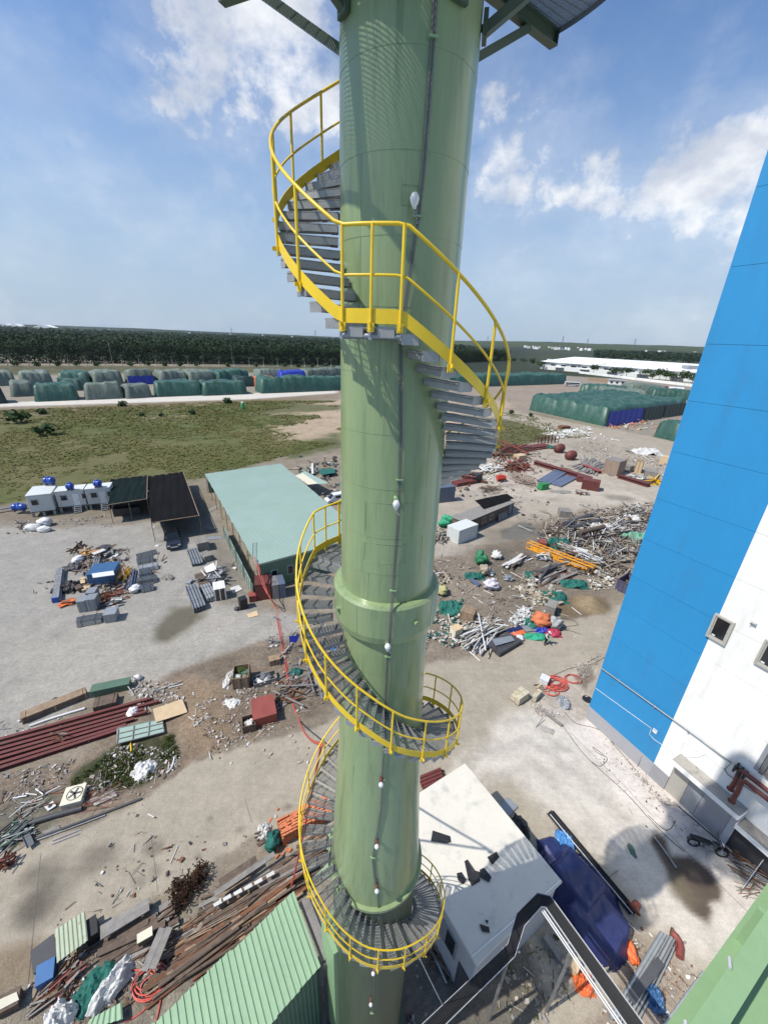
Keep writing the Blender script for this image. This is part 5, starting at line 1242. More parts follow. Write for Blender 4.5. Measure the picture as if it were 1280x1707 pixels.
def panel(label, pts, m, name='sheet', cat='sheet', th=.025, z=0.04, frame=None, ribs=0, ribm=None, curl=.0):
    q = [G(x, y, z) for x, y in pts]; c = sum(q, Vector())/4
    l = [Vector((v.x-c.x, v.y-c.y, 0)) for v in q]
    ar = sum(l[i].x*l[(i+1) % 4].y-l[(i+1) % 4].x*l[i].y for i in range(4))
    if ar < 0: l = [l[0], l[3], l[2], l[1]]
    t_ = empty(name, (c.x, c.y, z+base_z(c)+.02), 0, label, cat)
    if ribs:
        rows = []
        for s_ in (0, 1):
            row = []
            for i in range(ribs*4+1):
                f_ = i/(ribs*4); p_ = (l[0].lerp(l[1], f_)).lerp(l[3].lerp(l[2], f_), s_); row.append(p_+Vector((0, 0, th+(.045 if i % 4 in (2, 3) else 0))))
            rows.append(row)
        b = MB(); b.grid(rows, smooth=False); b.grid([[v-Vector((0, 0, .01)) for v in r_] for r_ in rows][::-1], smooth=False); b.build('corrugated_sheet', [m], t_)
        return t_
    b = MB(); b.prism([(v.x, v.y) for v in l], 0, th); b.build('board', [m], t_)
    if frame:
        for i in range(4): b = MB(); b.bar(l[i]+Vector((0, 0, th+.02)), l[(i+1) % 4]+Vector((0, 0, th+.02)), .06, .06); b.build('frame_bar', [frame], t_)
    return t_
def hose(label, pts, r_, m=None, name='hose', cat='hose', n=6, z=.03):
    P_ = []
    for q in pts:
        zz_ = q[2] if len(q) > 2 else None
        v = G(q[0], q[1], zz_ if zz_ is not None else 0)
        if zz_ is None: v.z = gz(v.x, v.y)+r_
        P_.append(v)
    out = []                                # smooth through the surveyed points
    for i in range(len(P_)-1):
        a, b_, c, d = P_[max(i-1, 0)], P_[i], P_[i+1], P_[min(i+2, len(P_)-1)]
        for k in range(5):
            s_ = k/5; out.append(.5*((2*b_)+(c-a)*s_+(2*a-5*b_+4*c-d)*s_*s_+(3*b_-a-3*c+d)*s_**3))
    out.append(P_[-1]); o_ = out[0].copy(); b = MB(); b.tube([v-o_ for v in out], r_, n); o = b.build(name, [m or m_hose], loc=o_); return tag(o, label, cat)
def coil(label, p, R_, turns, r_, m=None, seed=1, name='hose_coil', cat='hose'):
    a = G(*p); q = random.Random(seed); b = MB(); pts = []
    ph = [q.uniform(0, 6) for _ in range(4)]
    for i in range(turns*16):
        t = 2*math.pi*i/16; rr = R_*(.75+.25*math.sin(t*.37+ph[0])); cx, cy = .18*R_*math.sin(t*.13+ph[1]), .18*R_*math.cos(t*.17+ph[2])
        pts.append((cx+rr*math.cos(t)*1.1, cy+rr*math.sin(t)*.85, .05+.10*abs(math.sin(t*.21+ph[3]))))
    b.tube(pts, r_, 5); o = b.build(name, [m or m_hose], loc=(a.x, a.y, base_z(a)+.02)); return tag(o, label, cat)
def rubble(name, poly, n, sr_, ms, label=None, seed=1, sticks=.25, hmax=.15, bias=2.0):
    """loose small scrap nobody could count, one heap per patch"""
    q = random.Random(seed); pol_ = [G(x, y) for x, y in poly]; c = sum(pol_, Vector())/len(pol_)
    arr = np.array([[v.x, v.y] for v in pol_]); lo, hi = arr.min(0), arr.max(0); b = MB(); k = 0; tries = 0; n = int(n*1.55); alt = [i for i, m_ in enumerate(ms) if m_ is not m_foam] or [0]
    while k < n and tries < n*8:
        tries += 1; x, y = q.uniform(lo[0], hi[0]), q.uniform(lo[1], hi[1])
        s_ = sdist(np.array([[x, y]]), arr)[0]
        if s_ < 0 and q.random() > .08: continue
        if float(fbm(x*.55+seed, y*.55, 3)) < .40+.12*q.random(): continue
        k += 1; s = sr_[0]+(sr_[1]-sr_[0])*q.random()**bias; mi = q.randrange(len(ms)); mi = q.choice(alt) if (ms[mi] is m_foam and q.random() < .4) else mi; s *= .85; z = gz(x, y)+hmax*q.random()**2
        Mx = Matrix.Rotation(q.uniform(0, 6.3), 4, 'Z') @ Matrix.Rotation(q.gauss(0, .35), 4, 'X') @ Matrix.Rotation(q.gauss(0, .35), 4, 'Y')
        if q.random() < sticks: b.box((x-c.x, y-c.y, z+s*.1), (s*q.uniform(2, 5), s*q.uniform(.12, .3), s*.15), m=mi, M=Mx)
        else:
            d = (s*q.uniform(.5, 1.3), s*q.uniform(.4, 1), s*q.uniform(.12, .6)); x2, y2, z2 = d[0]/2, d[1]/2, d[2]/2
            vs = [Mx @ Vector((i*x2*q.uniform(.5, 1.2), j*y2*q.uniform(.5, 1.2), kk*z2*q.uniform(.4, 1.2)))+Vector((x-c.x, y-c.y, z+z2*.6)) for kk in (-1, 1) for j in (-1, 1) for i in (-1, 1)]
            b.add(vs, [(0, 2, 3, 1), (4, 5, 7, 6), (0, 1, 5, 4), (2, 6, 7, 3), (0, 4, 6, 2), (1, 3, 7, 5)], mi)
    return tag(b.build(name, ms, loc=(c.x, c.y, 0)), label, kind='stuff')
def tank(label, p, L, r_, z=0.0, rz=0.0, name='water_tank', cat='water tank'):
    a = G(*p, z); t_ = empty(name, (a.x, a.y, z), rz, label, cat)
    b = MB(); prof = [(0, -L/2), (r_*.6, -L/2+.02), (r_*.95, -L/2+.18), (r_, -L/2+.28), (r_, -.12), (r_*.95, -.09), (r_*.95, .09), (r_, .12), (r_, L/2-.28), (r_*.95, L/2-.18), (r_*.6, L/2-.02), (0, L/2)]
    b.lathe(prof, 20); o = b.build('barrel', [m_tank], t_); o.matrix_local = Matrix.Translation((0, 0, r_+.12)) @ Matrix.Rotation(R(90), 4, 'Y')
    b = MB(); b.lathe([(.26, 0), (.26, .10), (.2, .14), (0, .15)], 14, c=(0, 0, r_*2+.08)); b.build('lid', [m_tank], t_)
    for x in (-L*.3, L*.3): b = MB(); b.box((x, 0, .08), (.12, r_*1.6, .16)); b.build('cradle', [m_steel], t_)
    return t_
# ------------------------------------------------------------------ left yard: cabins, nets, pick-up
def cabin(label, p0, p1, D, h, z, wins, door, tk=None):
    a, rz, L = fr2(p0, p1); t_ = empty('site_cabin', (a.x, a.y, 0), rz, label, 'cabin')
    def corr(pa, pb, zA, zB):
        b = MB(); d = Vector(pb)-Vector(pa); l = d.length; d.normalize(); nrm = Vector((d.y, -d.x, 0)); n = int(l/.28); lo_, hi_ = [], []
        for i in range(n*2+1):
            q = Vector(pa)+d*(l*i/(2*n))+nrm*(.03*(i % 2)); lo_.append(q+Vector((0, 0, zA))); hi_.append(q+Vector((0, 0, zB)))
        b.grid([lo_, hi_], smooth=False); return b
    for pa, pb in (((0, 0, 0), (L, 0, 0)), ((L, 0, 0), (L, D, 0)), ((L, D, 0), (0, D, 0)), ((0, D, 0), (0, 0, 0))): corr(pa, pb, z, z+h).build('wall', [m_contw], t_)
    b = MB(); b.box((L/2, D/2, z+h+.04), (L+.12, D+.12, .10)); b.build('roof', [m_contw], t_)
    b = MB(); b.box((L/2, D/2, z-.06), (L+.06, D+.06, .12)); b.build('floor_frame', [m_greyd], t_)
    for x in (.2, L/2, L-.2):
        for y in (.2, D-.2): b = MB(); b.box((x, y, (z-.12)/2), (.3, .3, z-.12)); b.build('stilt', [m_conc], t_)
    for x in wins:
        b = MB(); b.box((x, -.05, z+h*.58), (.95, .05, .95)); w_ = b.build('window', [m_alu], t_); b = MB(); b.box((x, -.08, z+h*.58), (.78, .03, .78)); b.build('pane', [m_glass], w_)
    if door:
        b = MB(); b.box((door, -.05, z+1.02), (.85, .05, 2.0)); d_ = b.build('door', [m_white], t_); b = MB(); b.box((door+.3, -.09, z+1.0), (.06, .04, .14)); b.build('handle', [m_dark], d_)
        st = MB()
        for k in range(4): st.box((door, -.3-.22*(3-k), z*(k+.6)/4), (.85, .24, .05))
        for s_ in (-1, 1): st.bar((door+s_*.45, -1.05, .02), (door+s_*.45, -.1, z), .05, .12)
        st.build('steps', [m_grey], t_)
    return t_
cabin('white corrugated site cabin at the far left with a lower annex behind', (54, 863), (95, 858), 4.6, 2.7, .9, [.9], None)
cabin('middle white site cabin with two windows and steps', (101, 855), (147, 850), 2.6, 2.6, 1.0, [1.0, 3.9], 2.6)
cabin('right white site cabin half behind the dark net shelter', (150, 850), (190, 846), 2.6, 2.6, 1.0, [1.1, 3.4], 2.3)
tank('blue water tank on the roof of the leftmost cabin', (84, 808), 1.6, .62, 3.72, .1); tank('small blue water tank on the middle cabin', (118, 817), 1.05, .55, 3.72, .2); tank('blue water tank on the right hand cabin', (164, 812), 1.15, .55, 3.72, .1)
tank('blue water tank lying on a low stand at the field edge', (34, 852), 2.0, .6, .35, .12)
a0, a1 = G(-20, 858), G(52, 846); b = MB(); b.bar((a0.x, a0.y, .6), (a1.x, a1.y, .6), .5, .15); tag(b.build('pipe_rack', [m_steel]), 'low steel rack running out of view beside the lying blue tank', 'rack')
for i, (p_, s_) in enumerate([((57, 884), (2.3, 1.3, 1.1)), ((76, 876), (2.0, 1.6, 1.3)), ((75, 886), (1.9, 1.1, .9))]):
    sack(['long white sack lying left in front of the cabins', 'largest white bulging sack in front of the cabins', 'flat white sack under the largest one by the cabins'][i], p_, s_, seed=i+1, rz=.2)
rubble('rubble', [(28, 872), (50, 868), (52, 890), (35, 892)], 60, (.15, .6), [m_woodg, m_foam, m_woodd], 'scraps left of the white sacks', 3)
rubble('rubble', [(100, 868), (190, 858), (185, 880), (105, 885)], 130, (.08, .35), [m_pinkscrap, m_woodg, m_conc], 'loose rubble under the cabin steps', 4)
# shade net shelters
def shelter(label, q, z0, m, poles, sagf=.25):
    a = G(*q[0], z0); P_ = [G(x, y, z0) for x, y in q]; t_ = empty('net_shelter', (a.x, a.y, 0), 0, label, 'shelter'); l = [v-Vector((a.x, a.y, 0)) for v in P_]; n = 16; rows = []
    for i in range(n+1):
        row = []
        for j in range(n+1):
            u, v = i/n, j/n; p_ = (l[0].lerp(l[1], u)).lerp(l[3].lerp(l[2], u), v); s_ = math.sin(math.pi*u*3)**2*.10+math.sin(math.pi*v*2)**2*sagf*.6
            row.append(p_-Vector((0, 0, s_-.12*math.sin(i*2.1+j*.6))))
        rows.append(row)
    b = MB(); b.grid(rows); b.build('net_roof', [m], t_)
    drop = [[v for v in rows[0]], [Vector((v.x, v.y, v.z-1.5+.2*math.sin(i))) for i, v in enumerate(rows[0])]]; b = MB(); b.grid(drop); b.build('net_side', [m], t_)
    b = MB(); bk = [r_[0] for r_ in rows]; b.grid([bk, [Vector((v.x, v.y, .15)) for v in bk]]); b.build('net_back', [m], t_)
    for u, v in poles:
        p_ = (l[0].lerp(l[1], u)).lerp(l[3].lerp(l[2], u), v); b = MB(); b.tube([(p_.x, p_.y, 0), (p_.x+.04, p_.y, z0+.1)], .05, 6); b.build('pole', [m_wood], t_)
    for (e0, e1) in ((0, 1), (1, 2), (2, 3)): b = MB(); b.tube([l[e0]+Vector((0, 0, .05)), l[e1]+Vector((0, 0, .05))], .055, 6); b.build('rail', [m_wood], t_)
    return t_
shelter('left dark green shade net shelter beside the cabins', [(184, 799), (246, 792), (245, 832), (181, 842)], 3.1, m_netg, [(0, 0), (1, 0), (1, 1), (0, 1), (.5, 1)])
shelter('right black shade net shelter over the parked pick-up', [(246, 794), (305, 786), (332, 860), (252, 872)], 3.0, m_net, [(0, 0), (1, 0), (1, 1), (0, 1), (1, .5), (0, .5)])
for i, (p_, q_) in enumerate([((190, 862), (235, 858)), ((260, 868), (300, 862))]):
    steel_box(['dark cupboard in the shade of the left net shelter', 'dark bench deep under the right net shelter'][i], p_, q_, 1.2, 1.3, m_dark, 'cupboard', 'cupboard')
p_ = G(290, 905); pk = empty('pickup_truck', (p_.x, p_.y, 0), math.atan2((G(290, 920)-G(284, 875)).y, (G(290, 920)-G(284, 875)).x), 'black pick-up with its nose out of the net shelter', 'pickup truck')
def car_body(root, prof, w, m, cabin_prof, cw):
    b = MB(); n = len(prof); vs = [(x, s_*w/2*(1-.05*(z > .9)), z) for s_ in (-1, 1) for x, z in prof]
    b.add(vs, [tuple(range(n))[::-1], tuple(range(n, 2*n))]+[(i, (i+1) % n, n+(i+1) % n, n+i) for i in range(n)]); b.build('body', [m], root)
    k = len(cabin_prof); vs = [(x, s_*cw/2*(1 if z < 1.2 else .84), z) for s_ in (-1, 1) for x, z in cabin_prof]
    b = MB(); b.add(vs, [tuple(range(k))[::-1], tuple(range(k, 2*k))]+[(i, (i+1) % k, k+(i+1) % k, k+i) for i in range(k)]); b.build('cab', [m], root)
car_body(pk, [(-2.6, .45), (2.55, .45), (2.65, .75), (2.5, 1.02), (1.1, 1.12), (-2.65, 1.1)], 1.85, m_carblk, [(1.15, 1.121), (.35, 1.78), (-1.0, 1.80), (-1.3, 1.121)], 1.72)
b = MB(); b.add([(1.12, -.74, 1.16), (1.12, .74, 1.16), (.42, .66, 1.73), (.42, -.66, 1.73)], [(0, 1, 2, 3)]); o = b.build('windscreen', [m_glass], pk); o.location = (.02, 0, .012)
for s_ in (-1, 1):
    b = MB(); b.box((-.3, s_*.80, 1.42), (1.3, .03, .42)); b.build('side_window', [m_glass], pk); b = MB(); b.box((2.6, s_*.66, .82), (.12, .36, .16)); b.build('headlight', [m_chrome], pk)
    b = MB(); b.box((.95, s_*1.02, 1.2), (.16, .2, .16)); b.build('mirror', [m_carblk], pk)
b = MB(); b.box((2.64, 0, .62), (.06, .9, .18)); b.build('number_plate', [m_white], pk); b = MB(); b.box((2.63, 0, .82), (.06, .8, .14)); b.build('grille', [m_dark], pk)
for x in (-1.6, 1.65):
    for y in (-.85, .85): wheel(pk, x, y, .37, .25)
p_ = G(562, 838); wc = empty('white_van', (p_.x, p_.y, 0), R(-150), 'white van half hidden between the long shed and the chimney', 'van')
car_body(wc, [(-2.2, .4), (2.1, .4), (2.2, .8), (1.9, 1.05), (-2.2, 1.1)], 1.75, m_carwht, [(1.6, 1.051), (.8, 1.85), (-2.0, 1.9), (-2.2, 1.051)], 1.66)
b = MB(); b.add([(1.58, -.7, 1.1), (1.58, .7, 1.1), (.86, .62, 1.78), (.86, -.62, 1.78)], [(0, 1, 2, 3)]); o = b.build('windscreen', [m_glass], wc); o.location = (.03, 0, .01)
for s_ in (-1, 1): b = MB(); b.box((-.5, s_*.79, 1.45), (2.2, .05, .45)); b.build('side_window', [m_glass], wc)
for x in (-1.4, 1.4):
    for y in (-.8, .8): wheel(wc, x, y, .33, .22)
panel('pale sheet roof of a small lean-to behind the long shed', [(492, 793), (528, 807), (548, 806), (508, 785)], m_roofg, 'shed_roof', 'roof sheet', .03, 2.4)
panel('white sheet roof next to the green lean-to sheet', [(492, 793), (505, 789), (530, 806), (514, 808)], m_cream, 'shed_roof', 'roof sheet', .03, 2.45)
for i, (x, y) in enumerate([(500, 800), (545, 812), (512, 795)]): q_ = G(x, y); b = MB(); b.tube([(0, 0, 0), (0, 0, 2.35)], .05, 6); tag(b.build('prop_pole', [m_wood], loc=(q_.x, q_.y, 0)), 'timber prop under the lean-to sheets behind the long shed', 'pole', 'props of the lean-to')
rubble('rubble', [(480, 785), (560, 762), (566, 830), (530, 800)], 130, (.3, 1.5), [m_woodg, m_teal, m_foam, m_woodd, m_dark], 'scraps in front of the meadow behind the long shed', 9)
panel('white plank leaning behind the lean-to sheets', [(519, 790), (523, 790), (522, 772), (519, 772)], m_foam, 'plank', 'plank', .05, .5)
panel('dark teal sheet in the scraps beside the chimney', [(530, 783), (555, 780), (560, 788), (536, 792)], m_teal, 'sheet', 'sheet', .04, .8)
# things by the long shed
a = G(424, 944, 3.75); lad = empty('ladder', (a.x, a.y, 3.75), 0, 'aluminium ladder lying over the front eave of the long shed', 'ladder'); dl = G(424, 904, 3.8)-a; sd_ = Vector((-dl.y, dl.x, 0)).normalized()*.2
for s_ in (-1, 1): b = MB(); b.tube([sd_*s_, dl+sd_*s_], .03, 5); b.build('stile', [m_galv], lad)
for k in range(8): b = MB(); b.tube([dl*(k+.5)/8-sd_, dl*(k+.5)/8+sd_], .02, 5); b.build('rung', [m_galv], lad)
steel_box('bright red oxide box cabinet under the hose at the shed corner', (427, 1002), (453, 999), 2.0, 2.1, m_red, 'steel_cabinet', 'cabinet')
steel_box('rusty topped grey cabinet in the row by the shed front', (455, 1000), (466, 998), 2.0, 1.9, m_steel, 'steel_cabinet', 'cabinet')
steel_box('blue grey cabinet at the right end of the row by the shed', (467, 998), (477, 996), 2.0, 1.9, m_bluegrey, 'steel_cabinet', 'cabinet')
steel_box('low red tool chest at the foot of the red cabinet', (416, 1005), (428, 1003), 1.0, .8, m_redl, 'tool_chest', 'chest'); steel_box('open black bin leaning by the red tool chest', (402, 1018), (414, 1014), .8, 1.3, m_black, 'bin', 'bin', lid=False)
sack('dark round bag in front of the black bin', (395, 1017), (.6, .5, .45), m_greyd, seed=8); panel('brown cardboard flat in front of the black bin', [(411, 1024), (428, 1018), (431, 1026), (415, 1030)], m_ply, 'cardboard', 'cardboard')
panel('white sheet lying on the dirt by the sheet fence', [(383, 981), (398, 976), (404, 983), (389, 990)], m_foam, 'sheet', 'sheet'); panel('tiny white card on the dirt beside the sheet fence', [(387, 947), (393, 944), (396, 947), (390, 949)], m_foam, 'sheet', 'sheet')
b = MB(); p_ = G(424, 992); b.lathe([(.28, 0), (.3, .5), (.25, .55)], 14); tag(b.build('bucket', [m_tank], loc=(p_.x, p_.y, 0)), 'blue bucket by the end of the sheet fence', 'bucket')
for i, (a_, c_, m_) in enumerate([((347, 853), (364, 843), m_woodg), ((341, 877), (359, 883), m_woodg), ((345, 898), (371, 896), m_grey)]):
    bundle(['grey plank pair lying near the left wall of the long shed', 'plank pair lying across behind the net shelter', 'pale board pair across the dirt by the shed wall'][i], a_, c_, [2], 'box', m_, .45, .08, 'plank_pair', 'planks', 'plank', straps=False, bear=False)
bundle('long galvanised channel bundle, topmost of the column by the shed', (330, 944), (320, 918), [4, 4], 'channel', m_galv, .32, .28, 'channel_bundle', 'steel bundle', 'channel')
crate('pale grey topped crate at the head of the column by the shed', (331, 921), (350, 917), 2.2, 1.3, m_woodg); crate('grey crate behind the channel bundle by the shed', (341, 938), (354, 934), 1.6, .8, m_woodg)
panel('white cut sheet on the pile in the column by the shed', [(340, 946), (356, 938), (361, 950), (344, 955)], m_white, 'sheet', 'sheet', .05, .6)
rubble('rubble', [(335, 945), (362, 940), (375, 975), (345, 985)], 70, (.3, 1.1), [m_steel, m_foam, m_dark, m_galv], 'metal offcuts in the column by the shed', 12, .5, .5)
bundle('dark brown flat stack in the column by the shed', (343, 978), (333, 958), [3, 3], 'box', m_woodd, .4, .14, 'plank_stack', 'planks', 'plank')
crate('tall dark crate with a white sheet on top, lowest of the column', (359, 1003), (378, 999), 1.6, 1.5, m_woodd, m2=m_white); bundle('thick galvanised channel bundle at the foot of the column', (334, 1020), (319, 982), [4, 4, 4], 'channel', m_galv, .30, .26, 'channel_bundle', 'steel bundle', 'channel')
bundle('shorter galvanised bundle right of the thick one', (355, 1003), (343, 980), [4, 4], 'tube', m_galv, .28, .28, 'pipe_bundle', 'pipes', 'pipe')
# the island of materials in the gravel
crate('blue tarped case with a white top in the middle of the gravel yard', (149, 977), (193, 972), 2.6, 1.5, m_bluet, m2=m_bluet, name='tarped_case', cat='case', battens=False)
panel('white foil lid on the blue tarped case', [(153, 957), (189, 952), (191, 959), (155, 964)], m_plast, 'foil_sheet', 'sheet', .05, 1.62)
bundle('grey conduit bundle lying behind the blue case', (158, 956), (165, 932), [4, 3], 'tube', m_steel, .24, .24); bundle('four blue grey pipes left of the tray bundles', (217, 984), (223, 952), [4, 2], 'tube', m_bluegrey, .2, .2)
bundle('long dark square steel bundle standing off at the left', (95, 1004), (102, 953), [3, 2], 'box', m_steel, .28, .28, 'steel_bundle', 'steel bundle', 'tube')
steel_box('blue black end cap box at the foot of the long dark bundle', (88, 1006), (99, 1004), .6, .6, m_tank, 'end_box', 'box')
heap('low orange red rusty sheet pile at the left of the island', (98, 1010), (128, 1004), 1.3, 9, ['box'], [m_rust, m_orange, m_brick], (.5, .9), (.4, .7), .4, .3, 'sheet_pile', 'heap', 'sheet', flat=.1, seed=4)
for i, (a_, c_, h_) in enumerate([((132, 1022), (146, 1020), 1.4), ((147, 1020), (163, 1018), 1.5), ((146, 1006), (162, 1004), 1.3)]):
    steel_box(['left grey tub of the three at the front of the island', 'middle grey open tub of the three at the front of the island', 'rear grey tub of the three in the island'][i], a_, c_, 1.2, h_, m_grey, 'tub', 'tub', lid=False, ribs=2)
heap('rust brown scrap heap between the tubs and the blue case', (160, 1004), (208, 994), 3.4, 46, ['tube', 'angle', 'box'], [m_rust, m_redl, m_rust, m_woodd], (.12, .5), (.06, .16), .8, .8, 'scrap_heap', 'heap', 'scrap_bar', seed=5)
heap('pale scrap ends on the right of the rusty heap', (172, 1012), (207, 1003), 1.6, 18, ['box', 'angle'], [m_galv, m_foam, m_dark, m_steel], (.2, .6), (.1, .3), .5, .5, 'scrap_heap', 'heap', 'scrap_bar', seed=6)
heap('tangle of yellow brown trestle frames behind the gravel island', (136, 934), (158, 920), 2.6, 22, ['angle', 'box'], [m_wood, m_ply, m_truss], (.4, 1), (.08, .16), 1.2, .8, 'frame_heap', 'heap', 'frame_bar', seed=7)
heap('dark board and case pile at the top of the island', (158, 934), (192, 914), 3.2, 24, ['box'], [m_woodd, m_greyd, m_woodg, m_foam], (.2, .6), (.3, .9), 1.0, .6, 'board_heap', 'heap', 'board', flat=.15, seed=8)
heap('rusty frame ends left of the trestles', (126, 926), (142, 908), 1.6, 12, ['angle'], [m_woodd, m_rust], (.5, 1), (.1, .2), .8, .9, 'frame_heap', 'heap', 'frame_bar', seed=9)
sack('white foil lump at the upper left of the island', (131, 936), (1.2, 1.7, .8), m_plast, seed=12); net('dark netting lump below the white foil lump', (126, 947), (2.2, 1.8, .8), m_greyd, 'cloth_heap', 3); net('black cloth heap at the left of the blue case', (122, 980), (2.0, 2.6, 1.0), m_black, 'cloth_heap', 5)
heap('yellow painted trestles right of the blue case', (196, 976), (214, 948), 1.8, 16, ['angle'], [m_truss, m_ply, m_yellow], (.4, .9), (.08, .14), 1.3, .5, 'trestle_heap', 'heap', 'trestle_bar', seed=10)
heap('olive crates and weeds left of the blue case', (134, 990), (146, 965), 1.4, 12, ['box'], [m_woodd, m_ply, m_wood], (.15, .4), (.3, .6), .5, .8, 'crate_heap', 'heap', 'board', flat=.5, seed=11)
rubble('rubble', [(125, 925), (215, 915), (215, 1000), (160, 1012), (120, 1000)], 260, (.15, .7), [m_woodd, m_rust, m_steel, m_beige, m_dark], 'small offcuts strewn over the island', 14, .45, .3)
bundle('long galvanised bundle nearest the viewer in the gravel yard', (129, 1042), (173, 1034), [5, 5, 3], 'channel', m_galv, .22, .22, 'channel_bundle', 'steel bundle', 'channel'); steel_box('grey strapped block right of the nearest bundle', (175, 1040), (195, 1037), 1.3, 1.0, m_grey, 'strapped_block', 'block', ribs=3)
for i, (a_, c_, rw, mm) in enumerate([((227, 930), (262, 921), [3], m_galv), ((228, 941), (258, 935), [4, 4], m_galv), ((231, 953), (265, 946), [3, 3], m_plast), ((232, 962), (255, 957), [4, 4], m_grey), ((228, 974), (264, 967), [4, 3], m_galv), ((236, 986), (258, 981), [3, 3], m_grey)]):
    bundle(['thin frame like tray bundle at the far end of the row', 'second galvanised tray bundle from the far end', 'foil wrapped whitish tray bundle in the row', 'short grey tray bundle in the middle of the row', 'longest galvanised tray bundle in the row', 'netted grey tray bundle nearest in the row'][i], a_, c_, rw, 'channel', mm, .30, .28, 'tray_bundle', 'steel bundle', 'tray')
sack('white crumpled sack in front of the tray bundles', (226, 986), (1.1, 1.3, .8), m_plast, seed=15, lumps=.6)
net('dry weed tuft right of the tray bundles', (281, 964), (1.6, 1.2, .5), m_woodg, 'weed_tuft', seed=9)
for o in [x for x in bpy.data.objects if x.name.startswith('weed_tuft')]: o['category'] = 'plant'
b = MB(); p_ = G(262, 910); b.tube([(0, 0, 0), (0, 0, 3.0)], .03, 6); b.box((0, 0, .03), (.5, .5, .06)); b.box((.1, 0, 2.9), (.3, .12, .2)); tag(b.build('floodlight_stand', [m_plast], loc=(p_.x, p_.y, 0)), 'thin floodlight stand left of the parked pick-up', 'stand')
# strip of timber and red steel at the left edge
crate('very long brown boxed timber case at the left', (38, 1208), (146, 1164), .75, .55, m_woodd, name='long_case', cat='case', m2=m_wood)
panel('black plastic sheet behind the long brown case', [(68, 1182), (92, 1163), (120, 1163), (92, 1176)], m_black, 'sheet', 'sheet', .03, .05)
steel_box('dark green long chest with a white side panel', (153, 1164), (217, 1150), .8, .65, m_shedw, 'long_chest', 'chest', ribs=5); crate('square brown wooden case below the green chest', (157, 1188), (195, 1178), 1.0, .5, m_woodd)
hose('thick white pipe lying below the long brown case', [(50, 1212), (90, 1198), (142, 1182)], .09, m_plast, 'pipe', 'pipe', 10); sack('small white bag above the green chest', (230, 1133), (.7, .6, .5), seed=16)
rz_ = [((-60, 1262), (266, 1172)), ((-60, 1270), (240, 1186)), ((-60, 1278), (246, 1190)), ((-60, 1286), (225, 1202)), ((-60, 1296), (212, 1212)), ((-60, 1305), (205, 1219)), ((-60, 1254), (252, 1168))]
for i, (a_, c_) in enumerate(rz_):
    bundle('long dark red primed steel beam in the sheaf running out of view', a_, c_, [1], 'ibeam' if i % 2 else 'box', m_red, .24, .26, 'steel_beam', 'beam', 'section', straps=False, jit=.02, group='red beams at the left edge')
heap('rusty trestle lying across the red beams', (85, 1240), (120, 1228), .8, 7, ['angle'], [m_rust, m_woodg], (.4, 1), (.06, .1), .8, .9, 'trestle', 'trestle', 'trestle_bar', seed=15)
pn = panel('stack of pale framed window panels beside the red beams', [(195, 1242), (274, 1222), (270, 1200), (196, 1216)], m_roofg, 'framed_panel', 'panel', .06, .25, frame=m_woodg)
for k in range(3):
    q0_, q1_ = G(195+26*k, 1240-6*k, .36), G(197+26*k, 1216-6*k, .36); b = MB(); c0 = pn.location; b.bar(q0_-Vector((c0.x, c0.y, .25)), q1_-Vector((c0.x, c0.y, .25)), .06, .05); b.build('glazing_bar', [m_woodg], pn)
for k in (1, 2):
    q0_, q1_ = G(195, 1242-9*k, .36), G(272, 1222-8*k, .36); b = MB(); b.bar(q0_-Vector((c0.x, c0.y, .245)), q1_-Vector((c0.x, c0.y, .245)), .05, .05); b.build('glazing_bar', [m_woodg], pn)
panel('clean plywood sheet tilted over the end of the red beams', [(260, 1206), (313, 1189), (304, 1167), (255, 1184)], m_ply, 'plywood_sheet', 'sheet', .03, .35); hose('short bright yellow pole by the window panels', [(218, 1238), (219, 1254)], .05, m_yellow, 'pole', 'pole', 6)
sack('crumpled white plastic on the red beams', (223, 1189), (.8, 1.0, .5), m_plast, seed=17, lumps=.5); net('white torn foil on the weeds', (240, 1285), (1.4, 1.7, .5), m_sack, 'foil_heap', 11); hose('curling white foil strip right of the weeds', [(291, 1263), (287, 1280), (278, 1290)], .07, m_plast, 'foil_strip', 'foil')
rubble('rubble', [(215, 1135), (300, 1140), (310, 1185), (225, 1180)], 200, (.06, .4), [m_foam, m_pinkscrap, m_conc, m_foam], 'pale rubble behind the plywood sheet', 18, .2, .1)
rubble('rubble', [(0, 1290), (110, 1270), (220, 1240), (300, 1250), (300, 1290), (150, 1330), (0, 1370)], 520, (.05, .32), [m_foam, m_conc, m_pinkscrap, m_woodg, m_woodd], 'stones and scraps along the weedy strip', 19, .25, .06)
rubble('rubble', [(330, 1180), (470, 1120), (540, 1130), (560, 1190), (420, 1235), (310, 1280)], 520, (.05, .34), [m_foam, m_conc, m_pinkscrap, m_earth], 'broken stones around the red chest', 20, .15, .06)
rubble('rubble', [(0, 1200), (40, 1215), (150, 1190), (200, 1195), (200, 1215), (0, 1250)], 160, (.05, .3), [m_foam, m_conc, m_woodg], 'scraps beside the red beams', 21, .3, .05)
wt = MB(); wr = random.Random(4); c_ = G(210, 1272); wp = gp([(115, 1308), (205, 1240), (288, 1230), (300, 1262), (235, 1308), (150, 1325)])
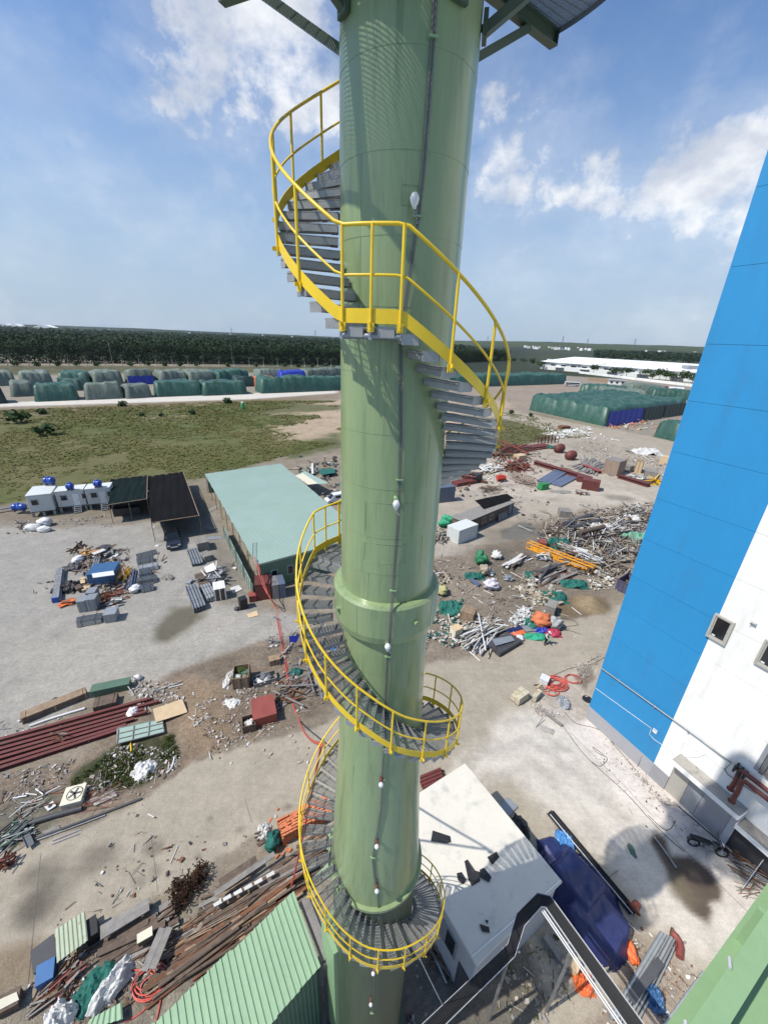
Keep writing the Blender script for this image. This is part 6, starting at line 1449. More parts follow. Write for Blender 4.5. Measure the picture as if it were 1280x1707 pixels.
for k in range(4200):
    x, y = wr.uniform(wp[:, 0].min(), wp[:, 0].max()), wr.uniform(wp[:, 1].min(), wp[:, 1].max())
    if sdist(np.array([[x, y]]), wp)[0] < 0 or float(fbm(x*.8, y*.8, 3)) < .36: continue
    h_ = wr.uniform(.06, .26); a = wr.uniform(0, 6.3); l_ = wr.uniform(.1, .35); dx, dy = math.cos(a), math.sin(a); z_ = gz(x, y)
    wt.add([(x-dy*.03, y+dx*.03, z_), (x+dy*.03, y-dx*.03, z_), (x+dx*l_*.5+dy*.035, y+dy*l_*.5-dx*.035, z_+h_*.8), (x+dx*l_*.8, y+dy*l_*.8, z_+h_*.7)], [(0, 1, 2, 3)])
tag(wt.build('weeds', [m_weed]), 'rank green weeds below the window panels', kind='stuff')
# cast off unit, dark pipes
ac = steel_box('cream outdoor air unit lying face up with a black fan', (103, 1352), (137, 1343), 1.15, .42, m_cream, 'air_unit', 'air conditioner'); L_ = 1.3
b = MB(); b.lathe([(0, .455), (.40, .455), (.42, .50), (.44, .50), (.44, .452)], 22, c=(.62, .6, 0)); b.build('fan_grille', [m_black], ac)
for k in range(5): b = MB(); b.bar((.62, .6, .475), (.62+.36*math.cos(k*1.257), .6+.36*math.sin(k*1.257), .475), .12, .012); b.build('fan_blade', [m_greyd], ac)
pn = panel('white square plate with a hole next to the cream air unit', [(74, 1346), (88, 1336), (94, 1344), (80, 1353)], m_plast, 'plate', 'plate', .04, .1); b = MB(); b.lathe([(.0, .044), (.12, .044)], 10); b.build('hole_disc', [m_dark], pn)
hose('longest dark steel pipe at the road edge', [(236, 1333), (150, 1366), (56, 1402)], .075, m_greyd, 'pipe', 'pipe', 10); hose('thick dark pipe above the longest one, by the air unit', [(138, 1350), (80, 1367), (28, 1384)], .16, m_greyd, 'pipe', 'pipe', 12)
hose('thin grey tube alongside the longest dark pipe', [(176, 1360), (110, 1385), (60, 1403)], .05, m_steel, 'pipe', 'pipe', 8)
bundle('white faced black channel beam lying on the road edge', (86, 1407), (134, 1388), [1], 'channel', m_chrome, .22, .14, 'channel_beam', 'beam', 'section', straps=False, bear=False); panel('grey board between the dark pipes', [(70, 1388), (98, 1376), (103, 1386), (80, 1395)], m_woodg, 'board', 'board')
for i, (a_, c_) in enumerate([((40, 1400), (55, 1384)), ((35, 1376), (52, 1412)), ((20, 1395), (45, 1372))]): bundle('dark perforated steel tray in the pile at the left edge', a_, c_, [1], 'channel', m_conduit, .35, .1, 'steel_tray', 'tray', 'tray_section', straps=False, bear=False, z=.12*(i+1), group='dark trays at the left edge')
heap('pile of dark angles and frames cut by the left edge', (-20, 1425), (62, 1375), 2.0, 34, ['angle', 'tube', 'box'], [m_conduit, m_shedw, m_plast, m_steel], (.3, .8), (.04, .12), .5, .5, 'steel_heap', 'heap', 'steel_bar', seed=22); heap('rusted tripod frame standing on the road at the left edge', (-8, 1462), (32, 1428), 1.0, 12, ['angle'], [m_rust, m_red], (.4, 1), (.07, .12), .9, .7, 'rusty_frame', 'frame', 'frame_bar', seed=23)
heap('tangle of thin red rebar on the stones', (128, 1345), (205, 1318), 1.6, 40, ['tube'], [m_redl, m_rust, m_woodg], (.3, 1), (.015, .03), .25, .5, 'rebar_heap', 'heap', 'rebar', seed=24); heap('thin poles and sticks over the stony strip', (10, 1360), (110, 1320), 2.5, 24, ['tube', 'box'], [m_woodg, m_rust, m_plast], (.2, .5), (.03, .08), .3, .7, 'stick_heap', 'heap', 'stick', seed=25)
panel('grey broken slab on the stones by the rebar', [(150, 1335), (190, 1318), (196, 1328), (158, 1345)], m_conc, 'slab', 'slab', .08, .05)
# crates in the middle left
crate('tall open wooden crate of greenery, mid left of the stack', (389, 1150), (416, 1146), 1.6, 1.2, m_wood, m2=m_woodd, open_=True, fill=[m_weed, m_foam, m_shedw, m_wood])
steel_box('flat topped bright red oxide chest in the rubble', (424, 1214), (462, 1203), 2.0, .9, m_redl, 'steel_chest', 'chest'); crate('small open wooden box of stones before the red chest', (405, 1224), (427, 1218), 1.0, .7, m_woodd, open_=True, fill=[m_conc, m_foam, m_earth])
crate('low grey open trough behind the red chest', (424, 1148), (463, 1136), 1.0, .5, m_woodg, open_=True, battens=False, fill=[m_steel, m_greyd, m_foam], name='trough', cat='trough')
for i, (a_, c_) in enumerate([((450, 1112), (458, 1110)), ((459, 1110), (467, 1108))]): crate(['left brown timber block behind the grey trough', 'right brown timber block behind the grey trough'][i], a_, c_, .7, .6, m_wood, name='timber_block', cat='block', battens=False)
net('white broken foam by the tall open crate', (386, 1175), (1.3, 1.3, .3), m_foam, 'foam_heap', 14); net('white foam trail left of the tall crate', (382, 1132), (.7, 2.4, .4), m_foam, 'foam_heap', 15)
net('bright blue plastic crumpled under the stair', (549, 1078), (1.6, 1.0, .5), m_lblue, 'plastic_heap', 16); net('teal netting rag near the blue plastic', (494, 1120), (1.2, 1.0, .4), m_teal, 'net_rag', 17); b = MB(); p_ = G(492, 1080); b.add([(-.5, 0, 1.4), (.5, 0, 1.5), (.15, 0, .6), (-.45, 0, .7)], [(0, 1, 2, 3)]); b.tube([(-.48, 0, 0), (-.48, 0, 1.5)], .03, 6); tag(b.build('blue_flag', [m_tarpb], loc=(p_.x, p_.y, 0)), 'dark blue cloth on a stake left of the stair', 'flag')
heap('scrap timber and tubes left of the stack foot', (440, 1180), (555, 1105), 3.6, 40, ['box', 'tube', 'angle'], [m_woodd, m_rust, m_steel, m_woodg], (.15, .5), (.05, .16), .4, .8, 'scrap_heap', 'heap', 'scrap_bar', seed=27)
rubble('rubble', [(440, 1060), (560, 1030), (570, 1130), (480, 1160), (440, 1130)], 220, (.08, .5), [m_foam, m_woodg, m_steel, m_bluegrey, m_beige], 'light scraps under the stair left of the stack', 28, .3, .2)
hose('long red hose snaking from the shed corner up to the stair', [(424, 928, 4.2), (432, 955, 3.4), (438, 975, 2.3), (447, 992, 2.2), (457, 1008, .1), (463, 1040), (470, 1080), (477, 1120), (483, 1150), (490, 1180), (500, 1205, .4), (508, 1222, 5), (521, 1236, 12), (536, 1240, 15.6), (534, 1246, 15.6)], .055)
hose('red hose hanging from the stair down to the ground', [(536, 1241, 15.6), (533, 1256, 14.8), (526, 1290, 12.6), (518, 1330, 9.5), (508, 1380, 6.0), (496, 1435, 2.5), (484, 1485, .2)], .05)
hose('second red hose alongside the first near the shed', [(430, 940, 3.9), (441, 975, 2.5), (452, 1000, 1.9), (461, 1012, .1), (468, 1050), (474, 1085), (481, 1130)], .04)
# bricks, net, poles
bt = empty('brick_stack', G(470, 1408), 0, 'stack of orange hollow bricks tumbled at its near corner by the stair', 'brick stack')
a, rz, L = fr2((472, 1412), (556, 1366)); bt.location = (a.x, a.y, 0); bt.rotation_euler = (0, 0, rz); bme = MB(); bme.box((0, 0, 0), (.21, .10, .095)); bme.box((.106, .02, 0), (.002, .04, .04)); bme = bme.mesh('brick', [m_brick]); br_ = random.Random(3); kb = 0
for lay in range(9):
    for iy in range(8):
        for ix in range(int(L/.225)):
            if not (lay == 8 or iy == 0 or ix in (0, int(L/.225)-1) or (lay > 4 and br_.random() < .2)): continue
            if kb > 285 or (lay > 6 and br_.random() < .22): continue
            if 0 < ix < int(L/.225)-1 and iy == 0 and lay < 3: continue
            o = link('brick', bme, bt, M=Matrix.Translation((.11+ix*.225, .06+iy*.16, .07+lay*.105)) @ Matrix.Rotation(br_.gauss(0, .06), 4, 'Z')); kb += 1
b = MB(); b.box((L/2, .6, .42), (L-.16, 1.06, .78)); b.build('brick_core', [m_brick], bt)
for k in range(12): link('brick', bme, bt, M=Matrix.Translation((br_.uniform(-.7, .3), br_.uniform(-.4, .9), .06)) @ Matrix.Rotation(br_.uniform(0, 3), 4, 'Z') @ Matrix.Rotation(br_.choice([0, 1.57]), 4, 'X'))
sack('bright teal net sack beside the orange bricks', (456, 1408), (.9, 1.2, .9), m_teal, 'net_sack', 'sack', seed=31, lumps=.4); net('white plastic rags behind the teal sack', (440, 1386), (.8, 1.1, .4), m_foam, 'plastic_rags', 32)
heap('short dark poles sticking out beside the teal sack', (424, 1400), (450, 1385), 1.4, 9, ['tube'], [m_woodd], (.5, .9), (.07, .1), .2, .2, 'pole_heap', 'heap', 'pole', seed=33)
rubble('rubble', [(430, 1385), (470, 1410), (480, 1400), (455, 1370), (560, 1340), (555, 1400)], 90, (.06, .25), [m_brick, m_foam, m_brick], 'broken brick bits round the brick stack', 34, .1, .05)
# dead shrub and timber sprawl
p_ = G(305, 1500); sh = empty('dead_shrub', (p_.x, p_.y, 0), 0, 'cut dark brown dead shrub lying by the timber', 'shrub'); q_ = random.Random(6); f = MB()
for k in range(620):
    lob = q_.choice([(-.35, .35), (.35, .55), (0, -.1), (.5, 1.0)]); c = Vector((lob[0]+q_.gauss(0, .22), lob[1]+q_.gauss(0, .24), .15+abs(q_.gauss(0, .28)))); d = Vector((q_.gauss(0, 1), q_.gauss(0, 1), q_.gauss(.3, .6))).normalized()*q_.uniform(.05, .16); e_ = d.cross(Vector((q_.random(), q_.random(), 1))).normalized()*.035
    f.add([c-d-e_, c-d+e_, c+d+e_, c+d-e_], [(0, 1, 2, 3)])
f.build('foliage', [m_dead], sh); b = MB()
for k in range(9): a_ = q_.uniform(-2.6, -.4); b.tube([(0, -.6, .06), (q_.uniform(-.4, .5), q_.uniform(.2, 1), q_.uniform(.1, .5))], .018, 4)
b.build('branches', [m_woodd], sh)
def tl(label, *a, **k): return heap(label, *a, **k)
tl('broad sprawl of long brown planks beside the mint shed, far half', (330, 1545), (556, 1415), 1.4, 66, ['box', 'box', 'tube'], [m_woodd, m_wood, m_woodd, m_woodg], lr=(.35, .9), wr=(.06, .2), ht=.45, ang=.06, seed=41, flat=.45)
tl('dense brown planks along the upper edge of the mint roof', (235, 1650), (520, 1465), 1.8, 84, ['box', 'box', 'tube'], [m_woodd, m_woodd, m_wood, m_rust], lr=(.25, .75), wr=(.06, .18), ht=.5, ang=.05, seed=42, flat=.5)
tl('dark planks left of the dead shrub', (160, 1608), (300, 1525), 1.4, 44, ['box'], [m_woodd, m_woodg, m_woodd], lr=(.4, .95), wr=(.09, .3), ht=.4, ang=.10, seed=43, flat=.35)
tl('thin brown laths in the middle of the timber sprawl', (270, 1600), (440, 1492), 1.7, 84, ['box', 'tube'], [m_woodd, m_rust, m_wood, m_woodg], lr=(.3, .8), wr=(.03, .08), ht=.35, ang=.08, seed=44, flat=.7)
bundle('long pale board lying on top of the far planks', (358, 1492), (458, 1424), [1], 'box', m_woodg, .28, .05, 'board', 'board', 'plank', straps=False, bear=False, z=.75)
bundle('wide brown board sheet behind the pale board', (362, 1478), (432, 1432), [2], 'box', m_woodd, .25, .05, 'board', 'board', 'plank', straps=False, bear=False, z=.5)
for k, (x, y) in enumerate([(362, 1502), (378, 1493), (396, 1484), (413, 1475), (430, 1466), (450, 1455)]): panel('small white card in the row on the brown planks', [(x-7, y+5), (x+6, y-3), (x+8, y+3), (x-5, y+10)], m_foam, 'white_card', 'card', .02, .8)
for o in [x for x in bpy.data.objects if x.name.startswith('white_card') and x.parent is None]: o['group'] = 'white cards on the planks'
bundle('wide weathered grey planks crossing the brown ones', (246, 1622), (278, 1545), [2], 'box', m_woodg, .32, .07, 'grey_planks', 'planks', 'plank', straps=False, bear=False, z=.7)
crate('cream topped case among the planks', (232, 1580), (256, 1566), .35, .35, m_woodd, m2=m_cream, battens=False, z=.4); bundle('broad brown board pile next to the cream topped case', (170, 1578), (252, 1522), [2, 2], 'box', m_woodd, .42, .08, 'board_pile', 'boards', 'board', straps=False, z=.0)
bundle('olive brown boards at the top left of the planks', (166, 1560), (252, 1508), [2], 'box', m_woodg, .3, .08, 'board_pile', 'boards', 'board', straps=False, z=.45)
panel('small ribbed cream roofing sheet at the left heap', [(95, 1607), (147, 1569), (142, 1520), (92, 1551)], m_oldsheet, 'roofing_sheet', 'sheet', .02, .85, ribs=7); steel_box('black plastic case behind the ribbed cream sheet', (148, 1580), (168, 1566), .8, .7, m_black, 'plastic_case', 'case'); steel_box('dark grey flat box under the ribbed cream sheet', (62, 1632), (100, 1602), 1.0, .5, m_greyd, 'flat_box', 'box')
steel_box('blue topped box left of the green net', (64, 1655), (93, 1638), .75, .5, m_bluep, 'blue_box', 'box'); panel('cream board at the lower left edge', [(-10, 1690), (32, 1668), (28, 1655), (-10, 1672)], m_cream, 'board', 'board', .05, .5); steel_box('brown crate carrying the cream board', (-10, 1706), (34, 1682), .6, .45, m_woodd, 'brown_crate', 'crate')
net('dark teal green net heap in the lower left scrap', (160, 1648), (1.5, 1.9, .55), m_teal, 'net_heap', 'netting', 51); net('long white woven bag right of the green net', (188, 1646), (.95, 2.3, .75), m_sack, 'woven_bag', 'bag', 52, -.45); net('round white bag at the bottom edge', (104, 1697), (1.2, 1.1, .9), m_sack, 'woven_bag', 'bag', 53); coil('red hose coil lying on the concrete lower left', (248, 1640), .75, 5, .035, seed=4)
hose('red hose loop running to the mint shed', [(215, 1618), (250, 1622), (268, 1650), (264, 1690), (255, 1720)], .04); hose('single red hose crossing the loop', [(208, 1705), (240, 1685), (272, 1640), (284, 1610), (278, 1585)], .035)
panel('small ribbed mint sheet at the bottom edge', [(140, 1720), (205, 1700), (203, 1672), (150, 1700)], m_shedg, 'roofing_sheet', 'sheet', .02, .4, ribs=6)
heap('mixed dark offcuts round the blue box', (40, 1700), (150, 1600), 2.0, 40, ['box', 'tube', 'angle'], [m_woodd, m_rust, m_woodg, m_redl], (.15, .5), (.04, .12), .4, .5, 'scrap_heap', 'heap', 'offcut', seed=55)
rubble('rubble', [(40, 1640), (150, 1580), (300, 1530), (540, 1400), (560, 1440), (300, 1620), (200, 1700), (30, 1720)], 620, (.04, .3), [m_woodd, m_foam, m_woodg, m_rust, m_greyd], 'small wood and plastic scraps under the timber', 56, .4, .15)
heap('planks and pale strips under the lowest stair', (500, 1440), (580, 1400), 2.6, 34, ['box', 'tube'], [m_woodd, m_galv, m_woodg, m_shedg], (.3, .9), (.05, .2), .4, .3, 'timber_heap', 'heap', 'plank', seed=57)
# ------------------------------------------------------------------ right hand scrap yard
def skip(label, p0, p1, D, h, m, name, cat):
    a, rz, L = fr2(p0, p1); t_ = empty(name, (a.x, a.y, base_z(a)), rz, label, cat)
    for (c, d) in (((L/2, .04, h/2), (L, .08, h)), ((L/2, D-.04, h/2), (L, .08, h)), ((.04, D/2, h/2), (.08, D-.17, h)), ((L-.04, D/2, h/2), (.08, D-.17, h))): b = MB(); b.box(c, d); b.build('side_panel', [m], t_)
    b = MB(); b.box((L/2, D/2, .1), (L-.17, D-.17, .12)); b.build('bottom', [m_woodd], t_)
    for i in range(5): b = MB(); b.box((L*(i+.5)/5, -.03, h/2), (.07, .06, h)); b.build('rib', [m], t_)
    for z in (h-.06, .06): b = MB(); b.box((L/2, -.045, z), (L, .028, .1)); b.build('rim', [m], t_)
    for k in range(6): link('content_piece', unit('box', [m_woodd, m_woodg, m_rust][k % 3]), t_, M=Matrix.Translation((L*kr.uniform(.25, .75), D*kr.uniform(.3, .7), h*.5)) @ Matrix.Rotation(kr.uniform(0, 3), 4, 'Z') @ Matrix.Diagonal((L*.4, .25, .2, 1)))
    return t_
wcn = steel_box('small white steel container with ribbed sides, right of the stack', (763, 908), (794, 896), 2.4, 2.25, m_contw, 'container', 'container', ribs=4)
b = MB()
for k in range(7): b.box((-.015, .2+k*.33, 1.1), (.028, .07, 2.1))
for k in range(7):
    b = MB(); b.box((-.015, .2+k*.33, 1.1), (.028, .07, 2.1)); b.build('rib', [m_contw], wcn)
a, rz, L = fr2((798, 881), (854, 856)); ob = empty('site_office', (a.x, a.y, 0), rz, 'long low grey brown hut with a black sheet over its roof', 'hut'); Dh = 2.5; hh_ = 2.2; x0_ = -4.0
ob.location = a; b = MB(); b.box(((L+x0_)/2, Dh/2, hh_/2), (L-x0_, Dh, hh_)); b.build('wall', [m_woodd], ob); b = MB(); b.box(((L+x0_)/2, Dh/2, hh_+.04), (L-x0_+.3, Dh+.4, .076)); b.build('roof', [m_woodg], ob)
for x in (x0_+1.0, x0_+2.6, 1.2, 3.2): b = MB(); b.box((x, -.03, 1.15), (1.1, .05, 1.0)); w_ = b.build('window', [m_alu if x > 1 else m_woodd], ob); b = MB(); b.box((x, -.06, 1.15), (.9, .02, .8)); b.build('pane', [m_glass], w_)
b = MB(); b.box((L-1.1, -.03, 1.05), (.9, .05, 2.0)); b.build('door', [m_bluegrey], ob)
for k in range(3): b = MB(); b.box((L-4.6+.9*k, -.28, .62), (.8, .04, 1.2), M=Matrix.Rotation(R(-16), 4, 'X')); tag_ = b.build('leaning_board', [m_woodg], ob)
q_ = [G(x, y, 2.32) for x, y in [(791, 835), (845, 824), (857, 832), (818, 848), (806, 849)]]; c_ = sum(q_, Vector())/5; b = MB(); n_ = 12; rows = []
for i in range(n_+1):
    f_ = i/n_; lo_ = q_[0].lerp(q_[1], f_); hi_ = q_[4].lerp(q_[2], f_) if f_ > .5 else q_[4].lerp(q_[3], f_*2) if False else q_[4].lerp(q_[2], f_); rows.append([(lo_.lerp(hi_, s_/5)-c_)+Vector((0, 0, .05+.16*float(fbm(i*.7, s_*.9)))) for s_ in range(6)])
b.grid(rows); tag(b.build('roof_sheet', [m_net], loc=c_), 'black plastic sheet draped over the roof of the low hut', 'sheet')
steel_box('blue grey steel cupboard just right of the stack', (731, 839), (757, 836), 1.8, 3.0, m_bluegrey, 'steel_cupboard', 'cupboard'); sack('bright green draped cloth heap behind the white container', (748, 877), (3.2, 2.6, 2.2), mat('bright_green_cloth', (.03, .30, .16), rough=.7, var=.2, bump=.5, bsc=5), 'cloth_heap', 'cloth heap', seed=61, lumps=.6)
heap('dark scrap left of the white container', (722, 905), (748, 892), 2.6, 22, ['angle', 'tube', 'box'], [m_dark, m_beige, m_woodg, m_rust], (.2, .7), (.08, .3), .7, .7, 'scrap_heap', 'heap', 'scrap_bar', seed=62)
rubble('rubble', [(705, 890), (740, 880), (742, 915), (705, 920)], 80, (.2, .8), [m_beige, m_dark, m_foam, m_woodg], 'scraps beside the stack left of the container', 63)
# far row: rusty things
rusty = [((820, 772), (868, 745), 5, 46, 'rust brown scrap hill at the edge of the grass', 2.2), ((842, 790), (876, 772), 4, 40, 'orange rust scrap hill behind the rebar cages', 1.8), ((758, 806), (800, 796), 4, 24, 'dark red frames and boxes right of the stair', 1.6)]
for i, (a_, c_, w_, n_, l_, h_) in enumerate(rusty): heap(l_, a_, c_, w_, n_, ['angle', 'tube', 'box'], [m_rust, m_redl, m_rust, m_woodd, m_red], (.2, .7), (.12, .4), h_, .9, 'rust_heap', 'heap', 'rusty_bar', seed=64+i)
heap('brown coiled scrap wire on the pale concrete', (798, 822), (834, 812), 2.6, 40, ['tube'], [m_woodd, m_rust, m_woodg], (.2, .7), (.05, .12), .6, 1.2, 'wire_heap', 'heap', 'wire', seed=68)
heap('pale board and foam waste behind the red machine', (795, 790), (840, 775), 5, 40, ['box'], [m_foam, m_beige, m_woodg, m_foam], (.1, .5), (.2, .7), .9, .9, 'board_waste', 'heap', 'board', seed=69, flat=.15)
steel_box('white fronted black cabinet beside the stair, right of the dark red frames', (793, 806), (803, 803), 1.2, 1.8, m_dark, 'cabinet', 'cabinet'); steel_box('dark red open tray box right of the stair', (762, 812), (795, 806), 2.0, .8, m_red, 'tray_box', 'box', lid=False)
mc = empty('red_compressor', G(835, 802), .2, 'small bright red wheeled machine behind the hut', 'machine'); mred = mat('bright_red_paint', (.50, .045, .025), rough=.4); b = MB(); b.tube([(-1.0, 0, .75), (.9, 0, .75)], .55, 12); b.build('housing', [mred], mc); b = MB(); b.box((-.2, 0, 1.28), (1.1, .7, .3)); b.build('hood', [mred], mc)
for y in (-.55, .55): wheel(mc, .5, y, .32, .2)
for i, (a_, c_) in enumerate([((846, 797), (866, 805)), ((868, 806), (888, 814))]):
    t_ = empty('rebar_cage', (0, 0, 0), 0, ['left rusty rebar cage on the pale concrete', 'right rusty rebar cage on the pale concrete'][i], 'rebar cage'); a, rz, L = fr2(a_, c_); t_.location = a; t_.rotation_euler = (0, 0, rz)
    for y in (0, 1.3):
        for z in (.05, .9, 1.7): piece('long_bar', 'tube', m_rust, t_, (0, y, z), (L, y, z), .07, .07)
    for k in range(6):
        x = L*k/5
        for y in (0, 1.3): piece('upright_bar', 'tube', m_rust, t_, (x, y, 0), (x, y, 1.75), .07, .07)
        for z in (.9, 1.7): piece('cross_bar', 'tube', m_rust, t_, (x, 0, z), (x, 1.3, z), .06, .06)
rk = empty('pipe_rack', (0, 0, 0), 0, 'red brown empty steel rack at the edge of the grass', 'rack'); a, rz, L = fr2((896, 741), (930, 739)); rk.location = a; rk.rotation_euler = (0, 0, rz)
for k in range(7):
    x = L*k/6
    for y in (0, 1.6): piece('upright', 'box', m_red, rk, (x, y, 0), (x, y, 2.3), .14, .14)
for z in (.5, 1.3, 2.2):
    for y in (0, 1.6): piece('rail', 'box', m_red, rk, (0, y, z), (L, y, z), .12, .14)
bundle('flat sheaf of dark red plates behind the tanks', (866, 750), (912, 744), [6, 4], 'box', m_red, .7, .3, 'plate_sheaf', 'plates', 'plate', straps=False)
net('teal cloth at the end of the dark red plates', (918, 747), (3.5, 2, .9), m_teal, 'net_rag', 71)
for i, (x, y) in enumerate([(931, 754), (950, 766)]):
    t_ = empty('tank', G(x, y), .4, ['far dark red pot shaped tank lying on its side', 'near dark red pot shaped tank lying on its side'][i], 'tank'); b = MB(); b.lathe([(0, -1.5), (.8, -1.4), (1.15, -.9), (1.2, .6), (1.0, 1.2), (.75, 1.25)], 18); o = b.build('shell', [m_red], t_); o.matrix_local = Matrix.Translation((0, 0, 1.2)) @ Matrix.Rotation(R(80), 4, 'Y'); b = MB(); b.lathe([(0, 1.26), (.74, 1.26)], 18); o = b.build('dark_mouth', [m_black], t_); o.matrix_local = Matrix.Translation((0, 0, 1.2)) @ Matrix.Rotation(R(80), 4, 'Y')
    b = MB(); b.box((0, 0, .15), (1.6, 1.8, .3)); b.build('cradle', [m_rust], t_)
crate('low wooden box of scrap on the pale concrete', (864, 770), (877, 768), 2, 1.5, m_ply, battens=False)
bundle('long dark red girder lying across the concrete', (889, 773), (985, 802), [2], 'ibeam', m_red, .75, .8, 'girder', 'girder', 'section', straps=False, jit=.4); steel_box('dark red block at the near end of the long girder', (961, 803), (985, 806), 1.4, 1.2, m_red, 'steel_block', 'block'); steel_box('large dark red box in front of the girder', (968, 815), (997, 820), 2.2, 2.0, m_red, 'steel_block', 'block')
bundle('sheaf of blue grey box sections on the concrete', (905, 806), (935, 787), [5], 'box', m_bluegrey, .55, .35, 'section_sheaf', 'steel bundle', 'section', straps=False); bundle('second blue grey sheaf nearer the red box', (925, 810), (952, 796), [5], 'box', m_bluegrey, .5, .3, 'section_sheaf', 'steel bundle', 'section', straps=False)
bn = steel_box('green wheelie bin standing alone on the concrete', (902, 818), (914, 816), 1.1, 1.3, m_green_bin, 'wheelie_bin', 'bin')
for y in (.2, .9): wheel(bn, 1.15, y, .16, .1)
net('flat grey mesh by the green bin', (935, 820), (4.5, 2.2, .3), m_woodg, 'mesh_heap', 72); heap('small pale scrap pile before the dark red box', (955, 826), (980, 822), 2, 14, ['box', 'tube'], [m_foam, m_rust, m_woodg], (.2, .6), (.1, .5), .5, .9, 'scrap_heap', 'heap', 'scrap_bar', seed=73)
for i, (a_, c_) in enumerate([((962, 785), (985, 765)), ((975, 790), (1000, 772))]): heap(['far heap of grey slatted pallets', 'near heap of grey slatted pallets'][i], a_, c_, 4, 18, ['box'], [m_woodg, m_steel, m_woodg], (.6, 1), (.2, .45), .6, .25, 'slat_heap', 'heap', 'slat', seed=74+i, flat=.3)
bundle('red girder pieces left of the big crate', (972, 778), (1000, 790), [2], 'ibeam', m_redl, .7, .6, 'girder', 'girder', 'section', straps=False); bundle('red girder running right from the big crate', (1030, 796), (1082, 812), [2], 'ibeam', m_red, .7, .7, 'girder', 'girder', 'section', straps=False)
crate('biggest square wooden crate on the far concrete', (1004, 788), (1027, 794), 3.8, 3.4, mat('pinkish_crate_board', (.30, .21, .155), rough=.8, var=.15, dirt=(.2, .16, .12)), m2=m_woodg); crate('yellowish wooden crate right of the biggest one', (1056, 787), (1068, 789), 2.6, 2.8, m_ply, m2=m_wood); crate('small grey crate behind the biggest crate', (1037, 785), (1048, 788), 2, 1.5, m_woodg)
heap('white grey rolls between the crates', (1046, 796), (1078, 802), 3, 22, ['tube'], [m_foam, m_beige, m_galv], (.15, .3), (.3, .5), .6, 1.2, 'roll_heap', 'heap', 'roll', seed=77)
heap('yellow trestle frames at the foot of the blue hall', (1080, 808), (1100, 802), 2.4, 16, ['angle', 'box'], [m_yellow, m_woodd, m_truss], (.4, 1), (.14, .25), 1.5, .5, 'trestle_heap', 'heap', 'trestle_bar', seed=78); crate('low grey pallet crate near the blue hall', (1072, 793), (1094, 797), 3, 1.2, m_woodg); crate('yellow brown pallet box by the hall edge', (1098, 772), (1112, 775), 3, 1.8, m_ply, battens=False)
net('white crumpled foil mound at the yard edge', (1078, 755), (8, 6, 1.6), m_foam, 'foil_heap', 79); rubble('rubble', [(980, 735), (1120, 765), (1105, 800), (1040, 780), (960, 750)], 260, (.2, .9), [m_foam, m_beige, m_woodg, m_pinkscrap], 'scattered waste on the far yard', 80, .3, .2)
rubble('rubble', [(1015, 708), (1075, 700), (1078, 708), (1020, 716)], 150, (.4, 1.6), [m_beige, m_foam, m_ply, m_brick], 'broken boards along the blue sheeted stack', 81, .2, .5); rubble('rubble', [(912, 720), (985, 712), (985, 724), (930, 732)], 220, (.3, 1.2), [m_foam, m_foam, m_white], 'white foam waste on the grass by the road', 82, .2, .3)
steel_box('dark low machine by the roadside', (936, 716), (950, 715), 2, 1.0, m_rust, 'low_machine', 'machine')
rubble('rubble', [(740, 775), (900, 745), (960, 790), (880, 830), (760, 830)], 300, (.2, .9), [m_rust, m_beige, m_foam, m_woodg, m_dark], 'scattered rusty waste on the far concrete', 83, .3, .15)
# the big mixed heap by the hall
crate('slatted grey pallet box at the corner of the big scrap heap', (932, 862), (952, 864), 1.9, 1.1, m_woodg)
for i, (a_, c_, mm, d_) in enumerate([((938, 880), (985, 864), m_greyd, 1.0), ((952, 886), (1000, 872), m_greyd, .9), ((965, 893), (1006, 882), m_woodd, .8)]):
    bundle(['far dark rolled carpet on the big scrap heap', 'middle dark rolled carpet on the big scrap heap', 'near brown rolled carpet on the big scrap heap'][i], a_, c_, [1], 'tube', mm, d_, d_, 'carpet_roll', 'roll', 'roll', straps=False, z=.3*i)
hp = [((900, 905), (985, 868), 6, 85, ['box', 'tube', 'angle'], [m_woodg, m_steel, m_woodd, m_beige], 'grey timber and pipe jumble in the left of the big heap'), ((950, 925), (1060, 872), 7, 120, ['box', 'tube', 'angle'], [m_woodg, m_woodd, m_beige, m_dark, m_foam], 'brown grey jumble in the middle of the big heap'), ((1000, 885), (1090, 850), 7, 100, ['box', 'angle'], [m_woodd, m_woodg, m_beige, m_foam], 'pale board jumble at the far end of the big heap'),
      ((930, 945), (1040, 940), 6, 100, ['box', 'tube'], [m_woodd, m_woodg, m_dark, m_beige], 'dark splintered jumble behind the orange truss'), ((1010, 935), (1075, 895), 6, 85, ['box', 'tube', 'angle'], [m_woodd, m_woodg, m_beige, m_galv], 'jumble against the blue hall edge')]
for i, (a_, c_, w_, n_, k_, ms_, l_) in enumerate(hp): heap(l_, a_, c_, w_, n_, k_, ms_, (.08, .36), (.05, .26), 1.05, .7, 'scrap_heap', 'heap', 'scrap_bar', seed=85+i, flat=.35)
heap('long white pipes fanned on the big heap', (940, 918), (1005, 948), 2.6, 16, ['tube'], [m_plast, m_foam, m_galv], (.5, 1), (.10, .18), 1.4, .12, 'pipe_heap', 'heap', 'pipe', seed=91); heap('pale long boards lying above the orange truss', (905, 905), (985, 935), 2.6, 18, ['box'], [m_foam, m_beige, m_woodg], (.4, .9), (.12, .4), 1.2, .15, 'board_heap', 'heap', 'board', seed=92, flat=.2)
heap('red painted frames on the big heap', (900, 905), (975, 935), 3, 20, ['angle', 'tube'], [m_redl, m_red, m_rust], (.1, .3), (.08, .16), 1.3, .5, 'frame_heap', 'heap', 'frame_bar', seed=93)
